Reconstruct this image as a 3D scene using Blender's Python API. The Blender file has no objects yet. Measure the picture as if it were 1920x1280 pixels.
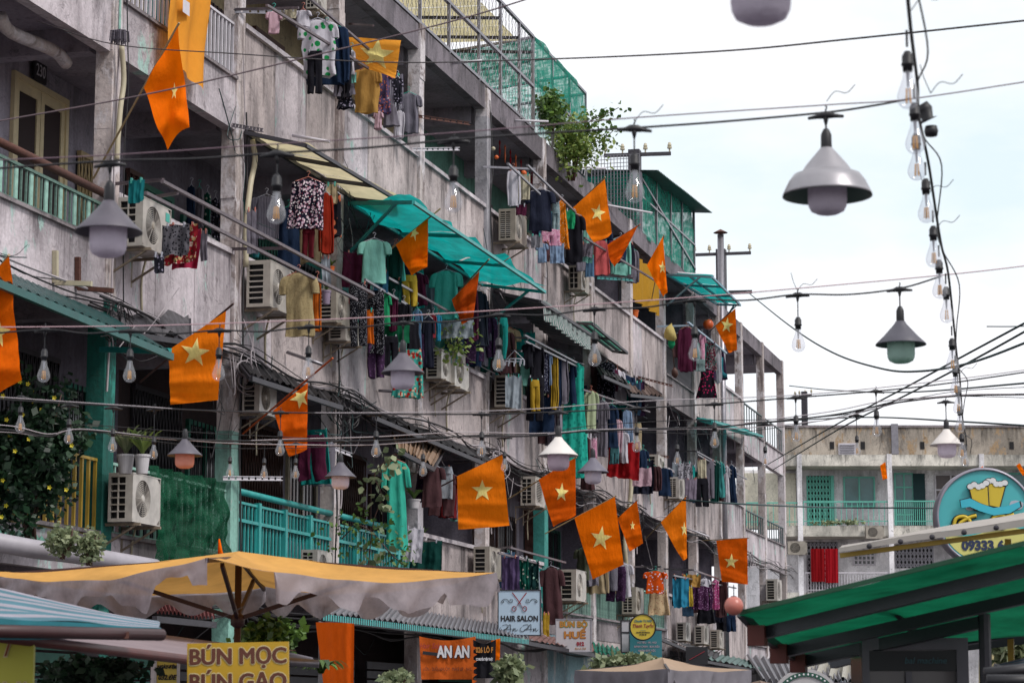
import bpy, math, random
from mathutils import Vector, Matrix, noise
random.seed(7)
# ---------------------------------------------------------------- camera
FPX=4533.0; CX,CY=960.0,640.0; ZC=1.6; W=10.8
sc=bpy.context.scene
PITCH=math.atan(700/FPX); YAW=math.atan(1220/math.hypot(FPX,700))
FW=Vector((-math.sin(YAW)*math.cos(PITCH),math.cos(YAW)*math.cos(PITCH),math.sin(PITCH)))
RT=Vector((math.cos(YAW),math.sin(YAW),0)); UPV=RT.cross(FW)
cam=bpy.data.cameras.new('camera'); camo=bpy.data.objects.new('camera',cam); sc.collection.objects.link(camo)
camo.location=(0,0,ZC); camo.rotation_euler=(math.pi/2+PITCH,0,YAW)
cam.sensor_width=36; cam.lens=FPX*36/1920; cam.clip_start=.1; cam.clip_end=2000
cam.dof.use_dof=True; cam.dof.focus_distance=38; cam.dof.aperture_fstop=9
sc.camera=camo
# ---------------------------------------------------------------- world and sun
SUN_EL,SUN_AZ=math.radians(50),math.radians(112)
w=bpy.data.worlds.new('World'); sc.world=w; w.use_nodes=True
nt=w.node_tree; nt.nodes.clear()
def wn(t): return nt.nodes.new(t)
sky=wn('ShaderNodeTexSky'); sky.sky_type='NISHITA'; sky.sun_disc=False; sky.sun_elevation=SUN_EL; sky.sun_rotation=SUN_AZ
b1=wn('ShaderNodeBackground'); b1.inputs[1].default_value=.1; nt.links.new(sky.outputs[0],b1.inputs[0])
b2=wn('ShaderNodeBackground'); b2.inputs[0].default_value=(.86,.865,.90,1); b2.inputs[1].default_value=.70
tc=wn('ShaderNodeTexCoord'); mp=wn('ShaderNodeMapping'); mp.inputs['Scale'].default_value=(1,1,2.6); mp.inputs['Location'].default_value=(.37,.2,.1)
nz=wn('ShaderNodeTexNoise'); nz.inputs['Scale'].default_value=3.6; nz.inputs['Detail'].default_value=7; nz.inputs['Roughness'].default_value=.55
rp=wn('ShaderNodeValToRGB'); rp.color_ramp.elements[0].position=.50; rp.color_ramp.elements[0].color=(.0,.0,.0,1); rp.color_ramp.elements[1].position=.70; rp.color_ramp.elements[1].color=(.8,.8,.8,1)
nt.links.new(tc.outputs['Generated'],mp.inputs[0]); nt.links.new(mp.outputs[0],nz.inputs[0]); nt.links.new(nz.outputs[0],rp.inputs[0])
b3=wn('ShaderNodeBackground'); b3.inputs[0].default_value=(.66,.79,.84,1); b3.inputs[1].default_value=.68
mxa=wn('ShaderNodeMixShader'); mxa.inputs[0].default_value=.88; nt.links.new(b1.outputs[0],mxa.inputs[1]); nt.links.new(b3.outputs[0],mxa.inputs[2])
mx=wn('ShaderNodeMixShader'); nt.links.new(rp.outputs[0],mx.inputs[0]); nt.links.new(b2.outputs[0],mx.inputs[1]); nt.links.new(mxa.outputs[0],mx.inputs[2])
ou=wn('ShaderNodeOutputWorld'); nt.links.new(mx.outputs[0],ou.inputs[0])
sl=bpy.data.lights.new('sun','SUN'); sl.energy=1.5; sl.angle=math.radians(14); sl.color=(1,.96,.9)
so=bpy.data.objects.new('sun',sl); sc.collection.objects.link(so)
# sun_rotation is clockwise from +Y seen from above; the lamp points the other way
so.rotation_euler=(math.pi/2-SUN_EL,0,math.pi-SUN_AZ)
vs=sc.view_settings; vs.view_transform='Standard'; vs.look='None'; vs.exposure=.85; vs.gamma=1; vs.use_curve_mapping=False
# ---------------------------------------------------------------- helpers
def ray(x,y): return RT*((x-CX)/FPX)+UPV*((CY-y)/FPX)+FW
CAM=Vector((0,0,ZC))
def fac(x,y,d=0.):
    r=ray(x,y); return CAM+r*((-W+d)/r.x)
def depf(x,y,d=0.):
    return (-W+d)/ray(x,y).x
def dep(x,y,t): return CAM+ray(x,y)*t
def onY(x,y,Y):
    r=ray(x,y); return CAM+r*(Y/r.y)
FH=Vector((-math.sin(YAW),math.cos(YAW),0))
def far(x,y,D):      # vertical plane facing the camera heading, D metres ahead
    r=ray(x,y); return CAM+r*(D/r.dot(FH))
def lin(h,k=1.):
    h=h.lstrip('#'); o=[]
    for i in (0,2,4):
        c=int(h[i:i+2],16)/255.; o.append((c/12.92 if c<=.04045 else ((c+.055)/1.055)**2.4)*k)
    return (*o,1.)
class MB:
    def __init__(s): s.v=[]; s.f=[]; s.m=[]; s.uv=None
    def add(s,vs,fs,m=0):
        b=len(s.v); s.v.extend(Vector(p) for p in vs); s.f.extend(tuple(b+i for i in f) for f in fs); s.m.extend([m]*len(fs)); return s
    def box(s,lo,hi,m=0,M=None):
        x0,y0,z0=lo; x1,y1,z1=hi
        vs=[Vector(p) for p in ((x0,y0,z0),(x1,y0,z0),(x1,y1,z0),(x0,y1,z0),(x0,y0,z1),(x1,y0,z1),(x1,y1,z1),(x0,y1,z1))]
        if M is not None: vs=[M@p for p in vs]
        return s.add(vs,[(0,3,2,1),(4,5,6,7),(0,1,5,4),(1,2,6,5),(2,3,7,6),(3,0,4,7)],m)
    def beam(s,a,b,w,h,m=0,up=(0,0,1)):
        a=Vector(a); b=Vector(b); d=(b-a); 
        if d.length<1e-6: return s
        d.normalize(); u=Vector(up); x=d.cross(u)
        if x.length<1e-3: x=d.cross(Vector((1,0,0)))
        x.normalize(); u=x.cross(d); x*=w/2; u*=h/2
        vs=[a-x-u,a+x-u,a+x+u,a-x+u,b-x-u,b+x-u,b+x+u,b-x+u]
        return s.add(vs,[(0,1,2,3),(7,6,5,4),(4,5,1,0),(5,6,2,1),(6,7,3,2),(7,4,0,3)],m)
    def tube(s,pts,r,n=6,m=0,caps=True):
        pts=[Vector(p) for p in pts]; N=len(pts); b=len(s.v); R=r if isinstance(r,(list,tuple)) else [r]*N
        pu=None
        for i,p in enumerate(pts):
            t=(pts[min(i+1,N-1)]-pts[max(i-1,0)])
            if t.length<1e-9: t=Vector((0,0,1))
            t.normalize()
            if pu is None:
                pu=t.cross(Vector((0,0,1)))
                if pu.length<.05: pu=t.cross(Vector((1,0,0)))
            else: pu=pu-t*pu.dot(t)
            pu.normalize(); q=t.cross(pu)
            for k in range(n):
                a=2*math.pi*k/n; s.v.append(p+(pu*math.cos(a)+q*math.sin(a))*R[i])
        for i in range(N-1):
            for k in range(n):
                s.f.append((b+i*n+k,b+i*n+(k+1)%n,b+(i+1)*n+(k+1)%n,b+(i+1)*n+k)); s.m.append(m)
        if caps:
            s.f.append(tuple(b+k for k in range(n))[::-1]); s.f.append(tuple(b+(N-1)*n+k for k in range(n))); s.m+= [m,m]
        return s
    def lathe(s,prof,n=24,m=0,M=None,axis='z'):
        b=len(s.v)
        for r,z in prof:
            for k in range(n):
                a=2*math.pi*k/n
                p=Vector((r*math.cos(a),r*math.sin(a),z)) if axis=='z' else Vector((z,r*math.cos(a),r*math.sin(a)))
                s.v.append(M@p if M is not None else p)
        for i in range(len(prof)-1):
            for k in range(n):
                s.f.append((b+i*n+k,b+i*n+(k+1)%n,b+(i+1)*n+(k+1)%n,b+(i+1)*n+k)); s.m.append(m)
        return s
    def grid(s,fn,nu,nv,m=0,uv=False):
        b=len(s.v)
        for j in range(nv+1):
            for i in range(nu+1): s.v.append(Vector(fn(i/nu,j/nv)))
        for j in range(nv):
            for i in range(nu):
                a=b+j*(nu+1)+i; s.f.append((a,a+1,a+nu+2,a+nu+1)); s.m.append(m)
        if uv: s.uv=(nu,nv)
        return s
    def poly(s,pts,th,nrm,m=0):     # extruded polygon: pts 3D, thickness th along nrm
        n=len(pts); nr=Vector(nrm)*th; P=[Vector(p) for p in pts]
        s.add(P+[p+nr for p in P],[tuple(range(n))[::-1],tuple(range(n,2*n))]+[(i,(i+1)%n,n+(i+1)%n,n+i) for i in range(n)],m)
        return s
    def mesh(s,name,mats,org=None,smooth=False):
        me=bpy.data.meshes.new(name)
        o=Vector(org) if org is not None else Vector((0,0,0))
        me.from_pydata([tuple(p-o) for p in s.v],[],s.f)
        for q in (mats if isinstance(mats,(list,tuple)) else [mats]): me.materials.append(q)
        me.polygons.foreach_set('material_index',s.m)
        if smooth: me.polygons.foreach_set('use_smooth',[True]*len(s.f))
        if s.uv:
            nu,nv=s.uv; ul=me.uv_layers.new(name='UVMap')
            for p in me.polygons:
                for li,vi in zip(p.loop_indices,p.vertices): ul.data[li].uv=((vi%(nu+1))/nu,(vi//(nu+1))/nv)
        me.update(); return me
    def build(s,name,mats,parent=None,smooth=False,local=False,kind=None,label=None):
        org=None
        if parent is not None and not local:
            org=parent.matrix_world.translation if parent.parent is None else wloc(parent)
        o=bpy.data.objects.new(name,s.mesh(name,mats,org,smooth)); sc.collection.objects.link(o)
        if parent is not None: o.parent=parent
        if kind: o['kind']=kind
        if label: o['label']=label
        return o
def wloc(o):
    v=Vector((0,0,0))
    while o: v+=o.location; o=o.parent
    return v
def ob(name,me,parent=None,loc=None,rot=None,label=None):
    o=bpy.data.objects.new(name,me); sc.collection.objects.link(o)
    if parent: o.parent=parent
    if loc is not None: o.location=loc
    if rot is not None: o.rotation_euler=rot
    if label: o['label']=label
    return o
def tag(o,label,cat,group=None):
    o['label']=label; o['category']=cat
    if group: o['group']=group
    return o
def thing(name,label,cat,loc=(0,0,0),rz=0.,group=None):
    o=bpy.data.objects.new(name,None); sc.collection.objects.link(o); o.location=loc; o.rotation_euler=(0,0,rz); o.empty_display_size=.2
    bpyl.append(o); o.matrix_world=Matrix.Translation(Vector(loc))@Matrix.Rotation(rz,4,'Z')
    return tag(o,label,cat,group)
bpyl=[]
def single(mb,name,mats,label,cat,loc=None,group=None,smooth=False):
    loc=Vector(loc) if loc is not None else (sum((v for v in mb.v),Vector())/max(1,len(mb.v)))
    o=bpy.data.objects.new(name,mb.mesh(name,mats,loc,smooth)); sc.collection.objects.link(o); o.location=loc
    return tag(o,label,cat,group)
def copy_tree(o,parent=None):
    c=o.copy(); sc.collection.objects.link(c)
    if parent is not None: c.parent=parent
    for ch in [x for x in kids.get(o.name,[])]:
        copy_tree(ch,c)
    return c
kids={}
def reg(root):
    for o in bpy.data.objects:
        if o.parent is not None: kids.setdefault(o.parent.name,[]); 
        if o.parent is not None and o not in kids[o.parent.name]: kids[o.parent.name].append(o)
def spline(pts,n=8):
    pts=[Vector(p) for p in pts]
    if len(pts)<3: 
        return [pts[0].lerp(pts[1],i/n) for i in range(n+1)]
    P=[pts[0]*2-pts[1]]+pts+[pts[-1]*2-pts[-2]]; out=[]
    for i in range(1,len(P)-2):
        a,b,c,d=P[i-1:i+3]
        for k in range(n):
            t=k/n; out.append(.5*((2*b)+(c-a)*t+(2*a-5*b+4*c-d)*t*t+(3*b-a-3*c+d)*t**3))
    out.append(pts[-1]); return out
def sag(a,b,s,n=12):
    a=Vector(a); b=Vector(b)
    return [a.lerp(b,i/n)-Vector((0,0,4*s*(i/n)*(1-i/n))) for i in range(n+1)]
# ---------------------------------------------------------------- materials
MC={}
class NT:
    def __init__(s,name):
        s.m=bpy.data.materials.new(name); s.m.use_nodes=True; s.t=s.m.node_tree; s.p=s.t.nodes['Principled BSDF']; s.o=s.t.nodes['Material Output']
    def n(s,t,**k):
        q=s.t.nodes.new(t)
        for a,b in k.items():
            if a in q.inputs.keys(): q.inputs[a].default_value=b
            else: setattr(q,a,b)
        return q
    def l(s,a,b): s.t.links.new(a,b)
    def ramp(s,fac,els,interp='LINEAR'):
        r=s.n('ShaderNodeValToRGB'); cr=r.color_ramp; cr.interpolation=interp
        while len(cr.elements)<len(els): cr.elements.new(.5)
        for e,(p,c) in zip(cr.elements,els): e.position=p; e.color=c if len(c)==4 else (*c,1)
        s.l(fac,r.inputs[0]); return r.outputs[0]
    def mix(s,f,a,b,mode='MIX'):
        q=s.n('ShaderNodeMix'); q.data_type='RGBA'; q.blend_type=mode
        for i,v in ((0,f),(6,a),(7,b)):
            if isinstance(v,(int,float)): q.inputs[i].default_value=v
            elif isinstance(v,tuple): q.inputs[i].default_value=v
            else: s.l(v,q.inputs[i])
        return q.outputs[2]
    def pos(s,scale=(1,1,1),obj=False,loc=(0,0,0)):
        if obj: g=s.n('ShaderNodeTexCoord').outputs['Object']
        else: g=s.n('ShaderNodeNewGeometry').outputs['Position']
        mp=s.n('ShaderNodeMapping'); mp.inputs['Scale'].default_value=scale; mp.inputs['Location'].default_value=loc; s.l(g,mp.inputs[0]); return mp.outputs[0]
    def noise(s,vec,sc_,det=4,ro=.55,dist=0):
        q=s.n('ShaderNodeTexNoise'); q.inputs['Scale'].default_value=sc_; q.inputs['Detail'].default_value=det; q.inputs['Roughness'].default_value=ro; q.inputs['Distortion'].default_value=dist
        s.l(vec,q.inputs['Vector']); return q.outputs['Fac']
    def bump(s,h,st,dist=.02):
        q=s.n('ShaderNodeBump'); q.inputs['Strength'].default_value=st; q.inputs['Distance'].default_value=dist; s.l(h,q.inputs['Height']); s.l(q.outputs[0],s.p.inputs['Normal'])
BLK=(0,0,0,1); WHT=(1,1,1,1)
def concrete(name,base,stain='2a2426',patch=None,amt=.5,mold=.62,patch_th=.55):
    if name in MC: return MC[name]
    N=NT(name); base=lin(base); st=lin(stain)
    n1=N.noise(N.pos(),.55,6,.65); n2=N.noise(N.pos((1.9,1.9,.6)),.9,8,.68,.5); n3=N.noise(N.pos(),22,4,.6); n4=N.noise(N.pos((1.5,1.5,.8),loc=(3,7,1)),1.7,6,.7,.3)
    c=N.mix(N.ramp(n1,[(.35,BLK),(.65,WHT)]),tuple(x*.6 for x in base[:3])+(1,),tuple(min(1,x*1.15) for x in base[:3])+(1,))
    c=N.mix(N.ramp(n2,[(.50,BLK),(.74,(amt,amt,amt,1))]),c,st)
    # drips running down from the top edge of each piece
    gz=N.n('ShaderNodeTexCoord'); sp=N.n('ShaderNodeSeparateXYZ'); N.l(gz.outputs['Generated'],sp.inputs[0])
    n6=N.noise(N.pos((1,1,.10),loc=(4,1,0)),3.0,7,.72,.3); ad=N.n('ShaderNodeMath'); ad.operation='MULTIPLY_ADD'; N.l(sp.outputs[2],ad.inputs[0]); ad.inputs[1].default_value=.22; N.l(n6,ad.inputs[2])
    c=N.mix(N.ramp(ad.outputs[0],[(.66,BLK),(.86,(min(1,amt*1.1),)*3)]),c,tuple(x*.6 for x in st[:3])+(1,))
    n7=N.noise(N.pos((2,2,.35),loc=(8,3,2)),2.0,7,.75,.4); c=N.mix(N.ramp(n7,[(.60,BLK),(.80,(amt*.7,)*3)]),c,lin('5a3524'))
    if patch:
        c=N.mix(N.ramp(n4,[(patch_th,BLK),(patch_th+.06,WHT)]),c,lin(patch))
    n5=N.noise(N.pos((2.2,2.2,1.1),loc=(11,2,5)),1.3,8,.75)
    c=N.mix(N.ramp(n5,[(mold,BLK),(mold+.12,(.8,.8,.8,1))]),c,(.02,.018,.02,1))
    c=N.mix(N.ramp(n3,[(.3,(.82,.82,.82,1)),(.7,(1.08,1.08,1.08,1))]),c,c) if False else N.mix(1.,c,N.ramp(n3,[(.3,(.8,.8,.8,1)),(.7,(1.06,1.06,1.06,1))]),'MULTIPLY')
    n8=N.noise(N.pos((1,1,1),loc=(5,9,2)),.9,6,.6,.6); c=N.mix(N.ramp(n8,[(.494,BLK),(.5,(.4,.4,.4,1)),(.506,BLK)]),c,(.03,.025,.03,1))
    n9=N.noise(N.pos(loc=(2,2,8)),6,3,.5); c=N.mix(N.ramp(n9,[(.64,BLK),(.72,(.45,.45,.45,1))]),c,st)
    N.l(c,N.p.inputs['Base Color']); N.p.inputs['Roughness'].default_value=.9; N.bump(n3,.35,.02)
    MC[name]=N.m; return N.m
def plain(name,col,rough=.6,metal=0,dirt=.25,k=1.,bump=0,spec=None,sc_=6,trans=0,vary=False):
    if name in MC: return MC[name]
    N=NT(name); c=lin(col,k)
    n=N.noise(N.pos(obj=True,loc=(1,2,3)),sc_,6,.65)
    cc=N.mix(N.ramp(n,[(.35,WHT),(.75,BLK)]),tuple(x*(1-dirt) for x in c[:3])+(1,),c)
    if vary:
        oi=N.n('ShaderNodeObjectInfo'); cc=N.mix(1.,cc,N.ramp(oi.outputs['Random'],[(0,(.62,.58,.5,1)),(.5,(.9,.88,.86,1)),(1,(1,1,1,1))]),'MULTIPLY')
    N.l(cc,N.p.inputs['Base Color']); N.p.inputs['Roughness'].default_value=rough; N.p.inputs['Metallic'].default_value=metal
    if spec is not None: N.p.inputs['Specular IOR Level'].default_value=spec
    if bump: N.bump(n,bump)
    MC[name]=N.m; return N.m
def translucent(N,col_out,amt):
    tr=N.n('ShaderNodeBsdfTranslucent'); N.l(col_out,tr.inputs[0]) if not isinstance(col_out,tuple) else setattr(tr.inputs[0],'default_value',col_out)
    ms=N.n('ShaderNodeMixShader'); ms.inputs[0].default_value=amt; N.l(N.p.outputs[0],ms.inputs[1]); N.l(tr.outputs[0],ms.inputs[2]); N.l(ms.outputs[0],N.o.inputs[0]); return ms
def cloth(name,col,k=1.,tr=.2,pat=None,dirt=.15):
    """pat: None | ('dots',c,scale,th) | ('stripes',c,scale,axis) | ('check',c,scale) | ('flowers',[cols],scale)"""
    if name in MC: return MC[name]
    N=NT(name); c=lin(col,k)
    n=N.noise(N.pos(obj=True),9,5,.6)
    cc=N.mix(N.ramp(n,[(.3,WHT),(.75,BLK)]),tuple(x*(1-dirt) for x in c[:3])+(1,),c)
    if pat:
        if pat[0]=='dots':
            v=N.n('ShaderNodeTexVoronoi'); v.inputs['Scale'].default_value=pat[2]; N.l(N.pos(obj=True),v.inputs['Vector'])
            cc=N.mix(N.ramp(v.outputs['Distance'],[(pat[3],WHT),(pat[3]+.05,BLK)]),cc,lin(pat[1]))
        if pat[0]=='stripes':
            wv=N.n('ShaderNodeTexWave'); wv.bands_direction=pat[3]; wv.inputs['Scale'].default_value=pat[2]; wv.inputs['Distortion'].default_value=.6; wv.inputs['Detail'].default_value=0; N.l(N.pos(obj=True),wv.inputs['Vector'])
            cc=N.mix(N.ramp(wv.outputs['Fac'],[(.48,BLK),(.54,WHT)]),cc,lin(pat[1]))
        if pat[0]=='check':
            for ax in 'XZ':
                wv=N.n('ShaderNodeTexWave'); wv.bands_direction=ax; wv.inputs['Scale'].default_value=pat[2]; N.l(N.pos(obj=True),wv.inputs['Vector'])
                cc=N.mix(N.ramp(wv.outputs['Fac'],[(.55,BLK),(.62,(.6,.6,.6,1))]),cc,lin(pat[1]))
        if pat[0]=='flowers':
            for i,fc in enumerate(pat[1]):
                v=N.n('ShaderNodeTexVoronoi'); v.inputs['Scale'].default_value=pat[2]*(1+.23*i); N.l(N.noisewarp(i),v.inputs['Vector']) if False else N.l(N.pos(obj=True,loc=(i*3.3,i*1.7,i)),v.inputs['Vector'])
                th=.36-.07*i
                cc=N.mix(N.ramp(v.outputs['Distance'],[(th,WHT),(th+.05,BLK)]),cc,lin(fc))
    N.l(cc,N.p.inputs['Base Color']); N.p.inputs['Roughness'].default_value=.9; N.p.inputs['Specular IOR Level'].default_value=.15
    N.bump(N.noise(N.pos((6,6,2),obj=True),3,4,.6),.35,.05)
    if tr: translucent(N,cc,tr)
    MC[name]=N.m; return N.m
def sheetmat(name,col,k=1.,alpha=.9,tr=.45,weave=0,dirt=.3):      # shade net / tarpaulin
    if name in MC: return MC[name]
    N=NT(name); c=lin(col,k); n=N.noise(N.pos(),3,6,.65)
    cc=N.mix(N.ramp(n,[(.35,WHT),(.7,BLK)]),tuple(x*(1-dirt) for x in c[:3])+(1,),c)
    N.l(cc,N.p.inputs['Base Color']); N.p.inputs['Roughness'].default_value=.7; N.p.inputs['Specular IOR Level'].default_value=.2
    ms=translucent(N,cc,tr); tp=N.n('ShaderNodeBsdfTransparent'); m2=N.n('ShaderNodeMixShader')
    if weave:
        n2=N.noise(N.pos((1,1,1)),weave,2,.5); f=N.ramp(n2,[(.4,(alpha-.25,)*3),(.6,(min(1,alpha+.2),)*3)]); N.l(f,m2.inputs[0])
    else: m2.inputs[0].default_value=alpha
    N.l(tp.outputs[0],m2.inputs[1]); N.l(ms.outputs[0],m2.inputs[2]); N.l(m2.outputs[0],N.o.inputs[0])
    MC[name]=N.m; return N.m
def thinglass(name,tint=(.9,.92,.95,1)):
    if name in MC: return MC[name]
    N=NT(name); tp=N.n('ShaderNodeBsdfTransparent'); tp.inputs[0].default_value=tint; g=N.n('ShaderNodeBsdfGlossy'); g.inputs['Roughness'].default_value=.03
    fr=N.n('ShaderNodeLayerWeight'); fr.inputs['Blend'].default_value=.32; r=N.ramp(fr.outputs['Facing'],[(.0,(.06,)*3),(.7,(.16,)*3),(.97,(.5,)*3)])
    ms=N.n('ShaderNodeMixShader'); N.l(r,ms.inputs[0]); N.l(tp.outputs[0],ms.inputs[1]); N.l(g.outputs[0],ms.inputs[2])
    # glass walls seen edge-on darken what is behind them
    d=N.n('ShaderNodeBsdfTransparent'); r2=N.ramp(fr.outputs['Facing'],[(.5,(.93,.93,.95,1)),(.8,(.6,.6,.66,1)),(1.,(.12,.12,.16,1))]); N.l(r2,tp.inputs[0])
    df=N.n('ShaderNodeBsdfDiffuse'); df.inputs[0].default_value=(.8,.8,.85,1); m3=N.n('ShaderNodeMixShader'); m3.inputs[0].default_value=.07; N.l(ms.outputs[0],m3.inputs[1]); N.l(df.outputs[0],m3.inputs[2])
    N.l(m3.outputs[0],N.o.inputs[0]); MC[name]=N.m; return N.m
def leafmat(name,c1,c2,k=1.):
    if name in MC: return MC[name]
    N=NT(name); g=N.n('ShaderNodeNewGeometry'); r=N.n('ShaderNodeValToRGB'); N.l(g.outputs['Random Per Island'],r.inputs[0])
    r.color_ramp.elements[0].color=lin(c1,k); r.color_ramp.elements[1].color=lin(c2,k)
    N.l(r.outputs[0],N.p.inputs['Base Color']); N.p.inputs['Roughness'].default_value=.5; translucent(N,r.outputs[0],.3); MC[name]=N.m; return N.m
# ---------------------------------------------------------------- shared materials
WALL=concrete('wall render','bdb0b0','2e282c',amt=.8,mold=.65)
WALL2=concrete('peeling render','c6bcc2','4a3f45',patch='9dbab4',patch_th=.58,amt=.7,mold=.62)
PILL=concrete('pillar render','c4b8b6','4a3030',patch='c9c2c6',patch_th=.5,amt=.85,mold=.6)
SLAB=concrete('slab render','8f868a','1c181b',amt=.8,mold=.56)
SOFF=concrete('soffit paint','9a939e','55504f',amt=.3,mold=.75)
ROOFC=concrete('roof beam render','7a727a','18151a',amt=.8,mold=.56)
COP=concrete('coping render','c8c0c6','5a4a50',amt=.6,mold=.72)
def inner(name,c,amt=.4): return concrete(name,c,'2a2530',amt=amt,mold=.8)
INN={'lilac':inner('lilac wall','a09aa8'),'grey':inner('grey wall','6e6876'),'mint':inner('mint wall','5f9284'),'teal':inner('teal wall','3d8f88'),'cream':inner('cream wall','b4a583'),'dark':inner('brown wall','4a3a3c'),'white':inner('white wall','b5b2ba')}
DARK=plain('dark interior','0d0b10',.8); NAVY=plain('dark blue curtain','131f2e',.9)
TEAL=plain('teal paint','2f9a98',.45,dirt=.35); TEALP=concrete('teal pillar paint','12685e','0c2a28',patch='2c8378',amt=.6,mold=.7,patch_th=.6)
MINTP=concrete('mint pillar paint','88b8ac','4a4a4a',patch='a39c9c',patch_th=.6,amt=.5,mold=.7)
GREENT=plain('green paint','1d6b5a',.5,dirt=.4); MINT=plain('mint paint','8fb9ac',.5,dirt=.4,sc_=14); WHITEP=plain('white paint','c9c4cc',.5,dirt=.3)
CREAM=plain('cream paint','b5ab92',.5,dirt=.3); RUST=plain('rusty iron','59342a',.8,dirt=.5,sc_=20); STEEL=plain('galvanised steel','8b888f',.4,.7,dirt=.35,sc_=12)
STEELD=plain('dark steel','3b383f',.5,.4,dirt=.4); BLACK=plain('black rubber','15131a',.55); BLACKW=plain('black cable','1a171c',.6); WIREW=plain('pale cable','a69da2',.6); WIREG=plain('dark green cable','1e3a3c',.6)
WOOD=plain('brown wood','4a2c24',.6,dirt=.4,sc_=15); YELM=plain('yellow paint','a8892c',.5,dirt=.35); GLASSD=plain('dark window glass','10141a',.12,spec=.6); ACW=plain('white enamel','b9b3ad',.4,dirt=.45,sc_=5,vary=True); ACD=plain('dark grille recess','1b1a1f',.7)
POT=plain('white flower pot','bdb9bd',.5); TERRA=plain('orange plastic','c65a14',.5); BLUEP=plain('teal plastic','1b8a94',.4)
LEAF=leafmat('mid green leaf','2f4a26','6b8a3c'); LEAFD=leafmat('dark green leaf','10221a','2d4a30'); LEAFL=leafmat('light leaf','5d7a3a','9aa85a'); LEAFG=leafmat('grey green leaf','5c6b4c','99a07c'); FLOW=plain('yellow petal','c9b92a',.6,dirt=.1); FLOWO=plain('orange petal','c4561a',.6,dirt=.1)
# ---------------------------------------------------------------- ground, street
g=MB(); g.box((-900,-300,-.2),(900,1500,0)); o=single(g,'ground',concrete('ground dust','6b655f','3a3532',amt=.3),'','',(0,0,0)); 
def struct(o):
    for k in ('label','category','group'):
        if k in o: del o[k]
    o['kind']='structure'; return o
struct(o)
g=MB(); g.box((-8.2,-60,0),(6,92,.004)); struct(single(g,'street',concrete('asphalt','46444a','202022',amt=.3),'','',(0,0,0)))
g=MB(); g.box((-10.8,-20,0),(-8.2,75,.13)); struct(single(g,'pavement',concrete('pavement slabs','80797a','3a3532',amt=.4),'','',(0,0,0)))
# ---------------------------------------------------------------- long apartment block
PY=[19.9+3.77*k for k in range(15)]; PY=[19.85,23.66,27.35,31.15,35.0,38.87,42.83,46.8,50.5,54.17,57.9,61.4,65.0,68.7,72.5]
NB=14                                  # bay i lies between PY[i] and PY[i+1]; px 0..200 is bay 0
WT=[4.33,7.21,10.15]; FL=[z-.97 for z in WT]; RB,RTOP=11.8,12.23
X0=-W
bld=thing('apartment_building','long four storey grey concrete apartment block with open balconies, laundry and rooftop cages','building',(X0-3,46,0))
def B(name,mb,m,parent=None,**k): return mb.build(name,m,parent or bld,**k)
RND=random.Random(3)
# pillars
for i,y in enumerate(PY):
    m=MB(); top=RTOP+.02 if i not in (5,) else RTOP-.03
    x1=X0+.045; x0=X0-.15
    # slightly uneven post
    n=14
    for j in range(n):
        z0=j*top/n; z1=(j+1)*top/n; e=RND.uniform(-.008,.008)
        m.box((x0,y-.125+e,z0),(x1+e,y+.125+e,z1-.002))
    mats=PILL
    B('pillar',m,mats)
# painted lengths of pillar
def pill_paint(i,z0,z1,mat):
    m=MB(); y=PY[i]; m.box((X0-.155,y-.138,z0),(X0+.056,y+.138,z1)); B('pillar_paint',m,mat)
pill_paint(1,1.5,6.0,TEALP); pill_paint(2,2.2,5.0,MINTP)
pill_paint(5,9.25,11.7,INN['white']); pill_paint(4,3.3,4.9,INN['white']); pill_paint(6,3.3,5.9,INN['teal'])
# slabs, soffit beams
for f,z in enumerate(FL):
    for i in range(NB):
        y0,y1=PY[i],PY[i+1]; m=MB()
        m.box((X0-(1.9 if i<11 else 6),y0+.001,z-.14),(X0-.01,y1-.001,z)); B('floor_slab',m,SOFF if f!=0 else SLAB)
        m=MB(); m.box((X0-1.7,y0-.1,z-.42),(X0-.24,y0+.1,z-.142)); B('soffit_beam',m,SOFF)
m=MB()
for i in range(NB):
    y0,y1=PY[i],PY[i+1]; m=MB(); m.box((X0-(8 if i<11 else 6.2),y0+.001,RB+.1),(X0-.16,y1-.001,RB+.22)); B('roof_slab',m,SOFF)
    m=MB(); m.box((X0-.15,y0+.131,RB+.03),(X0+.02,y1-.131,RTOP)); B('roof_beam',m,ROOFC)
    m=MB(); m.box((X0-1.9,y0-.1,RB-.2),(X0-.24,y0+.1,RB+.098)); B('soffit_beam',m,SOFF)
# main body behind the corridors
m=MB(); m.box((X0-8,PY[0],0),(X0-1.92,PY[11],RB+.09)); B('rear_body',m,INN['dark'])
m=MB(); m.box((X0-6.2,PY[11]+.02,0),(X0-6,PY[14],FL[0]+.5)); B('rear_parapet',m,WALL)
m=MB(); m.box((X0-6.2,PY[11]+.02,FL[0]+1.0),(X0-6,PY[12],WT[1])); B('rear_wall',m,SLAB)
m=MB(); m.box((X0-6.1,PY[14]-.2,0),(X0-5.9,PY[14]+.1,RTOP)); B('pillar',m,PILL)
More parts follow.
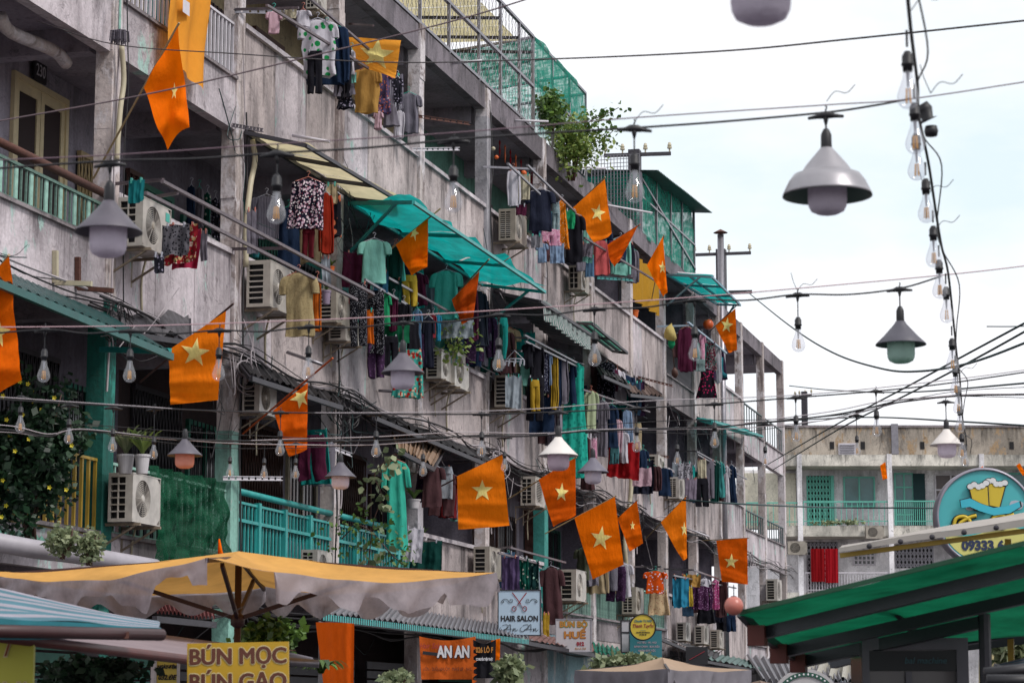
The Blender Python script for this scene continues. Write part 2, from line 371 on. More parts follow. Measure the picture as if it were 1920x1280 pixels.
# parapets: solid panels, low upstand plus railing
SOLID={0:[4,5,9,10,11],1:[1,2,3,4,5,6,7,8,9,10,11],2:[2,3,4,5,6,7,8,10,11]}
def coping(y0,y1,z,mat=COP):
    m=MB(); m.box((X0-.13,y0+.14,z-.05),(X0+.05,y1-.14,z+.012)); B('coping',m,mat)
def rail(f,i,mat,zt,zb,sp=.13,r=.011,pipe=None,piper=.03,name='railing',mix=None,mixr=None):
    y0,y1=PY[i]+.15,PY[i+1]-.15; x=X0-.02
    m=MB(); m.beam((x,y0,zt),(x,y1,zt),.05,.03); m.beam((x,y0,zb),(x,y1,zb),.04,.03); rl=B(name,m,mat)
    n=int((y1-y0)/sp); bm_=MB(); bm_.box((-r,-r,0),(r,r,zt-zb)); mesh=bm_.mesh('baluster',mat)
    wb=MB(); q_=mixr or r; wb.box((-.008,-q_,0),(.008,q_,zt-zb)); mm=wb.mesh('baluster',mix) if mix else None
    for k in range(n+1):
        ob('baluster',mm if (mm and k%3==1) else mesh,rl,(x,y0+k*(y1-y0)/n,zb) if False else Vector((x,y0+k*(y1-y0)/n,zb))-wloc(rl))
    if pipe: m=MB(); m.tube([(x+.02,y0-.2,zt+.13),(x+.02,y1+.12,zt+.13)],piper,10); m.build('top_rail',pipe,rl,smooth=True)
    return rl
wallmats=[WALL,WALL,WALL,WALL2]
for f in range(3):
    z=FL[f]
    for i in range(NB):
        y0,y1=PY[i],PY[i+1]
        if i in SOLID[f]:
            n=3; wd=(y1-y0-.262)/n
            m=MB(); m.box((X0-.11,y0+.131,z-.28),(X0-.03,y1-.131,WT[f]-.06)); B('parapet_core',m,SLAB)
            for k in range(n):
                a=y0+.131+k*wd; e=RND.uniform(0,.008)
                m=MB(); m.box((X0-.032,a+.006,z-.30),(X0+e,a+wd-.006,WT[f]-.052)); B('wall_panel',m,WALL2 if (f==1 and i==1) or RND.random()<.12 else WALL)
            coping(y0,y1,WT[f])
        else:
            up={0:.12,1:.35,2:.18}[f]
            m=MB(); m.box((X0-.12,y0+.131,z-.45 if f else z-.3),(X0+(.02 if f else 0),y1-.131,z+up)); B('upstand',m,WALL2 if i<2 or i>10 else SLAB)
            m=MB(); m.box((X0-.15,y0+.131,z+up),(X0+.06,y1-.131,z+up+.04)); B('ledge',m,SLAB)
            zt=WT[f]-.06
            if (f,i)==(1,0): rail(f,i,plain('weathered mint bars','5c7a70',.6,dirt=.6,sc_=20),zt-.13,z+up+.06,.11,.010,pipe=RUST,piper=.045,mix=MINT,mixr=.034)
            elif (f,i)==(2,1): rail(f,i,WHITEP,zt-.02,z+up+.05,.12,.014)
            elif (f,i)==(2,0): rail(f,i,WHITEP,zt,z+up+.05)
            elif f==0 and i in (2,3): rail(f,i,TEAL,zt-.1,z+up+.06,.125,.012,pipe=TEAL,piper=.04)
            elif f==0 and i==0: rail(f,i,YELM,zt,z+up,.16,.016)
            elif f==0 and i in (6,7): rail(f,i,MINT,zt,z+up,.14)
            elif (f,i)==(2,9): rail(f,i,STEEL,zt,z+up,.12,.012)
            else: rail(f,i,plain('grey green rail paint','55686a',.5,dirt=.4) if i>10 else MINT,zt,z+up+.05,.42 if i>10 else .18,.012)
# horizontal mid rails of teal balconies
for i in (2,3):
    m=MB(); 
    for q in (.25,.5,.75):
        y=PY[i]+(PY[i+1]-PY[i])*q; m.box((X0-.045,y-.04,FL[0]+.15),(X0+.03,y+.04,WT[0]-.12))
    m.beam((X0+.005,PY[i]+.15,WT[0]-.38),(X0+.005,PY[i+1]-.15,WT[0]-.38),.04,.04); B('rail_post',m,TEAL)
# inner walls with doors and windows
XI=X0-1.5
sch={0:['grey','grey','dark','lilac','lilac','cream','lilac','grey','grey','dark','grey'],
     1:['lilac','lilac','grey','teal','grey','teal','grey','mint','grey','lilac','grey'],
     2:['lilac','mint','cream','cream','cream','mint','mint','mint','cream','lilac','grey']}
dmats=[WOOD,GREENT,CREAM,TEAL,WOOD,STEELD]
def door(parent,y0,y1,z0,z1,mat,dark=DARK):
    m=MB(); t=.07; x=XI+.05
    m.box((XI-.02,y0,z0),(x,y0+t,z1)); m.box((XI-.02,y1-t,z0),(x,y1,z1)); m.box((XI-.02,y0+t,z1-t),(x,y1-t,z1)); d=m.build('door_frame',mat,parent)
    c=(y0+y1)/2
    for a,b in ((y0+t,c-.006),(c+.006,y1-t)):
        m=MB(); m.box((XI,a,z0),(XI+.03,b,z0+.7)); m.box((XI,a,z0+.7),(XI+.03,a+.09,z1-t)); m.box((XI,b-.09,z0+.7),(XI+.03,b,z1-t)); m.box((XI,a+.09,z1-t-.12),(XI+.03,b-.09,z1-t)); m.build('door_leaf',mat,d)
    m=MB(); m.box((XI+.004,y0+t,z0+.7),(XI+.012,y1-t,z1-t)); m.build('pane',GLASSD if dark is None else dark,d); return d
def gate(parent,y0,y1,z0,z1,mat,sp=.11):
    m=MB(); n=int((y1-y0)/sp); 
    for k in range(n+1):
        y=y0+k*(y1-y0)/n; m.box((XI+.03,y-.01,z0),(XI+.05,y+.01,z1))
    for k in range(n):
        ya=y0+k*(y1-y0)/n; yb=y0+(k+1)*(y1-y0)/n; q=5
        for j in range(q):
            za=z0+j*(z1-z0)/q; zb=z0+(j+1)*(z1-z0)/q; m.beam((XI+.055,ya,za),(XI+.055,yb,zb),.01,.015); m.beam((XI+.06,yb,za),(XI+.06,ya,zb),.01,.015)
    m.beam((XI+.04,y0,z1),(XI+.04,y1,z1),.06,.06); o=m.build('folding_gate',mat,parent)
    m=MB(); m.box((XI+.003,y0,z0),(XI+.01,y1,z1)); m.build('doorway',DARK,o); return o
def window(parent,y0,y1,z0,z1,mat,bars=True):
    m=MB(); t=.06; m.box((XI-.02,y0,z0),(XI+.05,y0+t,z1)); m.box((XI-.02,y1-t,z0),(XI+.05,y1,z1)); m.box((XI-.02,y0+t,z1-t),(XI+.05,y1-t,z1)); m.box((XI-.02,y0+t,z0),(XI+.05,y1-t,z0+t))
    c=(y0+y1)/2; m.box((XI,c-.03,z0+t),(XI+.04,c+.03,z1-t)); o=m.build('window',mat,parent)
    m=MB(); m.box((XI+.004,y0+t,z0+t),(XI+.012,y1-t,z1-t)); m.build('pane',GLASSD,o)
    if bars:
        m=MB()
        for k in range(1,9): y=y0+(y1-y0)*k/9; m.box((XI+.052,y-.007,z0),(XI+.064,y+.007,z1))
        m.build('window_bars',STEELD,o)
for f in range(3):
    for i in range(11):
        y0,y1=PY[i],PY[i+1]; z=FL[f]; zt=(FL[f+1]-.142) if f<2 else RB+.098
        m=MB(); m.box((XI-.3,y0+.002,z+.002),(XI,y1-.002,zt-.002)); B('inner_wall',m,INN[sch[f][i]] )
        c=sch[f][i]; dm=RND.choice(dmats)
        Yx=lambda px,py=240: fac(px,py,-1.5).y
        if (f,i)==(1,0): door(bld,y0+1.0,y0+2.3,z,z+2.2,WOOD,NAVY); continue
        if (f,i)==(1,1): door(bld,Yx(18),Yx(122),z,fac(18,130,-1.5).z,plain('cream door paint','d3c39c',.5,dirt=.2),plain('brown curtain','2a1a1c',.8)); gate(bld,Yx(144),Yx(176),z,z+2.0,plain('cream gate paint','a8936a',.5,dirt=.3),.09); gate(bld,Yx(236),Yx(262),z,z+2.1,WOOD,.12); continue
        if (f,i)==(1,2): door(bld,Yx(262,320),Yx(322,320),z,z+2.05,GREENT,DARK); gate(bld,Yx(280,320),Yx(328,320),z,z+2.0,GREENT,.05) if False else None; window(bld,Yx(338,380),Yx(412,380),z+.5,z+1.9,GREENT,False); continue
        if (f,i)==(2,5): door(bld,y0+.5,y0+1.5,z,z+2.1,GREENT,DARK); window(bld,y0+2,y1-.5,z+.7,z+2,GREENT); continue
        if f==0: gate(bld,y0+.35,y0+1.9,z,z+2.3,RND.choice([STEELD,RUST,WOOD]),.1); 
        elif RND.random()<.5: gate(bld,y0+.5,y0+1.7,z,z+2.2,dm,.12)
        else: door(bld,y0+.5,y0+1.6,z,z+2.2,dm,RND.choice([DARK,NAVY]))
        window(bld,y0+2.15,y1-.4,z+.8,z+2.1,RND.choice(dmats))
# partitions across the corridors
for f in range(3):
    for i in (5,8,10,11):
        if f==2 and i in (5,): continue
        m=MB(); z=FL[f]; zt=(FL[f+1]-.42) if f<2 else RB-.2
        m.box((X0-1.5,PY[i]-.05,z+.002),(X0-.24,PY[i]+.05,zt-.002)); B('partition',m,INN['grey'] if i>3 else INN['dark'])
# house number plate over the cream door
nb=thing('number_plate','small dark plate with the number 230 above the cream double door','sign',(XI+.02,PY[0]+2.0,WT[1]+2.0))
def text_mesh(s,size=1.,ext=.0015,align='CENTER',shear=0,bold=0,sx=1.):
    cu=bpy.data.curves.new('lettering','FONT'); cu.body=s; cu.size=size; cu.extrude=ext; cu.align_x=align; cu.align_y='CENTER'; cu.shear=shear; cu.offset=bold; cu.resolution_u=3
    to=bpy.data.objects.new('lettering',cu); sc.collection.objects.link(to); bpy.context.view_layer.update()
    me=bpy.data.meshes.new_from_object(to.evaluated_get(bpy.context.evaluated_depsgraph_get())); bpy.data.objects.remove(to)
    for v in me.vertices: v.co.x*=sx
    return me
def text(parent,s,loc,size,mat,rot=(math.pi/2,0,0),name='lettering',**k):
    me=text_mesh(s,size,**k); me.materials.clear(); me.materials.append(mat); return ob(name,me,parent,loc,rot)
nb.location=fac(75,135,-1.44); nb.matrix_world=Matrix.Translation(nb.location); nb.rotation_euler=(0,0,math.pi/2)
m=MB(); m.box((-.16,-.01,-.12),(.16,.012,.12)); m.build('plate',BLACK,nb,local=True)
text(nb,'230',(0,-.014,0),.2,WHITEP,sx=.8)
def heavy(parent,s,loc,size,mat,w,wz=None,n=8,**k):      # extra bold lettering: the outline thickened evenly
    me=text_mesh(s,size,ext=.0004,**k); vs=[v.co.copy() for v in me.vertices]; fs=[tuple(p.vertices) for p in me.polygons]; m=MB(); wz=wz or w
    for q in range(n): a=2*math.pi*q/n; m.add([Vector((v.x+w*math.cos(a),v.y+wz*math.sin(a),v.z+.00006*q)) for v in vs],fs)
    me2=m.mesh('lettering',mat); bpy.data.meshes.remove(me); return ob('lettering',me2,parent,loc,(math.pi/2,0,0))
# ---------------------------------------------------------------- rooftop cages
def fpt(x,y,d=0): return fac(x,y,d)
CAGE_Y=[PY[2]+1,PY[3]-.2,PY[3]+1.8,PY[4],PY[4]+2.2,PY[5],PY[5]+1.6,PY[5]+3.6]
rc=thing('rooftop_cage','chain-link rooftop cage under a cream corrugated roof above the top floor','rooftop cage',(X0,36,RTOP))
zt=RTOP+1.5
ys=[31.8,33.4,35.0,36.6,38.4,39.8,41.1,42.1]
for y in ys:
    m=MB(); m.beam((X0,y,RTOP),(X0,y,zt+.3),.05,.05,up=(0,1,0)); m.build('frame_post',STEEL,rc)
    m=MB(); m.beam((X0,y,zt),(X0-3,y,zt+.25),.05,.05); m.build('rafter',STEELD,rc)
for z in (RTOP+.05,RTOP+.85,zt+.3): m=MB(); m.beam((X0,ys[0],z),(X0,ys[-1],z),.06,.05); m.build('frame_rail',STEEL,rc)
def meshnet(p,u,v,nu,nv,r,diamond=True):
    m=MB(); p=Vector(p); u=Vector(u); v=Vector(v)
    if diamond:
        # zigzag wires running up the panel
        for a in range(nu):
            pts=[]
            for b in range(nv*2+1):
                off=(.5 if b%2 else 0)+a; pts.append(p+u*((off)/nu)+v*(b/(nv*2)))
                
            m.tube(pts,r,3,caps=False)
            m.tube([p+u*((a+(.5 if not b%2 else 0))/nu)+v*(b/(nv*2)) for b in range(nv*2+1)],r,3,caps=False)
    else:
        for a in range(nu+1): m.tube([p+u*(a/nu),p+u*(a/nu)+v],r,3,caps=False)
        for b in range(nv+1): m.tube([p+v*(b/nv),p+v*(b/nv)+u],r,3,caps=False)
    return m
m=meshnet((X0+.01,ys[0],RTOP+.05),(0,ys[-1]-ys[0],0),(0,0,1.75),46,6,.005); o=m.build('chain_link',STEEL,rc,kind='stuff')
CORR=plain('cream corrugated sheet','b7ab84',.5,dirt=.35); CORT=sheetmat('cream fibreglass sheet','d2c8a2',alpha=1.,tr=.7,dirt=.25); CORRD=plain('green corrugated sheet','3f5d58',.5,dirt=.4); CORRG=plain('grey corrugated sheet','77757c',.5,.3,dirt=.4); CORRR=plain('red corrugated sheet','6a2b2c',.6,dirt=.4)
def corr(p,u,v,n,amp,th=.006,axis_u=True,nv=3):
    """corrugated sheet: waves run across u"""
    p=Vector(p); u=Vector(u); v=Vector(v); nr=u.cross(v).normalized(); m=MB()
    m.grid(lambda a,b: p+u*a+v*b+nr*(amp*math.sin(a*n*2*math.pi)+.02*noise.noise(Vector((a*3,b*3,1)))),n*6,nv)
    return m
for i in range(7):
    m=corr((X0-3.2,ys[i]+.01,zt+.37),(0,ys[i+1]-ys[i]-.02,0),(2.9,0,-.12),14,.018); m.build('roof_sheet',CORT,rc,smooth=True)
m=corr((X0-2.6,PY[5]+.9,RTOP),(0,2.3,0),(0,0,1.6),14,.02); m.build('back_sheet',CORR,rc,smooth=True)
m=MB(); m.box((X0-3,28,RTOP),(X0-2.7,38,RTOP+2.1)); m.build('back_wall',INN['dark'],rc)
for y in (33,34.5,37): m=MB(); m.box((X0-1.8,y,RTOP),(X0-1.0,y+.9,RTOP+1.0)); m.build('stored_box',STEELD,rc)
# green shade net frame
GNET=sheetmat('green shade net','1c9a84',alpha=.68,tr=.5,weave=7,dirt=.25); GNETD=sheetmat('dark green shade net','0b5238',alpha=.95,tr=.3,weave=60,dirt=.55)
gn=thing('shade_net_cage','steel frame draped with green shade net at the end of the chain-link cage','net cage',(X0,43.6,RTOP))
ny=[42.15,43.6,45.0,46.4]
for y in ny:
    m=MB(); m.beam((X0,y,RTOP),(X0,y,zt+.3),.04,.045,up=(0,1,0)); m.beam((X0,y,zt+.3),(X0-2,y,zt+.1),.045,.045); m.build('frame_post',STEEL,gn)
m=MB(); m.beam((X0,ny[0],zt+.3),(X0,ny[-1],zt+.3),.045,.045); m.beam((X0,ny[0],RTOP+1),(X0,ny[-1],RTOP+1),.04,.04); m.build('frame_rail',STEEL,gn)
def wav(p,a=.06,s=1.4): return Vector((noise.noise(p*s),noise.noise(p*s+Vector((9,1,3))),noise.noise(p*s+Vector((2,7,5)))))*a
def netpanel(a,b,c,d,name,mat,parent,nu=24,nv=12,amp=.06,sagz=.0,smooth=True,kind=None):
    a,b,c,d=[Vector(q) for q in (a,b,c,d)]; m=MB()
    def fn(u,v):
        p=a.lerp(b,u).lerp(d.lerp(c,u),v); return p+wav(p,amp)-Vector((0,0,sagz*4*u*(1-u)*(v)))
    m.grid(fn,nu,nv); return m.build(name,mat,parent,smooth=smooth) if parent else m
netpanel((X0+.03,ny[0],zt+.32),(X0+.03,ny[-1],zt+.32),(X0+.03,ny[-1],RTOP+1.05),(X0+.03,ny[0],RTOP+.85),'net_sheet',GNET,gn)
netpanel((X0-2,ny[0],zt+.1),(X0-2,ny[-1],zt+.1),(X0+.03,ny[-1],zt+.32),(X0+.03,ny[0],zt+.32),'net_sheet',GNET,gn)
netpanel((X0-2,ny[-1],zt+.1),(X0,ny[-1],zt+.3),(X0,ny[-1],RTOP+.9),(X0-2,ny[-1],RTOP+.9),'net_sheet',GNET,gn)
netpanel((X0-2,ny[0],zt+.1),(X0,ny[0],zt+.3),(X0,ny[0],RTOP+.9),(X0-2,ny[0],RTOP+.9),'net_sheet',GNET,gn)
m=meshnet((X0+.01,ny[0],RTOP+.05),(0,ny[-1]-ny[0],0),(0,0,1.2),20,4,.004); m.build('chain_link',STEEL,gn,kind='stuff')
# grid cage and green lean-to further along
lc=thing('bird_cage_enclosure','wire grid cage and green lean-to hut on the roof with corrugated top','rooftop cage',(X0,55,RTOP))
m=meshnet((X0-1.1,51.7,RTOP+.0),(1.1,0,0),(0,0,1.75),15,20,.009,False); m.build('wire_grid',STEEL,lc,kind='stuff')
m=MB(); m.box((X0-2.6,51.9,RTOP),(X0-2.5,58,RTOP+1.3)); m.build('back_wall',INN['dark'],lc)
m=MB(); m.box((X0-1.0,52.2,RTOP),(X0-.3,52.8,RTOP+1.0)); m.build('stacked_crate',plain('crimson plastic','7a1c34',.5),lc)
ly=[51.8,53.5,55.2,56.6,58.2]; hz=lambda y: RTOP+1.4+.4*(y-51.8)/6.4
for y in ly: m=MB(); m.beam((X0,y,RTOP),(X0,y,hz(y)),.06,.06,up=(0,1,0)); m.build('frame_post',STEEL,lc)
GP=sheetmat('green plastic sheet','2b8f78',alpha=.85,tr=.4,dirt=.35)
netpanel((X0,ly[0],hz(ly[0])),(X0,ly[-1],hz(ly[-1])),(X0,ly[-1],RTOP-.1),(X0,ly[0],RTOP-.1),'plastic_sheet',GNET,lc,amp=.09)
netpanel((X0-1.9,ly[0],hz(51)),(X0,ly[0],hz(51)),(X0,ly[0],RTOP),(X0-1.9,ly[0],RTOP),'plastic_sheet',GNET,lc,amp=.1)
netpanel((X0-1.9,ly[-1],hz(58)),(X0,ly[-1],hz(58)),(X0,ly[-1],RTOP),(X0-1.9,ly[-1],RTOP),'plastic_sheet',GNET,lc,amp=.1)
m=MB(); m.beam((X0+.02,ly[0],RTOP+1.2),(X0+.02,ly[-1],RTOP+.3),.05,.05); m.beam((X0+.02,ly[0],RTOP+.8),(X0+.02,ly[-1],RTOP+.9),.04,.04); m.build('brace',STEEL,lc)
m=corr((X0-2.0,ly[0]-.1,hz(51.8)+.12),(0,6.9,.42),(2.4,0,-.16),40,.02); m.build('roof_sheet',CORRD,lc,smooth=True)
# ---------------------------------------------------------------- awnings on the facade
def angle(m,a,b,s=.045,holes=False): m.beam(a,b,s,.006); m.beam(Vector(a)+Vector((0,0,-s/2)),Vector(b)+Vector((0,0,-s/2)),.006,s)
def awning(name,label,px,d,mat,fmat,bays=3,amp=.03,drop=None,nf=2,group=None,strut=True,cat='awning'):
    """px: four pixel corners (wall near, wall far, outer far, outer near); d: how far the outer edge stands out"""
    a=fac(*px[0],.12); b=fac(*px[1],.12); c=fac(*px[2],d); e=fac(*px[3],d)
    t=thing(name,label,cat,(a+b)/2,group=group)
    for k in range(bays):
        u0,u1=k/bays,(k+1)/bays
        netpanel(a.lerp(b,u0+.003),a.lerp(b,u1-.003),e.lerp(c,u1-.003),e.lerp(c,u0+.003),'awning_sheet',mat,t,nu=8,nv=8,amp=amp)
    dz=Vector((0,0,-.04))
    for k in range(bays+1):
        u=k/bays; m=MB(); m.beam(a.lerp(b,u)+dz,e.lerp(c,u)+dz,.04,.05); m.build('rafter',fmat,t)
        if strut and k in (0,bays):
            q=a.lerp(b,u)-Vector((0,0,.75)); m=MB(); m.beam(q,e.lerp(c,u).lerp(a.lerp(b,u),.25)+dz,.035,.035); m.build('strut',fmat,t)
    for k in range(nf+1):
        v=k/nf; m=MB(); m.beam(a.lerp(e,v)+dz,b.lerp(c,v)+dz,.04,.045); m.build('purlin',fmat,t)
    return t
CRM=sheetmat('cream tarpaulin','e0d4ae',alpha=.97,tr=.6,dirt=.3); TTP=sheetmat('teal tarpaulin','12aaa6',alpha=.97,tr=.55,dirt=.45)
awning('cream_awning','patched cream tarpaulin awning on grey angle-iron frame above the daisy print top',[(460,243),(663,368),(757,377),(573,267)],.85,CRM,STEELD,strut=False,nf=1,amp=.06)
awning('teal_awning','largest teal tarpaulin awning, swooping over hanging T-shirts beside the cream awning',[(655,376),(905,530),(1022,543),(775,374)],1.45,TTP,TEAL,bays=3,amp=.16,nf=1)
awning('teal_awning','translucent teal awning on blue steel trusses above the small red-tinted lantern',[(1250,512),(1345,568),(1388,569),(1335,516)],1.3,TTP,plain('blue grey paint','6f95a8',.5),bays=3,amp=.04)
awning('teal_awning','narrow teal awning low near the far end of the block, above dark trousers',[(1306,783),(1400,812),(1430,815),(1335,786)],1.2,TTP,TEAL,bays=2,strut=False)
awning('green_awning','small green corrugated awning just beyond the striped valance',[(1078,602),(1150,655),(1176,658),(1110,603)],1.0,GP,STEELD,bays=2,strut=False)
# left teal gutter awning
DTL=plain('dark teal paint','125552',.45,dirt=.4)
ta=thing('teal_metal_awning','long teal sheet-metal awning with white drips over the leftmost balcony','awning',fac(100,560,.2))
a=fac(-60,478,.12); b=fac(205,592,.12); c=fac(322,660,1.25); e=fac(-60,497,1.25)
m=MB(); m.grid(lambda u,v:a.lerp(b,u).lerp(e.lerp(c,u),v)+Vector((0,0,.012*math.sin(u*150))),180,4); m.build('metal_sheet',plain('teal sheet metal','0f4a4a',.35,.2,dirt=.5,sc_=5),ta)
for k in range(7): m=MB(); u=k/6; m.beam(a.lerp(b,u)-Vector((0,0,.05)),e.lerp(c,u)-Vector((0,0,.05)),.035,.05); m.build('rafter',DTL,ta)
m=MB(); m.beam(e-Vector((0,0,.05)),c-Vector((0,0,.05)),.05,.07); m.build('gutter',DTL,ta)
m=MB(); m.beam(fac(190,655,.1),fac(318,658,1.2),.05,.06); m.build('strut',TEAL,ta)
# corrugated striped awning with valance
sa=thing('striped_awning','grey corrugated awning with green and white striped cloth valance','awning',fac(980,560,.2))
a=fac(928,548,.1); b=fac(1040,640,.1); c=fac(1078,605,1.1); e=fac(1012,565,1.1)
m=corr(a,b-a,e-a,14,.02); m.build('roof_sheet',CORRG,sa,smooth=True)
SV=cloth('green white stripe','b9b5b8',tr=.3,pat=('stripes','3d6f66',9,'Y'))
p0=fac(1020,562,1.1); p1=fac(1108,628,1.1); q1=fac(1105,657,1.12); q0=fac(1022,600,1.12)
m=MB(); m.grid(lambda u,v:p0.lerp(p1,u).lerp(q0.lerp(q1,u),v)+Vector((.05*math.sin(u*60)*v,0,0))+wav(p0.lerp(p1,u),.04),60,8); m.build('valance',SV,sa,smooth=True)
p0b=a; m=MB(); m.beam(a,e,.04,.05); m.beam(e,p1,.05,.05); m.build('frame',STEELD,sa)
# dark tattered lean-to roofs between first and second floor
def leanto(label,px,d,mat,cat='lean-to roof',name='lean_to_roof',n=20):
    a=fac(*px[0],.1); b=fac(*px[1],.1); c=fac(*px[2],d); e=fac(*px[3],d)
    t=thing(name,label,cat,(a+b)/2); m=MB()
    m.grid(lambda u,v:a.lerp(b,u).lerp(e.lerp(c,u),v)+Vector((0,0,.02*math.sin(u*n*6.28)))+wav(a.lerp(b,u)*3,.05),n*5,4); m.build('roof_sheet',mat,t)
    m=MB(); m.beam(e-Vector((0,0,.06)),c-Vector((0,0,.06)),.05,.06)
    for k in range(6): u=k/5; m.beam(a.lerp(b,u)-Vector((0,0,.06)),e.lerp(c,u)-Vector((0,0,.06)),.04,.05)
    m.build('frame',STEELD,t); return t
DKR=plain('tarred sheet','2b282c',.7,dirt=.6,bump=.5)
leanto('dark tarred lean-to roof above the yellow-starred flag with folded corner',[(448,672),(628,740),(640,756),(470,700)],.6,DKR)
leanto('dark sagging lean-to roof carrying cable coils, below the three hanging black dresses',[(668,758),(905,848),(930,872),(700,775)],.55,DKR)
leanto('rusty cream lean-to roof sheet above the hidden condenser near the green dress',[(735,812),(838,828),(812,872),(742,835)],.8,plain('rusty cream sheet','8a6d56',.7,dirt=.5),n=12)
leanto('mould-blackened ledge roof under the left grey wall beside the teal awning',[(205,586),(355,590),(357,634),(215,612)],.25,plain('moulded plaster','59555a',.8,dirt=.9,bump=.6,sc_=9),n=3)
leanto('brown broken plywood canopy beneath the far stained wall panels',[(1165,705),(1228,728),(1242,742),(1180,735)],.9,plain('brown plywood','5b463e',.8,dirt=.5),n=8)
leanto('dark sheet canopy right of the striped valance, over maroon boxes',[(1118,680),(1165,700),(1180,722),(1130,700)],.9,DKR,n=8)
# ---------------------------------------------------------------- far building across the end of the street
FD=97.
fb=thing('far_apartment_building','cream and green apartment block closing the end of the street','building',far(1680,1340,FD))
fb.rotation_euler=(0,0,YAW); fb.matrix_world=Matrix.Translation(fb.location)@Matrix.Rotation(YAW,4,'Z')
finv=fb.matrix_world.inverted()
def fl(x,y): p=finv@far(x,y,FD); return p.x,p.z
def fbox(name,x0,y0,x1,y1,d0,d1,mat,parent=None):   # d: depth behind (+) / proud (-) of the slab edge
    ym=(y0+y1)/2; X,X2=fl(x0,ym)[0],fl(x1,ym)[0]; Z,Z2=fl(x0,y1)[1],fl(x1,y0)[1]; m=MB(); m.box((X,d0,Z),(X2,d1,Z2)); return m.build(name,mat,parent or fb,local=True)
FCRM=concrete('far cream wall','dcd5c4','55524a',amt=.3,mold=.8); FWH=concrete('far white wall','efecf2','5a5a60',amt=.4,mold=.72); FPAR=concrete('far parapet','a59b90','2c2622',amt=.95,mold=.6,patch='9c8468'); FSL=concrete('far slab','d2cdc4','3c3c3c',amt=.7,mold=.58)
Z0=fl(1400,1340)[1]
fbox('parapet_wall',1472,797,2060,851,.35,.6,FPAR); fbox('parapet_cap',1470,795,2060,799,.3,.65,SLAB)
for k,(x0,x1) in enumerate(((1475,1672),(1672,1860),(1860,2060))): fbox('roof_slab',x0+.2,852,x1-.2,873,0,2.2,FSL)
fbox('shutter_vent',1574,829,1606,856,.28,.34,WHITEP)
for k in range(5):
    y=832+k*4.6; fbox('vent_slat',1576,y,1604,y+2,.24,.275,STEEL)
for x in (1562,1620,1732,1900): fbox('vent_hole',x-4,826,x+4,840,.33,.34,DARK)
fbox('ornament_column',1673,793,1686,850,.2,.33,STEEL); fbox('back_wall_top',1400,873,2060,985,1.7,2.2,FWH)
fbox('cream_wall_panel',1400,880,1500,985,1.4,1.69,FCRM)
fbox('back_wall_low',1400,1003,2060,1110,1.7,2.2,FWH); fbox('back_wall_base',1400,1110,2060,1338,1.7,2.2,FWH)
for x0,x1 in ((1475,1672),(1673,1860),(1861,2060)): fbox('floor_slab',x0,985,x1,1005,0,1.69,FSL)
for x in (1502,1672,1846): fbox('column',x-4,851,x+5,1338,-.1,.2,FWH)
fbox('lower_slab',1475,1110,2060,1124,0,1.69,FSL)
def fgate(x0,y0,x1,y1,mat,n=8,q=9):
    X,Z=fl(x0,y1); X2,Z2=fl(x1,y0); m=MB(); d=1.66
    for k in range(n+1): x=X+(X2-X)*k/n; m.box((x-.025,d-.03,Z),(x+.025,d,Z2))
    for k in range(n):
        for j in range(q):
            a=X+(X2-X)*k/n; b=X+(X2-X)*(k+1)/n; za=Z+(Z2-Z)*j/q; zb=Z+(Z2-Z)*(j+1)/q
            m.beam((a,d-.04,za),(b,d-.04,zb),.02,.03); m.beam((b,d-.05,za),(a,d-.05,zb),.02,.03)
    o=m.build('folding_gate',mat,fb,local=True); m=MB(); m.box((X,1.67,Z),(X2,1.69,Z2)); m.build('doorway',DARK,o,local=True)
MTG=plain('far mint paint','5fb3a2',.5,dirt=.2)
def fwin(x0,y0,x1,y1,mat,cols=2,rows=1,parent=None,glass=GLASSD):
    X,Z=fl(x0,y1); X2,Z2=fl(x1,y0); t=.06; m=MB(); d=1.62
    for k in range(cols+1): x=X+(X2-X)*k/cols; m.box((x-t/2,d,Z),(x+t/2,1.7,Z2))
    for k in range(rows+1): z=Z+(Z2-Z)*k/rows; m.box((X-t/2,d+.003,z-t/2),(X2+t/2,1.697,z+t/2))
    o=m.build('window',mat,fb,local=True); m=MB(); m.box((X,1.66,Z),(X2,1.68,Z2)); m.build('pane',glass,o,local=True)
TGL=plain('teal window glass','3f6f72',.15,spec=.6)
fgate(1524,884,1571,984,MTG); fbox('gate_frame',1568,884,1574,984,1.55,1.69,MTG); fwin(1594,887,1650,942,MTG,2,1,glass=TGL); fwin(1692,880,1724,984,MTG,2,4,glass=TGL); fbox('doorway',1725,880,1748,984,1.6,1.69,plain('dark teal curtain','14373c',.8))
fwin(1768,882,1826,940,WHITEP,2,2,glass=plain('brown curtain glass','4a3c3c',.3)); fwin(1880,880,1940,975,MTG,2,2,glass=TGL); fwin(1440,890,1458,940,WOOD,2,2); fwin(1475,900,1500,942,WOOD,1,3); fwin(1500,890,1512,942,WOOD,1,3)
fgate(1524,1010,1580,1110,STEEL); fwin(1612,1028,1651,1053,WHITEP,5,3); fgate(1692,1015,1762,1060,STEEL,10,4); fbox('pink_panel',1690,1060,1764,1108,1.66,1.69,FWH)
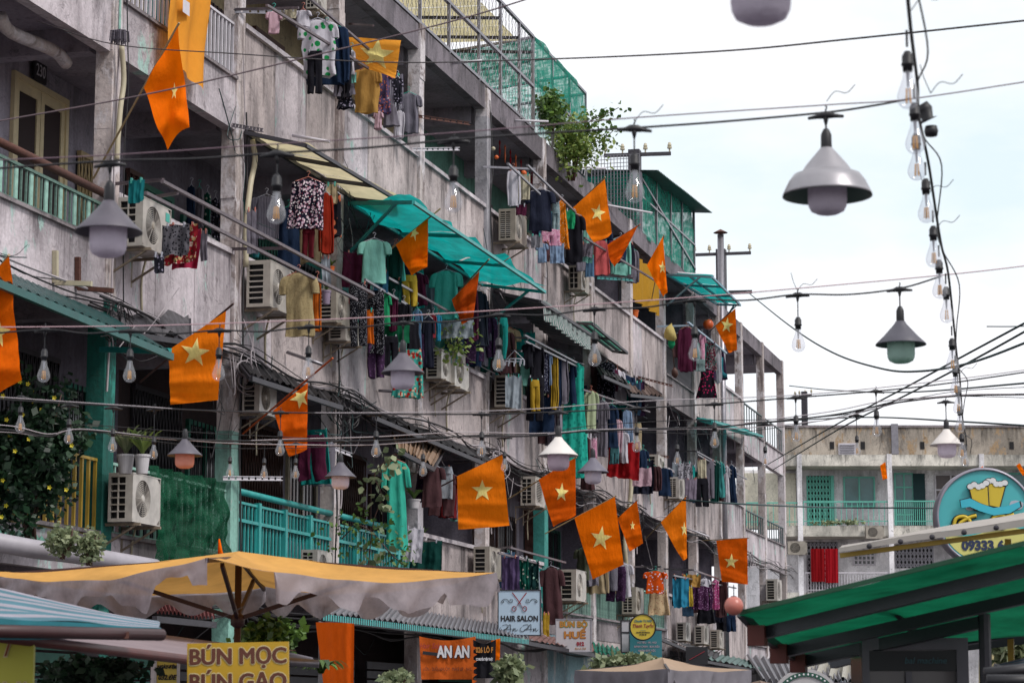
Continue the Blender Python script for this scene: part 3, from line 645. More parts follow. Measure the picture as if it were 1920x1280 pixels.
# balcony rails
def frail(x0,x1,yt,yb,mat,n=0,panel=None):
    X,Z=fl(x0,yb); X2,Z2=fl(x1,yt); m=MB(); m.box((X,-.03,Z2-.05),(X2,.03,Z2)); 
    m.box((X,-.02,Z+(Z2-Z)*.15),(X2,.02,Z+(Z2-Z)*.15+.03)); o=m.build('railing',mat,fb,local=True)
    k=n
    if n:
        m=MB(); m.box((-.012,-.012,0),(.012,.012,Z2-Z)); me=m.mesh('baluster',mat)
        for j in range(n+1): ob('baluster',me,o,(X+(X2-X)*j/n,0,Z))
frail(1400,1500,941,985,MTG,10); frail(1507,1668,939,984,MTG,16); frail(1678,1762,938,984,MTG,22); frail(1762,2060,937,984,MTG,20); frail(1510,1668,1072,1112,WHITEP,30); frail(1678,1840,1072,1112,WHITEP,24)
m=MB(); X,Z=fl(1509,982); X2,Z2=fl(1668,944); m.grid(lambda u,v:Vector((X+(X2-X)*u,.05,Z+(Z2-Z)*v)),2,2); m.build('screen_panel',FWH,fb,local=True) if False else None
for x in (1440,1560,1770,1812): pass
far_ac=[]
# ---------------------------------------------------------------- string lights
GLS=thinglass('clear bulb glass'); OPAL=cloth('opal plastic','ece2f0',tr=.5,dirt=.12); OPALW=cloth('warm opal plastic','ecb0a0',tr=.5,dirt=.05); FIL=plain('amber filament','c48a2e',.4,dirt=0); BRS=plain('brushed aluminium','9c999e',.38,.45,dirt=.25,sc_=5); SHG=plain('grey lamp shade enamel','55505a',.5,.1,dirt=.45); SHW=plain('white lamp shade enamel','cfc8c4',.5,dirt=.15); SHIN=plain('shade lining','4f6a62',.5)
def socket_mesh():
    m=MB(); m.lathe([(.001,.026),(.009,.026),(.013,.018),(.0165,.012),(.0165,-.008),(.0185,-.010),(.0185,-.016),(.015,-.018),(.0145,-.034),(.001,-.034)],16); return m.mesh('socket',BLACK,smooth=True)
def tee_mesh():
    m=MB(); m.tube([(-.06,0,-.004),(-.03,0,.0),(-.012,0,.004),(.012,0,.004),(.03,0,0),(.06,0,-.004)],[.005,.008,.013,.013,.008,.005],8); m.tube([(0,0,.004),(0,0,-.014),(0,0,-.03)],[.011,.008,.004],8)
    m.tube([(0,0,.01),(0,.0,.022),(.004,0,.03),(0,0,.036)],.003,5); return m.mesh('tee_joint',BLACK,smooth=True)
gprof=[(r,z*.85) for r,z in [(.013,0),(.0135,-.015),(.016,-.03),(.021,-.048),(.027,-.068),(.0315,-.086),(.0325,-.098),(.031,-.110),(.026,-.122),(.017,-.131),(.008,-.1345),(.0006,-.135)]]
def bulb_proto():
    g=MB(); g.lathe(gprof,28); gm=g.mesh('glass_bulb',GLS,smooth=True)
    f=MB()
    for k in range(4):
        a=k*math.pi/2+.4; x,y=.0075*math.cos(a),.0075*math.sin(a); f.tube([(x*.8,y*.8,-.055),(x*1.15,y*1.15,-.098)],.0021,5)
    fm=f.mesh('filament',FIL)
    s=MB(); s.tube([(0,0,0),(0,0,-.05)],[.006,.003],6); s.tube([(0,0,-.05),(0,0,-.1)],.0008,4)
    sm=s.mesh('filament_stem',plain('glass stem','8d8d96',.2)); return gm,fm,sm
SOCK,TEE=socket_mesh(),tee_mesh(); GM,FM,SM=bulb_proto()
def cordm(l):
    m=MB(); m.tube([(0,0,0),(.002,0,-l*.5),(0,0,-l)],.003,5); return m.mesh('drop_cord',BLACK)
BULBG='clear filament bulbs on the strings of lights'
def bulb(px,py,wpx,tee_py,label,depth=None,tilt=0.,tee_px=None):
    """px,py: centre of the glass, wpx: its width in photo pixels"""
    D=depth or FPX*.065/wpx; s=1. if not depth else wpx*D/(FPX*.065)
    c=dep(px,py,D); zoff=.060*s; top=c+Vector((0,0,zoff+.034*s))      # socket centre
    t=thing('string_light_bulb',label,'light bulb',top,YAW+random.uniform(-.4,.4),BULBG)
    t.rotation_euler.x=tilt
    ob('socket',SOCK,t).scale=(s,)*3; g=ob('glass_bulb',GM,t,(0,0,-.03*s)); g.scale=(s,)*3
    f=ob('filament',FM,g); ob('filament_stem',SM,g)
    if tee_py is not None:
        tp=dep(tee_px or px,tee_py,D); dl=(tp-top); h=0
        m=MB(); m.tube(sag((0,0,.02*s),(dl.x*.0,0,dl.z),0,3),.003,5); m.build('drop_cord',BLACK,t,local=True)
        ob('tee_joint',TEE,t,(0,0,dl.z))
    return t
LAMPG='pendant lamps on the strings of lights'
def lamp(px,pyb,wop,tee_py,label,kind='cone',opal=None,shade=None,sw=None):
    """px: centre, pyb: bottom of the opal cylinder, wop: its width"""
    D=FPX*.13/wop; b=dep(px,pyb,D); opal=opal or OPAL
    t=thing('pendant_lamp',label,'pendant lamp',b,0,LAMPG)
    hh=.105
    m=MB(); m.lathe([(.0005,0),(.035,.002),(.055,.012),(.063,.028),(.065,.045),(.065,hh+.03)],36); m.build('diffuser',opal,t,smooth=True,local=True)
    m=MB()
    if kind=='cone':
        R=sw or .117; pr=[(.012,hh+.098),(.022,hh+.094),(.03,hh+.08),(R*.7,hh+.022),(R,hh-.012),(R+.002,hh-.018),(R-.002,hh-.015),(R*.7,hh+.016),(.028,hh+.07)]
        m.lathe(pr,48); sk=hh+.115
    else:
        R=.147; hh=.062; pr=[(.02,hh+.165),(.028,hh+.155),(.045,hh+.135),(.07,hh+.105),(.083,hh+.085),(.09,hh+.078),(.112,hh+.072),(.128,hh+.05),(R,hh+.01),(R+.003,hh+.0),(R-.001,hh+.003),(.125,hh+.043),(.108,hh+.063),(.08,hh+.07),(.06,hh+.09)]
        m.lathe(pr,56); sk=hh+.18
    sh=m.build('lamp_shade',shade or SHG,t,smooth=True,local=True)
    if kind!='cone':
        m=MB(); m.lathe([(R-.004,hh+.001),(.124,hh+.04),(.107,hh+.06),(.08,hh+.067)],56); m.build('shade_lining',SHIN,sh,smooth=True,local=True)
    m=MB(); m.lathe([(.001,.05),(.009,.05),(.013,.042),(.018,.03),(.019,-.02),(.016,-.03)],16,M=Matrix.Translation((0,0,sk+.0))); m.build('socket',BLACK,t,smooth=True,local=True)
    if tee_py is not None:
        tp=dep(px,tee_py,D); z=tp.z-b.z; m=MB(); m.tube([(0,0,sk+.045),(0,0,z)],.0035,5); m.build('drop_cord',BLACK,t,local=True); ob('tee_joint',TEE,t,(0,0,z))
    return t
def wire(pts,r,mat,label,name='cable',n=8,cat='cable',group=None):
    """pts: (px,py,depth)"""
    P=spline([dep(*p) for p in pts],n); m=MB(); m.tube(P,r,5); return single(m,name,mat,label,cat,P[0],group,True)
# string A, nearest
A=8.4
wire([(-90,322,A),(203,302,A),(360,298,A),(518,287,A),(680,278,A),(850,262,A),(1020,250,A),(1190,240,A),(1360,228,A),(1550,211,A),(1640,198,A),(1705,186,A+.1)],.0042,BLACKW,'thick black cord of the nearest string of lights, carrying the brushed metal lamp','light_cord')
wire([(-90,304,A),(203,291,A),(520,270,A),(850,249,A),(1190,221,A),(1550,197,A),(1705,186,A),(1960,148,A)],.0024,plain('mauve steel wire','6b5560',.5),'thin mauve steel wire holding up the nearest string of lights','steel_wire')
lamp(202,482,70,303,'mid-grey cone lamp hanging in front of the leftmost condenser','cone')
lamp(1552,402,73,211,'brushed metal bell-shaped lamp against the sky, largest whole lamp',kind='bell',shade=BRS)
lamp(1427,44,113,-160,'opal lamp cut off by the top edge of the picture, only its diffuser showing')
for x,y,wd,ty,l in ((518,392,36,287,'blurred bulb hanging just left of the daisy print top'),(850,372,34,262,'blurred bulb in front of the wall above the teal awning'),(1190,352,36,239,'blurred bulb against the sky beside the roof grid')): bulb(x,y,wd,ty,l)
# string B
Bd=12.
bp=[(82,618),(243,620),(410,619),(578,612),(755,604),(935,590),(1115,579),(1303,562),(1495,552),(1690,540)]
pts=[(-90,632,Bd)]
for i,(x,y) in enumerate(bp):
    pts.append((x,y,Bd)); 
    if i<len(bp)-1: pts.append(((x+bp[i+1][0])/2,(y+bp[i+1][1])/2+6,Bd))
pts+=[(1765,518,Bd)]
wire(pts,.0045,BLACKW,'black cord of the middle string of lights crossing above the first floor flags','light_cord',5)
wire([(-90,614,Bd),(243,611,Bd),(480,604,Bd),(755,592,Bd),(1115,570,Bd),(1375,551,Bd),(1765,516,Bd),(1960,494,Bd)],.003,plain('pale pink wire','b5959c',.5),'pale pink steel wire above the middle string of lights','steel_wire')
for x,y,l in ((82,698,'bulb hanging right of the cropped leftmost flag'),(243,698,'bulb hanging before the teal pillar'),(410,695,'bulb in front of the right edge of the large star flag'),(578,692,'bulb hanging beside the beige shirt, above the folded-star flag'),(935,677,'bulb hanging under the teal awning, left of the black trousers'),(1115,667,'bulb hanging at the end of the striped valance'),(1303,657,'bulb hanging before the maroon sweater'),(1497,640,'bulb against the sky right of the end of the block')):
    tpy=dict(bp)[x] if x!=1497 else 552
    bulb(x,y,25 if x>1000 else 24,tpy,l,Bd)
lamp(755,730,45,604,'grey cone lamp hanging in front of the wall below the green laundry','cone')
lamp(1690,681,52,540,'dark green-grey cone lamp against the sky under the middle string','cone',shade=plain('dark lamp shade','4d4b55',.5),opal=cloth('greenish opal','c0dcd2',tr=.5))
# string C
Cd=15.6
cp=[(525,773),(705,776),(903,776),(1047,772),(1194,765),(1340,757),(1493,745),(1644,733)]
wire([(-90,735,Cd),(0,748,Cd),(240,762,Cd),(400,770,Cd)]+[(x,y,Cd) for x,y in cp]+[(1780,718,Cd),(1960,692,Cd)],.005,BLACKW,'black cord of the lower string of lights crossing at balcony rail height','light_cord')
wire([(-90,738,Cd),(240,760,Cd),(480,773,Cd),(920,770,Cd),(1200,752,Cd),(1500,740,Cd),(1780,712,Cd),(1960,688,Cd)],.0032,WIREW,'pale steel wire above the lower string of lights','steel_wire')
for x,y,wd,ty,l in ((525,840,18,773,'bulb in front of the folded-star flag'),(705,842,19,776,'bulb before the dark doorway above the grey-shaded lamp'),(903,842,18,776,'bulb above the first big flag of the middle row'),(1194,833,18,765,'bulb before the jumble of red laundry'),(1340,825,18,757,'bulb under the narrow teal awning'),(1493,813,19,745,'bulb left of the far building wall, higher of the close pair'),(1644,803,19,733,'bulb before the far building parapet beside the vent')): bulb(x,y,wd,ty,l,Cd)
lamp(1047,882,41,772,'white-shaded lamp over the second flag of the middle row','cone',shade=SHW,opal=cloth('pinkish opal','ecd8e6',tr=.5))
# string D with the bundle of cables
Dd=18.5
for k,(off,r,mt,lb) in enumerate(((0,.007,BLACKW,'thickest black cable of the bundle crossing above the yellow umbrella'),(-5,.004,WIREW,'pale cable in the bundle above the yellow umbrella'),(5,.004,WIREW,'lower pale cable sagging under the bundle'),(9,.003,BLACKW,'thin black cable sagging lowest under the bundle'),(-9,.003,BLACKW,'thin black cable running along the top of the bundle'))):
    pp=[(-90,800),(20,806),(90,818),(150,806),(300,820),(420,826),(560,826),(700,826),(860,818),(1000,817),(1100,808),(1250,803),(1340,800),(1430,792),(1560,778),(1640,762),(1700,752),(1800,742),(1960,738)]
    wire([(x,y+off*math.sin(i*.9+k)+off*.6,Dd) for i,(x,y) in enumerate(pp)],r,mt,lb)
for x,y,wd,ty,l in ((38,796,19,745,'leftmost bulb, over the dark bush'),(129,818,18,760,'bulb over the yellow flowers of the bush'),(211,834,17,764,'bulb in front of the white flower pots'),(288,848,16,766,'bulb right of the flower pots, left of the warm lamp')): bulb(x,y,wd,ty,l,Cd)
for x,y,wd,ty,l in ((431,883,15,830,'small bulb before the mint pillar'),(495,886,15,830,'small bulb over the teal railing, left of the flag tip'),(554,886,15,832,'small bulb right under the tip of the folded-star flag'),(793,880,16,825,'small bulb right of the green ao dai dress'),(946,872,14,820,'small bulb at the right corner of the big square flag'),(1270,860,15,803,'small bulb before the stained pillar, left of the grey trousers'),(1435,862,14,795,'small bulb before the end pillars of the block'),(1607,842,14,778,'small bulb before the far roof beam')): bulb(x,y,wd,ty,l,Dd)
lamp(346,878,36,822,'lamp with a warm pink diffuser in front of the green shade cloth','cone',opal=OPALW)  # diffuser made of pink opal plastic
lamp(638,917,33,826,'small grey cone lamp over the teal railing','cone')
lamp(1112,907,32,808,'small dark cone lamp between the hanging laundry and the third flag','cone',shade=plain('slate lamp shade','5f5b68',.5))
lamp(1776,858,35,752,'white-shaded lamp before the far building','cone',shade=SHW)
# string E, running away down the street
E_=[(1703,172,42,'top bulb of the row receding down the street'),(1716,260,37,'second bulb from the top of the receding row, beside the black plug'),(1719,312,34,'third bulb of the receding row, half hidden behind the second'),(1737,393,32,'fourth bulb of the receding row, with loose wire ends'),(1751,478,30,'fifth bulb of the receding row'),(1762,538,28,'sixth bulb of the receding row'),(1775,585,26,'seventh bulb of the receding row'),(1786,678,24,'eighth bulb of the receding row, lower than the dark cone lamp'),(1792,725,21,'ninth bulb of the receding row'),(1797,760,20,'tenth bulb of the receding row'),(1800,796,19,'eleventh bulb of the receding row, beside the white lamp'),(1804,845,18,'last but one bulb of the receding row'),(1809,862,16,'last bulb of the receding row')]
ep=[]
for x,y,wd,l in E_:
    D=FPX*.065/wd; b=bulb(x,y,wd,None,l); t=b.location; 
    m=MB(); m.tube([(0,0,.04),(.0,.0,.09)],.004,5); m.build('drop_cord',BLACK,b,local=True); ep.append(t+Vector((.012,0,.09)))
ep=[dep(1697,-60,6.3)]+ep+[dep(1812,838,19.5)]
m=MB(); m.tube(spline(ep,6),.0055,6); single(m,'light_cord',BLACKW,'black cord receding down the street with a column of bulbs','cable',ep[0],smooth=True)
m=MB(); m.tube(spline([p+Vector((.02+.03*math.sin(i*2.),0,-.04+.03*math.cos(i*3.))) for i,p in enumerate(ep)],6),.003,5); single(m,'steel_wire',BLACKW,'thin wire twisted round the receding cord of bulbs','cable',ep[0],smooth=True)
pg=thing('black_plug','black plug and round cap dangling beside the receding bulbs','plug',dep(1738,225,8.2))
m=MB(); m.tube([dep(1728,195,8.2),dep(1734,205,8.2),dep(1739,222,8.2),dep(1741,226,8.2)],[.02,.026,.02,.034],12); m.build('plug_body',BLACK,pg,smooth=True)
m=MB(); m.lathe([(.0005,.02),(.02,.017),(.024,0),(.02,-.017),(.0005,-.02)],16,M=Matrix.Translation(dep(1746,246,8.2))); m.build('cap',BLACK,pg,smooth=True)
for x,y,D,l in ((1708,20,6.4,'loose wire end sticking out at the top of the receding cord'),(1745,175,7.4,'loose wire end curling right of the top bulb'),(1740,365,9.3,'loose wire end beside the fourth receding bulb'),(1755,430,10,'loose wire end beside the fifth receding bulb'),(1550,190,8.4,'loose wire end above the brushed metal lamp'),(1495,545,12,'loose wire end above the bulb against the sky'),(1190,228,8.4,'loose wire end above the bulb by the roof grid'),(1800,700,14,'loose wire end beside the lower receding bulbs')):
    m=MB(); a=dep(x,y,D); m.tube(spline([a,a+RT*.03+Vector((0,0,.035)),a+RT*.07+Vector((0,0,.03)),a+RT*.1+Vector((0,0,.06))],4),.0014,4)
    if y%2: m.tube(spline([a,a-RT*.02+Vector((0,0,.05)),a-RT*.03+Vector((0,0,.09))],4),.0014,4)
    single(m,'wire_end',BLACKW,l,'wire',a)
# plain overhead wires
wire([(-80,243,13),(0,227,13),(300,172,13),(640,92,13),(860,37,13),(1000,-5,13),(1100,-40,13)],.0045,plain('brown grey wire','5d4c52',.5),'slanting grey wire rising from left edge to the top','overhead_wire')
wire([(70,40,24),(213,83,22),(440,101,20),(720,117,18),(1000,112,15),(1340,97,12.5),(1600,73,11.5),(1960,35,11)],.005,plain('brown black wire','2e2427',.5),'dark wire crossing under the rooftop cage and out over the sky','overhead_wire')
for pts,r,l in (([(1400,546,60),(1480,610,40),(1560,660,32),(1650,690,28),(1720,696,25),(1820,680,22),(1960,628,20)],.012,'dark green cable sagging from the block corner pole across the sky'),
    ([(1440,870,70),(1560,800,45),(1700,725,35),(1820,660,30),(1960,585,26)],.014,'upper of two dark green cables rising to the right over the far building'),
    ([(1450,880,70),(1570,806,45),(1710,735,35),(1830,672,30),(1960,600,26)],.014,'lower of two dark green cables rising to the right over the far building'),
    ([(1440,792,66),(1520,786,50),(1640,782,40),(1800,790,30),(1960,800,25)],.012,'dark cable running level over the far parapet'),
    ([(1280,937,50),(1400,945,50),(1560,951,60),(1720,952,60),(1960,955,60)],.02,'dark cable before the far balconies'),
    ([(1480,723,70),(1560,731,60),(1700,735,45),(1960,715,30)],.014,'thin dark cable above the far roof from the far pole'),
    ([(1850,612,40),(1900,612,40),(1960,610,40)],.01,'short level wire at right edge in the sky')):
    wire(pts,r,WIREG,l,'overhead_wire')
# ---------------------------------------------------------------- flags
FO=cloth('orange flag cloth','ff7600',tr=.35,dirt=.06); FOP=cloth('pale orange flag cloth','f8a63c',tr=.4,dirt=.06); FOV=[cloth('orange flag cloth %s'%'abcd'[i],c,tr=.35,dirt=d) for i,(c,d) in enumerate((('ff7600',.1),('f56c04',.25),('ff8210',.15),('ef6408',.3)))]; YST=cloth('yellow star cloth','fff09a',tr=.15,dirt=.03)
POLW=plain('pale bamboo','a08a66',.6); POLD=plain('dark pole','4a2f2c',.6); POLO=plain('orange pole cloth','b84e14',.6)
def starpoly(cx,cy,rx,ry,rot):
    out=[]
    for k in range(10):
        a=math.radians(rot)+k*math.pi/5-math.pi/2; r=1. if k%2==0 else .40
        out.append((cx+rx*r*math.cos(a),cy+ry*r*math.sin(a)))
    return out
def flag(label,quad,star,pole=None,d=1.1,mat=None,pm=None,amp=.03,folds=2.2,group='orange flags with a yellow star hung along the block',D=None,seed=0,tilt=.12,belly=(0,0)):
    """quad px: hoist top, hoist bottom, fly bottom, fly top; star (cx,cy,rx,ry,rot)"""
    cx_=sum(q[0] for q in quad)/4; cy_=sum(q[1] for q in quad)/4; D=D or depf(cx_,cy_,d)
    mat=mat or FO; S=FPX/D
    dd=[-.0,.0,tilt,tilt]
    P=[dep(x,y,D+e) for (x,y),e in zip(quad,dd)]
    A_,B_,C_,E2=P; bl=RT*(belly[0]/S)-Vector((0,0,belly[1]/S))
    nr=-FW
    H=(B_-A_).length
    def fn(u,v):   # u along fly, v down the hoist
        p=A_.lerp(B_,v).lerp(E2.lerp(C_,v),u)
        ph=seed*1.7; wv_=math.sin((u*folds+v*.5)*2*math.pi+ph)*(.25+.75*u)+.35*math.sin((u*folds*2.7+v*1.1)*2*math.pi+ph*3)*u+1.6*noise.noise(Vector((u*3+seed,v*2.2,seed)))+.5*math.sin((u*folds*.6-v*.8)*2*math.pi+ph*2)
        p=p+nr*(amp*wv_)+RT*(amp*.25*math.sin(v*7+ph)*u)+Vector((0,0,-.02*H*math.sin(math.pi*u)+amp*.3*math.sin(u*9+ph)*v))
        p=p+bl*math.sin(math.pi*v)*u
        return p
    t=thing('flag',label,'flag',A_,0,group)
    m=MB(); m.grid(fn,30,24); m.build('cloth',mat if mat!=FO else FOV[seed%4],t,smooth=True)
    if star:
        sp=starpoly(*star); sp.append((star[0],star[1]))
        def inv(px,py):
            u=v=.5
            q=[Vector(a) for a in quad]
            f=lambda u,v: q[0].lerp(q[1],v).lerp(q[3].lerp(q[2],v),u)+Vector(belly)*math.sin(math.pi*v)*u
            for _ in range(30):
                r=f(u,v)-Vector((px,py)); e=1e-3; du=(f(u+e,v)-f(u,v))/e; dv=(f(u,v+e)-f(u,v))/e; det=du.x*dv.y-du.y*dv.x
                if abs(det)<1e-6: break
                u-=(r.x*dv.y-r.y*dv.x)/det; v-=(du.x*r.y-du.y*r.x)/det
            return min(1,max(0,u)),min(1,max(0,v))
        uv=[inv(*p) for p in sp]
        m=MB(); c=uv[-1]
        for side in (.006,-.006):
            for k in range(10):
                a,b=uv[k],uv[(k+1)%10]; n=4; L=lambda p,q,t_: (p[0]+(q[0]-p[0])*t_,p[1]+(q[1]-p[1])*t_)
                base=len(m.v); idx={}
                for i in range(n+1):
                    for j in range(i+1):
                        p=L(c,L(a,b,j/i if i else 0),i/n); idx[i,j]=len(m.v); m.v.append(fn(*p)+nr*side)
                for i in range(n):
                    for j in range(i+1):
                        m.f.append((idx[i,j],idx[i+1,j],idx[i+1,j+1])); m.m.append(0)
                        if j<i: m.f.append((idx[i,j],idx[i+1,j+1],idx[i,j+1])); m.m.append(0)
        m.build('star',YST,t,smooth=True)
    if pole:
        # straight staff from its foot on the facade through the hoist
        foot=fac(*pole[0],.06); tip=dep(*pole[1],D); m=MB(); m.tube([foot,tip],.012,6); m.build('pole',pm or POLW,t)
    return t
FLG=[
('tallest narrow orange flag hanging from a long pale pole, star folded to a strip',[(334,50),(270,165),(312,282),(356,240)],(325,167,6,17,0),((175,335),(336,43)),dict(amp=.05,folds=1.2,d=1.2,belly=(6,-14))),
('orange flag cut by the left picture edge, tip of its star showing',[(17,481),(-60,560),(-30,752),(38,712)],(-6,620,26,32,10),((-90,620),(17,478)),dict(amp=.04)),
('large orange flag with full star beside the left teal awning end',[(424,583),(316,656),(321,758),(409,750)],(366,659,29,28,8),((263,716),(438,569)),dict(amp=.03,pm=POLD)),
('orange flag with folded star and pointed bottom, above the teal railing',[(577,717),(512,768),(543,858),(577,842)],(563,745,20,21,-28),((455,813),(624,671)),dict(amp=.035,pm=POLO)),
('orange flag before the teal awning, star showing as a small rhombus',[(803,409),(742,460),(770,516),(801,500)],(777,437,9,15,20),((647,537),(826,391)),dict(amp=.04)),
('small dark orange furled flag at the far end of the teal awning, star hidden',[(899,508),(847,563),(866,606),(886,598)],None,((820,588),(917,486)),dict(amp=.04,mat=cloth('dark orange flag cloth','c04a08',tr=.2))),
('orange flag pointing up beside the dark blue T-shirt, just under the roof',[(1134,336),(1074,389),(1114,455),(1148,437)],(1121,398,15,17,12),((1048,418),(1135,332)),dict(amp=.03,belly=(6,0))),
('small orange furled flag right of the under-roof star flag',[(1196,423),(1133,462),(1152,502),(1166,482)],None,((1128,466),(1200,421)),dict(amp=.03,pm=POLO)),
('slim orange flag before the yellow curtain, star pinched narrow',[(1243,443),(1213,498),(1243,556),(1251,548)],(1242,500,7,13,0),((1222,561),(1245,441)),dict(amp=.03)),
('orange flag highest at the far end, next to the small lantern',[(1379,578),(1341,611),(1367,661),(1382,656)],(1363,609,12,15,8),((1324,628),(1383,571)),dict(amp=.025,pm=POLD)),
('big square orange flag with full star right of the green ao dai dress',[(942,852),(857,891),(860,993),(956,985)],(904,918,21,21,0),((800,925),(946,850)),dict(amp=.03,pm=POLD)),
('orange flag with full star under the white-shaded lamp',[(1079,858),(1010,898),(1037,988),(1080,965)],(1053,921,13,18,5),((953,935),(1081,857)),dict(amp=.035)),
('largest orange flag of the middle row, full star, above the HUE sign',[(1153,931),(1077,971),(1111,1085),(1169,1058)],(1127,1007,21,24,8),((1022,1000),(1156,929)),dict(amp=.02)),
('narrow orange flag right of the largest middle flag, thin star',[(1194,938),(1158,971),(1181,1033),(1206,1018)],(1186,984,5,9,0),((1150,978),(1196,937)),dict(amp=.025)),
('orange flag wrapped to a triangle with its star on the right edge',[(1286,931),(1239,978),(1281,1051),(1289,1045)],(1283,990,7,14,0),((1208,1012),(1287,930)),dict(amp=.025)),
('lowest orange flag at far end, hanging square from a level pole',[(1401,1008),(1343,1013),(1353,1090),(1402,1095)],(1371,1051,14,15,4),((1314,1013),(1404,1008)),dict(amp=.02))]
for i,(l,q,s,p,kw) in enumerate(FLG): flag(l,q,s,p,seed=i,**kw)
flag('washed-out orange flag spread on the top laundry rack, large pale star',[(752,76),(650,70),(672,122),(741,148)],(706,101,34,32,6),None,d=1.0,mat=FOP,amp=.03)
flag('orange flag edge beside the black 026 banner',[(938,1196),(921,1200),(922,1262),(937,1258)],None,None,d=2.2,amp=.02)
for x,y,l,q in ((1656,880,'tiny orange flag before the far balcony, second bay',[(1660,866),(1650,872),(1655,900),(1664,896)]),(1905,880,'tiny orange flag at the right edge of far balcony',[(1912,868),(1905,872),(1918,892),(1924,888)]),(1840,882,'tiny orange flag above the round beer sign',[(1843,873),(1838,876),(1838,890),(1843,888)])):
    flag(l,q,None,None,D=95,amp=.02,tilt=.05)
t=thing('orange_banner','long pale orange cloth hung over the top left balcony railing','cloth',fac(350,60,.15))
P=[fac(313,-60,.12),fac(388,-60,.12),fac(382,170,.22),fac(312,105,.22)]
m=MB(); m.grid(lambda u,v:P[0].lerp(P[1],u).lerp(P[3].lerp(P[2],u),v)+Vector((.03*math.sin(u*14+v*2),0,0))+wav(P[0].lerp(P[3],v),.05),20,30); m.build('cloth',FOP,t,smooth=True)
m=MB(); a=fac(345,2,.2); m.grid(lambda u,v:a+Vector((0.03,.1*(u-.5)*2,-.16*v)),4,4); m.build('badge',WHITEP,t)
# ---------------------------------------------------------------- air-conditioner condensers
ACG='white air-conditioner condensers on the facade'
ACL=plain('condenser logo teal','1f9a8c',.4); ACR=plain('condenser label red','9a3a3a',.4)
def ac_meshes():
    r={}
    m=MB(); t=.012
    m.box((0,.0,0),(.30,.8,.012)); m.box((0,0,.548),(.302,.8,.56)); m.box((0,.012,.012),(.012,.8,.548)); m.box((.012,.788,.012),(.3,.8,.548))
    m.box((0,0,.012),(.03,.012,.548)); m.box((.21,0,.012),(.30,.012,.548)); m.box((.03,0,.012),(.21,.012,.04)); m.box((.03,0,.51),(.21,.012,.548))
    # front panel with a round opening (ring of quads)
    cy_,cz,R=.30,.28,.215; n=32
    def edge(a):
        dx,dz=math.cos(a),math.sin(a); k=1e9
        if dx>0: k=min(k,(.788-cy_)/dx)
        if dx<0: k=min(k,(.0-cy_)/dx)
        if dz>0: k=min(k,(.548-cz)/dz)
        if dz<0: k=min(k,(.012-cz)/dz)
        return cy_+dx*k,cz+dz*k
    vs=[];fs=[]
    for i in range(n):
        a=2*math.pi*i/n; y,z=cy_+R*math.cos(a),cz+R*math.sin(a); e=edge(a)
        vs+=[(.298,y,z),(.298,*e),(.275,y,z)]
    for i in range(n):
        j=(i+1)%n; fs+=[(3*i,3*i+1,3*j+1,3*j),(3*i+2,3*i,3*j,3*j+2)]
    m.add(vs,fs); r['casing']=(m.mesh('casing',ACW),ACW)
    m=MB(); m.box((.255,.03,.03),(.26,.775,.53)); m.box((.03,.06,.03),(.21,.065,.53)); r['recess']=m.mesh('recess',ACD)
    m=MB()
    for k in range(9): 
        rr=.03+.185*k/8
        m.tube([(.288+.012*math.cos(rr/.215*1.5),cy_+rr*math.cos(a*math.pi/14),cz+rr*math.sin(a*math.pi/14)) for a in range(29)],.0042,4,caps=False)
    for k in range(12):
        a=k*math.pi/6; m.tube([(.3,cy_+.03*math.cos(a),cz+.03*math.sin(a)),(.29,cy_+.215*math.cos(a),cz+.215*math.sin(a))],.003,4)
    r['fan_guard']=m.mesh('fan_guard',ACW)
    m=MB(); m.lathe([(.045,.29),(.045,.302),(.03,.308),(.0005,.309)],20,axis='x',M=Matrix.Translation((0,cy_,cz))); r['fan_hub']=m.mesh('fan_hub',ACW,smooth=True)
    m=MB(); m.box((-.012,0,-.008),(.0,.008,.008)); 
    m=MB(); m.box((.03,-.001,-.008),(.21,.022,.008)); r['slat']=m.mesh('side_slat',ACW)
    m=MB(); m.box((.115,-.003,.03),(.128,.02,.53)); r['divider']=m.mesh('side_divider',ACW)
    m=MB(); m.box((.299,.64,.40),(.303,.75,.5)); r['badge']=m.mesh('badge',ACL); r['badge2']=m.mesh('badge',ACR)
    m=MB(); m.box((-.12,0,-.04),(.36,.04,-.008)); m.beam((-.12,.02,-.28),(.3,.02,-.04),.03,.02); m.box((-.13,0,-.34),(-.118,.04,-.0)); r['bracket']=m.mesh('bracket',plain('bracket cream metal','8b7c6b',.6,dirt=.6,sc_=15))
    m=MB()
    for k in range(14): z=.07+.42*k/13; m.box((.296,.06,z),(.304,.55,z+.012))
    r['slat_guard']=m.mesh('front_guard',ACW)
    return r
AM=ac_meshes()
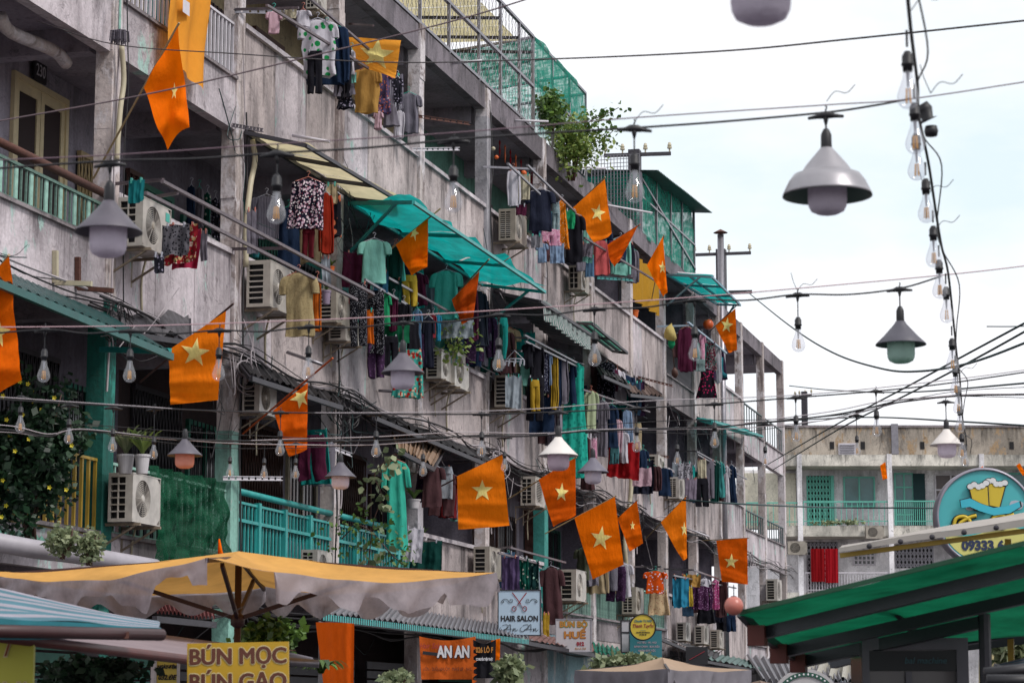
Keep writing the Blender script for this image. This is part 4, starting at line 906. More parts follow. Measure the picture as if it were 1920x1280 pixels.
def condenser(x,y,hp,label,slats=6,div=True,guard='ring',badge=0,d=.12):
    """x,y: pixel of the near upper wall-side corner, hp: height of the side face in pixels"""
    p=fac(x,y,d); D=(-W+d)/ray(x,y).x; s=hp*D/FPX/.56*1.0
    t=thing('condenser',label,'air conditioner',p-Vector((0,0,.56*s)),0,ACG); t.scale=(s,s,s)
    c=ob('casing',AM['casing'][0],t); ob('recess',AM['recess'],c)
    if guard=='ring': g=ob('fan_guard',AM['fan_guard'],t); ob('fan_hub',AM['fan_hub'],g)
    else: ob('fan_guard',AM['slat_guard'],t)
    for k in range(slats-1): ob('side_slat',AM['slat'],t,(0,0,.04+.47*(k+1)/slats))
    if div: ob('side_divider',AM['divider'],t)
    if badge: ob('badge',AM['badge' if badge==1 else 'badge2'],t)
    ob('bracket',AM['bracket'],t,(0,.08,0)); ob('bracket',AM['bracket'],t,(0,.66,0))
    m=MB(); m.tube(spline([(.05,.82,.2),(-.02,.9,.1),(-.1,.92,-.2),(-.1,.95,-.6)],4),.014,6); m.build('pipe',CREAM,t,smooth=True,local=True)
    return t
for a in [
 (222,370,94,'largest patterned condenser with a teal badge behind the nearest lamp',6,True,'ring',1),
 (463,489,88,'condenser left of the beige shirt, with wide single side slots',7,False,'ring',2),
 (598,541,64,'condenser partly hidden behind the red checked cloth',7,False,'ring',2),
 (617,577,62,'condenser with straight front slats, carrying a lilac pot',10,False,'slat',1),
 (799,654,56,'narrow visible condenser behind the black T-shirt, left of the dark-fanned one',8,False,'ring',0),
 (818,656,68,'condenser with vertical side bars at the end of the green laundry',5,True,'ring',1),
 (935,392,60,'condenser left of the dark blue T-shirt below the roof',13,True,'ring',0),
 (1066,498,46,'small condenser under the black T-shirt near the roof',4,True,'ring',0),
 (927,703,60,'condenser behind the round sock hanger with dark side slots',7,False,'ring',0),
 (455,710,64,'condenser half hidden behind the lean-to above the folded-star flag',6,False,'ring',0),
 (204,886,92,'condenser with concentric rings carrying two white flower pots',6,True,'ring',0),
 (565,1030,60,'condenser low behind the yellow umbrella before the teal railing',8,True,'ring',0),
 (888,1024,58,'condenser beside the purple towel above the hair salon sign',6,False,'ring',0),
 (1050,1067,58,'condenser right of the brown T-shirt',6,False,'ring',0),
 (976,893,54,'condenser between the two middle-row flags under the dark ledge',6,True,'slat',0),
 (1166,1100,50,'condenser above the round yellow sign',8,True,'ring',0),
 (1252,894,40,'small condenser left of the mauve cloth and dark trousers',9,True,'slat',0),
 (1268,1166,34,'left of three small condensers on the low dark roof',6,False,'slat',0),
 (1302,1172,34,'middle of three small condensers on the low dark roof',6,False,'slat',0),
 (1331,1180,34,'right of three small condensers on the low dark roof',8,False,'ring',0),
 (1212,852,42,'condenser behind the white laundry right of the red cloth',6,False,'ring',0),
 (574,-22,40,'condenser cut by the top edge above the leaf-print blouse',5,True,'ring',0),
 (748,848,34,'condenser with slatted side under the rusty lean-to sheet',7,False,'slat',0),
 (1436,1085,40,'dark-slotted condenser low at the far end of the block',7,False,'slat',0)]: condenser(*a)
def far_ac(x,y,wd,label):
    p=far(x,y,FD-.1); t=thing('condenser',label,'air conditioner',p,YAW-math.pi/2,ACG); s=wd/46.7/.8; t.scale=(s,s,s)
    c=ob('casing',AM['casing'][0],t); ob('recess',AM['recess'],c); ob('fan_guard',AM['fan_guard'],t)
far_ac(1476,1040,36,'condenser on the far building beside the left column'); far_ac(1622,1010,34,'condenser on the far building above the small window')
# ---------------------------------------------------------------- laundry
LG='laundry hanging on the facade'
HW=plain('white plastic hanger','a9a9b5',.4); HT=plain('teal plastic hanger','2f9c8f',.4); HP=plain('pink plastic hanger','b06a5c',.4)
def sect(m,cx,z,hw,th,n,ph,fold,k,t):
    for i in range(n):
        a=2*math.pi*i/n; c,s=math.cos(a),math.sin(a); x=hw*math.copysign(abs(c)**.75,c); y=th*math.copysign(abs(s)**.8,s)
        y+=fold*(.2+.8*t)*(math.sin(k*x/max(hw,.01)+ph)+.5*math.sin(k*1.9*x/max(hw,.01)+ph*2.3+t*2)); m.v.append(Vector((cx+x,y,z)))
def tubeshape(m,secs,n=24,fold=.012,k=6,ph=0.):
    b=len(m.v); N=len(secs)
    for j,(cx,z,hw,th) in enumerate(secs): sect(m,cx,z,hw,th,n,ph,fold,k,j/(N-1))
    for j in range(N-1):
        for i in range(n): m.f.append((b+j*n+i,b+j*n+(i+1)%n,b+(j+1)*n+(i+1)%n,b+(j+1)*n+i)); m.m.append(0)
def lerps(keys,n):
    out=[]
    for j in range(n+1):
        t=j/n*(len(keys)-1); i=min(int(t),len(keys)-2); f=t-i; f=f
        out.append(tuple(a+(b-a)*f for a,b in zip(keys[i],keys[i+1])))
    return out
def garment_mesh(kind,w,h,rnd):
    m=MB(); ph=rnd.uniform(0,6); fo=rnd.uniform(.012,.026)*min(1.6,w/.35); k=rnd.uniform(5,9); T=.035; sl=rnd.uniform(-.02,.02)*w
    if kind in('tee','long','polo','tank','blouse'):
        bw={'tee':.36,'long':.34,'polo':.36,'tank':.44,'blouse':.40}[kind]*w
        hs=[(0,0,.12*w,.02),(0,-.03*h,.2*w,.03),(0,-.07*h,bw*.92,T),(sl*.3,-.2*h,bw*.93,T*1.1),(sl*.6,-.5*h,bw*(.97 if kind!='blouse' else 1.1),T*1.2),(sl,-.8*h,bw*(1.02 if kind!='blouse' else .95),T*1.3),(sl,-h,bw*(1.04 if kind!='blouse' else 1.0),T*1.3)]
        if kind=='tank': hs[1]=(0,-.04*h,.3*w,.03)
        tubeshape(m,lerps(hs,18),28,fo,k,ph)
        if kind!='tank':
            for s in(-1,1):
                if kind=='long': q=[(s*.30*w,-.045*h,.09*w,.03),(s*.37*w,-.10*h,.10*w,.04),(s*.42*w,-.35*h,.085*w,.045),(s*.43*w,-.7*h,.075*w,.045),(s*.42*w,-.97*h,.06*w,.04)]
                else: q=[(s*.27*w,-.045*h,.10*w,.03),(s*.35*w,-.09*h,.115*w,.04),(s*.40*w,-.2*h,.115*w,.045),(s*.42*w,-.33*h,.10*w,.045)]
                tubeshape(m,lerps(q,8),14,fo*.6,4,ph+s)
    elif kind=='dress':
        hs=[(0,0,.15*w,.02),(0,-.04*h,.32*w,.03),(0,-.2*h,.30*w,T),(sl,-.4*h,.33*w,T*1.2),(sl,-.7*h,.43*w,T*1.5),(sl*1.5,-h,.5*w,T*1.6)]
        tubeshape(m,lerps(hs,20),32,fo*1.3,k*1.2,ph)
    elif kind=='aodai':
        hs=[(0,0,.10*w,.02),(0,-.03*h,.30*w,.03),(0,-.15*h,.29*w,T),(0,-.4*h,.30*w,T),(sl,-.7*h,.34*w,T*1.2),(sl*1.5,-h,.36*w,T*1.2)]
        tubeshape(m,lerps(hs,22),30,fo,k,ph)
        for s in(-1,1): tubeshape(m,lerps([(s*.26*w,-.03*h,.08*w,.03),(s*.36*w,-.1*h,.10*w,.04),(s*.42*w,-.3*h,.09*w,.04)],8),12,fo*.5,4,ph)
    elif kind in('pants','shorts'):
        c=.22 if kind=='pants' else .4
        tubeshape(m,lerps([(0,0,.42*w,.02),(0,-.04*h,.43*w,.035),(0,-c*h,.48*w,T*1.2)],7),24,fo*.6,k,ph)
        for s in(-1,1): tubeshape(m,lerps([(s*.22*w,-(c-.06)*h,.24*w,T),(s*.235*w,-.6*h if kind=='pants' else -.7*h,.22*w,T*1.1),(s*.24*w+sl,-h+rnd.uniform(0,.03)*h,.2*w if kind=='pants' else .25*w,T*1.1)],10),16,fo,4,ph+s*2)
    elif kind=='skirt':
        tubeshape(m,lerps([(0,0,.36*w,.02),(0,-.06*h,.36*w,.03),(0,-.5*h,.43*w,T),(sl,-h,.5*w,T*1.6)],14),32,fo*1.4,k*1.4,ph)
    else: # cloth draped over a rail or pegged
        nx,nz=26,22; e=[rnd.uniform(-.05,.03)*h for _ in range(4)]; droop=rnd.uniform(.02,.06)*h; f2=fo*1.6
        def fn(u,v,side=0):
            x=(u-.5)*w*(1-.06*math.sin(v*3+ph)*v); z=-v*h*(1+ (e[0]*(1-u)+e[1]*u)/h)-droop*abs(math.sin(u*math.pi*rnd_p))*(1-v)
            y=f2*(.3+.7*v)*(math.sin(u*k*1.6+ph)+.5*math.sin(u*k*3.3+v*2+ph))+side
            return Vector((x,y,z))
        rnd_p=rnd.choice([1,2,3])
        m.grid(lambda u,v:fn(u,v,-.012),nx,nz); m.grid(lambda u,v:fn(1-u,v*.93,.012),nx,nz)
    sd=rnd.uniform(0,99); tw=rnd.uniform(-.10,.10)      # creases, a slight twist and uneven hems
    for i,v in enumerate(m.v):
        q=Vector((v.x*9+sd,v.z*6,sd)); t=min(1,max(0,-v.z/h))
        m.v[i]=Vector((v.x+.022*noise.noise(q*.6)*t+tw*v.z*.3*t,v.y+(.030*noise.noise(q)+.014*noise.noise(q*2.3))*(.35+t),v.z+.03*noise.noise(Vector((v.x*11+sd,v.y*5,1)))*t*t))
    return m
def hanger_mesh(w,mat):
    m=MB(); a=.2*w*1.6; m.tube([(-a,0,-.03),(0,0,.03),(a,0,-.03)],.006,5); m.tube(spline([(0,0,.03),(0,0,.06),(.02,0,.085),(.0,0,.105),(-.02,0,.09)],4),.004,4); return m
GR=random.Random(11)
def cl(kind,x0,x1,y0,y1,mat,label,cat=None,d=.75,hang=None,rot=None,name=None):
    xc=(x0+x1)/2; D=depf(xc,y0,d); S=FPX/D; w_=(x1-x0)/S; h_=(y1-y0)/S
    p=dep(xc,y0,D); r=rot if rot is not None else GR.uniform(-.35,.35)
    if w_>.35: r*=.5
    nm=name or {'tee':'t_shirt','polo':'shirt','long':'long_sleeved_top','tank':'sleeveless_top','blouse':'blouse','dress':'dress','aodai':'ao_dai_dress','pants':'trousers','shorts':'shorts','skirt':'skirt','cloth':'hanging_cloth'}[kind]
    m=garment_mesh(kind,w_/max(.8,math.cos(r)),h_,GR)
    o=bpy.data.objects.new(nm,m.mesh(nm,mat,None,True)); sc.collection.objects.link(o); o.location=p; o.rotation_euler=(0,GR.uniform(-.03,.03),YAW+r)
    tag(o,label,cat or {'tee':'T-shirt','polo':'shirt','long':'sweater','tank':'top','blouse':'blouse','dress':'dress','aodai':'dress','pants':'trousers','shorts':'shorts','skirt':'skirt','cloth':'cloth'}[kind],LG)
    if kind in('tee','polo','long','tank','blouse','dress','aodai') and hang!=0:
        hm=hanger_mesh(w_,None).mesh('hanger',hang or GR.choice([HW,HT,HW,HP])); ob('hanger',hm,o)
    elif kind in('cloth','pants','skirt','shorts'):
        pm=MB(); pm.box((-.008,-.02,-.04),(.008,.02,.02)); pm_=pm.mesh('clothes_peg',GR.choice([HW,HT,HP])); ob('clothes_peg',pm_,o,(-w_*.32,0,0)); ob('clothes_peg',pm_,o,(w_*.32,0,0))
    return o
def C_(n,c,**k): return cloth(n+' fabric',c,**k)
NV=C_('navy','1c2c46'); BK=C_('black','14131b',tr=0); WH=C_('white','c3bfc9'); CRC=C_('cream','b8b09a'); GY=C_('grey','6f6a75'); LGY=C_('light grey','98a0aa'); MR=C_('maroon','4d1a34'); RD=C_('red','8e1018'); TE=C_('teal','17807c'); DGR=C_('dark green','0d3d38'); MNT=C_('mint','7fbcb0'); AQ=C_('aqua','4fb8ac'); TAN=C_('tan','b08748'); BEI=C_('beige','a8977a'); BRN=C_('brown','4e3438'); PNK=C_('pale pink','c3a3b0'); MUS=C_('mustard','a8872c'); BLU=C_('blue','2f86a8'); LBL=C_('light blue','7d93b0'); ORG=C_('orange','c8641a'); YEL=C_('yellow','c2a63c'); PUR=C_('purple','55466a'); GRN=C_('green','1f8a5c'); CRI=C_('crimson','a52a4a')
LEAFP=C_('leaf print','c9c5cf',pat=('dots','1d8a4c',9,.30)); DAI=C_('daisy print','18182a',pat=('flowers',['c9a9bb','e0d4da','7a1c34'],22)); SPK=C_('speckled','14141c',pat=('dots','a5a5ae',60,.26)); GFL=C_('grey floral','6d6a72',pat=('dots','1f1e26',34,.33)); RFL=C_('red floral','9c2430',pat=('flowers',['c9a87a','d2b8b0','3a4a2a'],16)); PPT=C_('purple pattern','574b6e',pat=('dots','c46a52',30,.3)); DFL=C_('dark floral','22222c',pat=('dots','9a93a8',26,.3)); OFL=C_('orange floral','d0720e',pat=('dots','e0c4a0',26,.2)); PFL=C_('pink floral','c489a4',pat=('dots','d9c0cc',30,.25)); CHK=C_('grey check','b0aeb8',pat=('check','1d1d28',18)); TST=C_('teal stripe','14525c',pat=('stripes','b5c2c6',14,'Z')); GST=C_('grey stripe','8b8794',pat=('stripes','4a4652',16,'X')); RCK=C_('red check','9e2410',pat=('check','d07c20',20)); APP=C_('apple print','16161e',pat=('dots','c46a48',7,.28)); BEP=C_('beige lace','a5946f',pat=('dots','8a7a58',40,.25)); AQF=C_('aqua red floral','3f9f95',pat=('flowers',['a52218','c9b8a0'],14)); BAT=C_('batik teal','27a795',pat=('dots','1a8478',12,.35)); NPT=C_('navy dot print','2a2c40',pat=('dots','a2a2b4',36,.28)); PLM=C_('plum','3a2440',pat=('dots','54385c',24,.3)); SKR=C_('coral pink','c05a5c'); BPK=C_('black pink floral','17101c',pat=('dots','b8245c',16,.27)); ABS=C_('abstract','6a2a3c',pat=('flowers',['14141c','3f9a92','c9b8bc'],20)); TCK=C_('teal check','8fa3a3',pat=('check','1f3f44',20)); BWC=C_('black white print','aaa8b2',pat=('dots','1c1c26',24,.34)); PKD=C_('pink polka','b04a80',pat=('dots','d9b8cc',26,.25)); OPD=C_('orange polka','cc4e10',pat=('dots','d0ccdc',17,.27)); CFL=C_('cream floral','c4ac8a',pat=('dots','8a4a3c',24,.22)); GNF=C_('green floral','0f4f44',pat=('dots','b8b8ae',14,.24)); PFR=C_('plum floral','4a2648',pat=('dots','8a6a8c',22,.28)); DEN=C_('denim','4d6c8a'); OLV=C_('olive','565a4a')
rows=[
('tee',498,529,22,65,PNK,'pale pink T-shirt inside the top-floor opening, behind the racks'),('cloth',527,556,18,38,CRC,'cream cloth bundled over the rail beside the pale pink T-shirt'),('tee',553,584,20,52,WH,'white top drooping just left of the leaf-print blouse'),
('long',570,656,48,163,NV,'navy sweater behind the leaf-print blouse'),('pants',575,606,96,177,BK,'black trousers showing below the navy sweater'),('blouse',558,634,38,146,LEAFP,'white blouse with green leaf print on the top rack'),
('pants',632,660,88,188,BK,'black leggings hanging right of the navy sweater'),('skirt',631,664,178,204,DFL,'dark ruffled skirt at the foot of the black leggings'),('tee',651,667,95,142,WH,'small white T-shirt in front of the top orange flag'),('cloth',653,668,136,158,MNT,'mint cloth left of the tan blouse'),('cloth',626,664,158,182,GY,'grey lace cloth behind the black leggings'),
('blouse',661,717,128,214,TAN,'tan wrap blouse with knotted front'),('tee',702,737,130,190,PPT,'purple patterned blouse right of the tan one'),('shorts',701,734,186,212,PPT,'purple patterned shorts below the matching blouse'),('tee',734,756,146,196,DFL,'dark floral top at the end of the top rack'),('skirt',718,747,196,238,GY,'grey frilled skirt at the end of the top rack'),('long',741,758,208,262,WH,'white long-sleeved top lowest on the top rack'),('tee',701,719,210,243,PNK,'pale pink top under the purple patterned shorts'),
('long',950,976,318,388,WH,'white shirt bunched on the rack before the green wall'),('cloth',971,994,326,376,CRC,'cream cloth pegged right of the bunched white shirt'),('tee',985,1042,356,434,C_('slate','262a3c'),'dark blue T-shirt facing the street beside the upper condenser'),('shorts',1035,1050,380,434,TST,'teal and white striped shorts right of the dark blue T-shirt'),('dress',1043,1065,376,466,OFL,'orange floral dress in the upper laundry'),('shorts',1013,1052,430,462,PFL,'pink floral shorts under the dark blue T-shirt'),('cloth',1030,1057,456,495,LBL,'light blue trousers folded over the wall top'),('cloth',995,1016,440,466,CHK,'checked cloth below the dark blue T-shirt, left'),('tee',1004,1028,456,493,LBL,'light blue top left of the folded light blue trousers'),('cloth',1014,1030,452,492,BRN,'brown cloth between two light blue garments'),('cloth',1060,1078,393,431,GRN,'green cloth hanging behind the orange floral dress'),('tee',1055,1098,402,494,BK,'big black T-shirt left of the under-roof flag'),('cloth',1094,1113,410,494,MNT,'mint towel partly behind the under-roof flag'),('cloth',1090,1112,455,482,GST,'grey striped cloth below the under-roof flag'),('skirt',1108,1143,452,516,SKR,'coral pink pleated skirt under the under-roof flag'),('skirt',1097,1116,480,520,DEN,'grey-blue skirt left of the coral pink one'),('cloth',968,987,384,404,MR,'maroon cloth behind the upper condenser'),
('cloth',241,271,337,382,C_('chenille teal','1a6f74'),'teal chenille towel over the leftmost rack bar'),('cloth',326,377,428,506,CRI,'crimson cloth hanging lowest by the largest condenser'),('cloth',314,372,420,496,RFL,'red and cream floral cloth by the largest condenser'),('cloth',304,356,421,480,GFL,'grey floral cloth beside the largest condenser'),('cloth',374,389,432,492,GY,'narrow grey towel right of the crimson cloth'),('cloth',289,307,476,514,DFL,'dark floral scarf end below the largest condenser'),
('tank',541,615,336,431,DAI,'black sleeveless top with white daisies'),('pants',566,592,425,486,C_('dark red','55101c'),'dark red trousers inside behind the daisy top'),('long',598,624,362,478,C_('rust red','8a2412'),'rust red garment right of the daisy top'),('tank',615,642,360,447,APP,'black apron with orange apple print'),('cloth',612,632,344,384,BEI,'beige cloth tucked behind the daisy top'),('cloth',603,619,480,536,LGY,'light grey towel above the lilac pot'),('polo',524,597,512,632,BEP,'beige lace shirt hanging between two condensers'),('long',587,603,524,624,RCK,'red and orange checked cloth right of the beige shirt'),('cloth',463,482,392,482,GY,'grey striped cloth left of the condenser with wide slots'),
('tee',671,733,450,532,MNT,'mint T-shirt under the teal awning'),('tee',724,764,462,526,AQ,'aqua T-shirt behind the rhombus-star flag'),('long',726,754,462,522,DGR,'dark green hoodie between the mint and aqua T-shirts'),('cloth',703,728,508,550,C_('steel blue','23506a'),'steel blue cloth below the mint T-shirt'),('pants',752,783,516,576,YEL,'yellow trousers under the rhombus-star flag'),('cloth',728,753,520,566,DGR,'dark green cloth left of the yellow trousers'),('tee',806,868,508,600,AQ,'largest aqua T-shirt behind the dark furled flag'),
('pants',654,691,530,652,SPK,'black speckled trousers left of the small orange cloth'),('pants',686,722,545,668,SPK,'black speckled trousers right of the small orange cloth'),('pants',688,722,640,710,PLM,'plum trousers hanging lowest below the speckled ones'),('cloth',682,700,580,646,ORG,'small orange cloth against the speckled trousers'),('cloth',708,717,565,612,WH,'narrow white cloth beside the green one'),('tee',711,734,552,612,GRN,'green top in the middle of the laundry'),('cloth',712,768,604,642,C_('bottle green','0e5a3c'),'wide bottle green cloth over the pendant lamp'),('long',730,746,556,622,MR,'maroon top in the middle of the laundry'),('long',742,772,568,625,BK,'black top behind the cord joint'),('pants',718,748,630,690,BK,'black trousers under the wide green cloth'),('tee',772,792,580,656,DEN,'denim blue T-shirt above the pendant lamp'),('dress',758,792,603,690,BK,'black dress behind the pendant lamp'),('skirt',738,799,655,746,AQF,'aqua skirt with red flowers lowest behind the lamp'),('tee',791,816,594,690,C_('charcoal','1f2130'),'charcoal T-shirt left of the dark-fanned condenser'),('tee',805,819,590,632,C_('brick red','7c2430'),'brick red T-shirt below the largest aqua one'),('tee',816,828,590,640,BLU,'bright blue T-shirt below the largest aqua one'),('cloth',826,888,600,634,LGY,'light grey sheet behind the trailing plant'),('long',884,914,546,650,C_('dark slate','262b38'),'dark slate jacket right of the furled flag'),('long',884,896,540,640,MR,'maroon sleeve garment beside the dark slate jacket'),
('tee',978,1001,644,690,BK,'black T-shirt at the left end of the dark laundry row'),('long',995,1021,648,722,BK,'black sweater in the dark laundry row'),('pants',988,1023,706,790,BK,'black trousers in the dark laundry row'),('pants',993,1012,712,772,MUS,'mustard trousers among the black ones'),('long',1014,1030,660,736,NPT,'navy dotted blouse in the dark laundry row'),('tee',1024,1036,663,722,LBL,'light blue T-shirt in the dark laundry row'),('long',1033,1047,665,768,MUS,'mustard jacket in the dark laundry row'),('long',1042,1053,667,766,NV,'navy jacket right of the mustard one'),('long',1046,1065,670,757,GST,'grey striped shirt in the dark laundry row'),('tee',1055,1067,675,742,OLV,'olive T-shirt right of the grey striped shirt'),('polo',1063,1081,682,758,NV,'navy polo shirt beside the batik dress'),('dress',1046,1106,680,896,BAT,'very long teal batik dress'),
('cloth',948,978,703,766,LGY,'grey-beige towel over the condenser with dark slots'),('polo',1094,1123,733,804,C_('pale green','a5b08f'),'pale green shirt right of the batik dress'),('tee',1117,1143,752,856,GY,'grey T-shirt right of the pale green shirt'),('tee',1135,1159,760,840,NV,'navy and white T-shirt in the lower row'),('long',1146,1168,786,850,PNK,'pinkish long top in the lower row'),('shorts',1143,1162,836,870,C_('teal grey','3f6a70'),'teal-grey shorts above the red cloth'),('tee',1160,1180,810,868,WH,'off-white T-shirt in the lower row'),('long',1166,1185,768,828,LBL,'light blue shirt at the end of the lower row'),('cloth',1142,1200,826,898,RD,'red cloth below the lower row'),('tee',1195,1217,843,894,NV,'navy T-shirt right of the red cloth'),('cloth',1186,1221,876,912,PNK,'pale pink sheet below the navy T-shirt'),('dress',1086,1112,820,918,BRN,'dark brown dress behind the slate pendant lamp'),('cloth',1109,1119,820,870,PFL,'narrow pink speckled cloth above the slate lamp'),
('long',1270,1306,614,697,MR,'maroon sweater on the far rack'),('cloth',1283,1300,640,676,WH,'white cloth behind the maroon sweater'),('shorts',1293,1323,673,696,TCK,'teal checked shorts right of the maroon sweater'),('tee',1310,1323,626,678,PFL,'pink floral top behind the bulb'),('dress',1320,1346,638,696,ABS,'red, black and teal print dress'),('dress',1306,1346,692,747,BPK,'black dress with pink blossoms, lowest on the far rack'),('long',1341,1352,650,718,WH,'white shirt at the end of the far rack'),
('cloth',1271,1298,866,898,BWC,'black and white printed cloth left of the cream towel'),('cloth',1294,1304,872,900,TE,'teal cloth beside the black and white one'),('cloth',1307,1324,860,898,CRC,'cream towel on hanger over the dark trousers'),('pants',1321,1340,862,936,GY,'grey trousers right of the cream towel'),('cloth',1285,1307,896,936,C_('mauve','7a7080'),'mauve cloth right of small condenser'),('pants',1300,1329,896,950,BK,'black trousers under the cream towel'),('long',1334,1350,864,944,DGR,'dark green top on the lower far rack'),('tee',1342,1359,866,932,C_('sea teal','3f8a8a'),'sea teal T-shirt on the lower far rack'),('tee',1356,1368,872,942,WH,'white T-shirt on the lower far rack'),('tee',1363,1380,872,944,NV,'navy and orange T-shirt at the end of the lower far rack'),
('tee',1206,1252,1070,1112,OPD,'orange blouse with pale dots'),('skirt',1213,1256,1104,1152,CFL,'cream floral skirt under the orange dotted blouse'),('cloth',1261,1291,1083,1139,BLU,'blue towel on the street-end rack'),('cloth',1287,1298,1098,1136,YEL,'yellow cloth beside the blue towel'),('cloth',1282,1314,1076,1100,TAN,'tan striped cap bundle on the street-end rack'),('dress',1304,1341,1116,1168,BK,'black dress lowest on the street-end rack'),('long',1296,1337,1098,1142,PFR,'purple floral top over the black dress'),('tee',1311,1332,1084,1116,WH,'white T-shirt over the purple floral top'),('long',1334,1348,1086,1142,PKD,'pink polka dot top'),('long',1343,1364,1088,1156,BRN,'brown top left of the pink ball'),('pants',1361,1380,1150,1184,NV,'navy trousers below the pink ball'),
('cloth',940,973,1042,1106,PUR,'purple towel beside the hair salon sign'),('cloth',971,991,1044,1104,GNF,'green floral cloth right of the purple towel'),('cloth',990,1010,1050,1106,C_('deep green floral','0d2f30',pat=('dots','9fc4b4',13,.22)),'darker green floral cloth left of the brown T-shirt'),('tee',1008,1058,1063,1170,BRN,'dark brown T-shirt hanging over the salon sign'),('cloth',1018,1030,1148,1192,MUS,'mustard cloth strip under the brown T-shirt'),
('aodai',714,770,864,1030,C_('green ao dai','3bab96'),'long sea-green ao dai dress above the plants'),('cloth',759,795,988,1054,WH,'white cloth sagging over the teal railing'),('cloth',771,829,1012,1072,DGR,'dark green cloth pegged below the white one'),
]
for r in rows: cl(*r)
# clothes hung inside the corridor of the second floor
for k,(x0,x1,y0,y1,mt,l) in enumerate(((352,366,348,420,NV,'navy clothes deep inside the corridor, leftmost'),(366,382,352,430,GY,'grey clothes deep inside the corridor'),(382,396,362,440,GNF,'green print clothes deep inside the corridor'),(396,412,372,448,DFL,'dark print clothes deep inside the corridor'),(412,424,380,456,PPT,'purple print clothes deep in the corridor, next to pillar'))): cl('long',x0,x1,y0,y1,mt,l,d=-1.0)
# dim laundry filling the openings behind the racks
FR=random.Random(21); pal=[('black',BK),('navy',NV),('charcoal',C_('charcoal','1f2130')),('grey',GY),('dark green',DGR),('maroon',MR),('pale grey',LGY),('off-white',WH),('brown',BRN),('teal',TE),('grey striped',GST),('dark print',DFL),('plum',PLM),('olive',OLV),('denim',DEN),('beige',BEI),('mint',MNT),('dull red',C_('dull red','6e1a20'))]
KN={'tee':'T-shirt','long':'long-sleeved top','pants':'trousers','cloth':'towel','skirt':'skirt','polo':'shirt'}
spots=[(665,700,470,'under the near end of the big teal awning'),(740,800,500,'under the middle of the big teal awning'),(850,905,560,'under the far end of the big teal awning'),(985,1085,690,'behind the dark laundry row'),(1095,1190,760,'behind the lower grey and white row'),(1270,1350,640,'behind the far rack'),(1268,1375,880,'behind the lower far rack'),(1265,1375,1100,'behind the street-end rack'),(940,1010,1050,'behind the purple towel'),(480,600,392,'in the opening left of the daisy top'),(1010,1110,420,'behind the upper rack laundry'),(580,610,812,'in the dark doorway by the folded-star flag'),(690,780,150,'behind the tan blouse'),(905,985,610,'between the big teal awning and the striped valance'),(1120,1200,700,'behind the torn canopies right of the valance'),(1190,1250,860,'beside the red cloth'),(700,800,580,'low in the green laundry'),(830,905,600,'around the trailing plant'),(1010,1100,760,'low around the batik dress'),(1110,1190,440,'behind the coral pink skirt'),(800,870,880,'in the doorway behind the big square flag'),(1090,1170,1040,'behind the HUẾ sign railing')]
used_=set()
for (xa,xb,yt,plc) in spots:
    n=5 if xb-xa<70 else 8
    if yt in(392,812,150): n=3
    for j in range(n):
        for _ in range(40):
            a=FR.choice(pal); kd=FR.choice(list(KN)); 
            if (a[0],kd,plc) not in used_: break
        used_.add((a[0],kd,plc)); x=xa+(xb-xa)*(j+.5)/n+FR.uniform(-4,4); dq=FR.uniform(.15,.5); D=depf(x,yt,dq); w_=FR.uniform(.3,.46)*FPX/D; h_=FR.uniform(.45,.8)*FPX/D; y=yt+(x-(xa+xb)/2)*.55+FR.uniform(-8,14)
        cl(kd,x-w_/2,x+w_/2,y,y+h_,a[1],a[0]+' '+KN[kd]+' '+('hanging ' if kd!='pants' else 'pegged ')+plc,d=dq,rot=FR.uniform(-.8,.8))
# red cloths on the far building and yellow curtain
def farcloth(x0,y0,x1,y1,mat,label):
    m=MB(); a=far(x0,y0,FD-.1); b=far(x1,y0,FD-.1); h=a.z-far(x0,y1,FD-.1).z
    m.grid(lambda u,v:a.lerp(b,u)-Vector((0,0,v*h))+FH*(.03*math.sin(u*13+v)+.015*math.sin(u*29)),30,10); o=single(m,'hanging_cloth',mat,label,'cloth',a,smooth=True); return o
farcloth(1520,1028,1546,1090,RD,'left red cloth over the lower far balcony rail'); farcloth(1547,1028,1571,1092,C_('scarlet','a01420'),'right red cloth over the lower far balcony rail')
m=MB(); a=fac(1183,475,.0); b=fac(1236,512,.0)
m.grid(lambda u,v:a.lerp(b,u)-Vector((0,0,v*1.0))+Vector((.05*math.sin(u*25),0,.0)),40,8); single(m,'curtain',C_('ochre','b5872a'),'ochre yellow curtain hanging behind the slim flag','curtain',a,smooth=True)
# ---------------------------------------------------------------- laundry racks (steel bars on brackets)
def rack(label,bars,arms,d=.8,mat=None,r=.03):
    mat=mat or STEELD; q=fac(*bars[0][0],d); t=thing('laundry_rack',label,'laundry rack',q)
    for (a,b) in bars: m=MB(); m.beam(fac(*a,d),fac(*b,d),r,r); m.build('bar',mat,t)
    for (a,b) in arms: m=MB(); m.beam(fac(*a,.02),fac(*b,d),r*.8,r); m.build('arm',mat,t)
LR=plain('worn rack steel','6c6066',.5,.3,dirt=.5,sc_=14)
rack('long double bar rack sloping past the condenser left of the beige shirt',[((304,340),(700,551)),((273,362),(669,562))],[((213,345),(306,337)),((433,467),(541,465)),((273,372),(333,362)),((640,580),(700,552))],.95,LR,.035)
rack('top-floor rack holding the leaf-print blouse and tan blouse',[((560,-20),(733,128)),((500,10),(690,128))],[((440,18),(560,15)),((655,45),(700,48))],.9,LR)
rack('upper rack over the green-walled balcony holding the dark blue T-shirt',[((989,310),(1079,398)),((952,307),(1012,364))],[((905,313),(1004,317)),((1060,395),(1102,398))],.85,STEEL,.035)
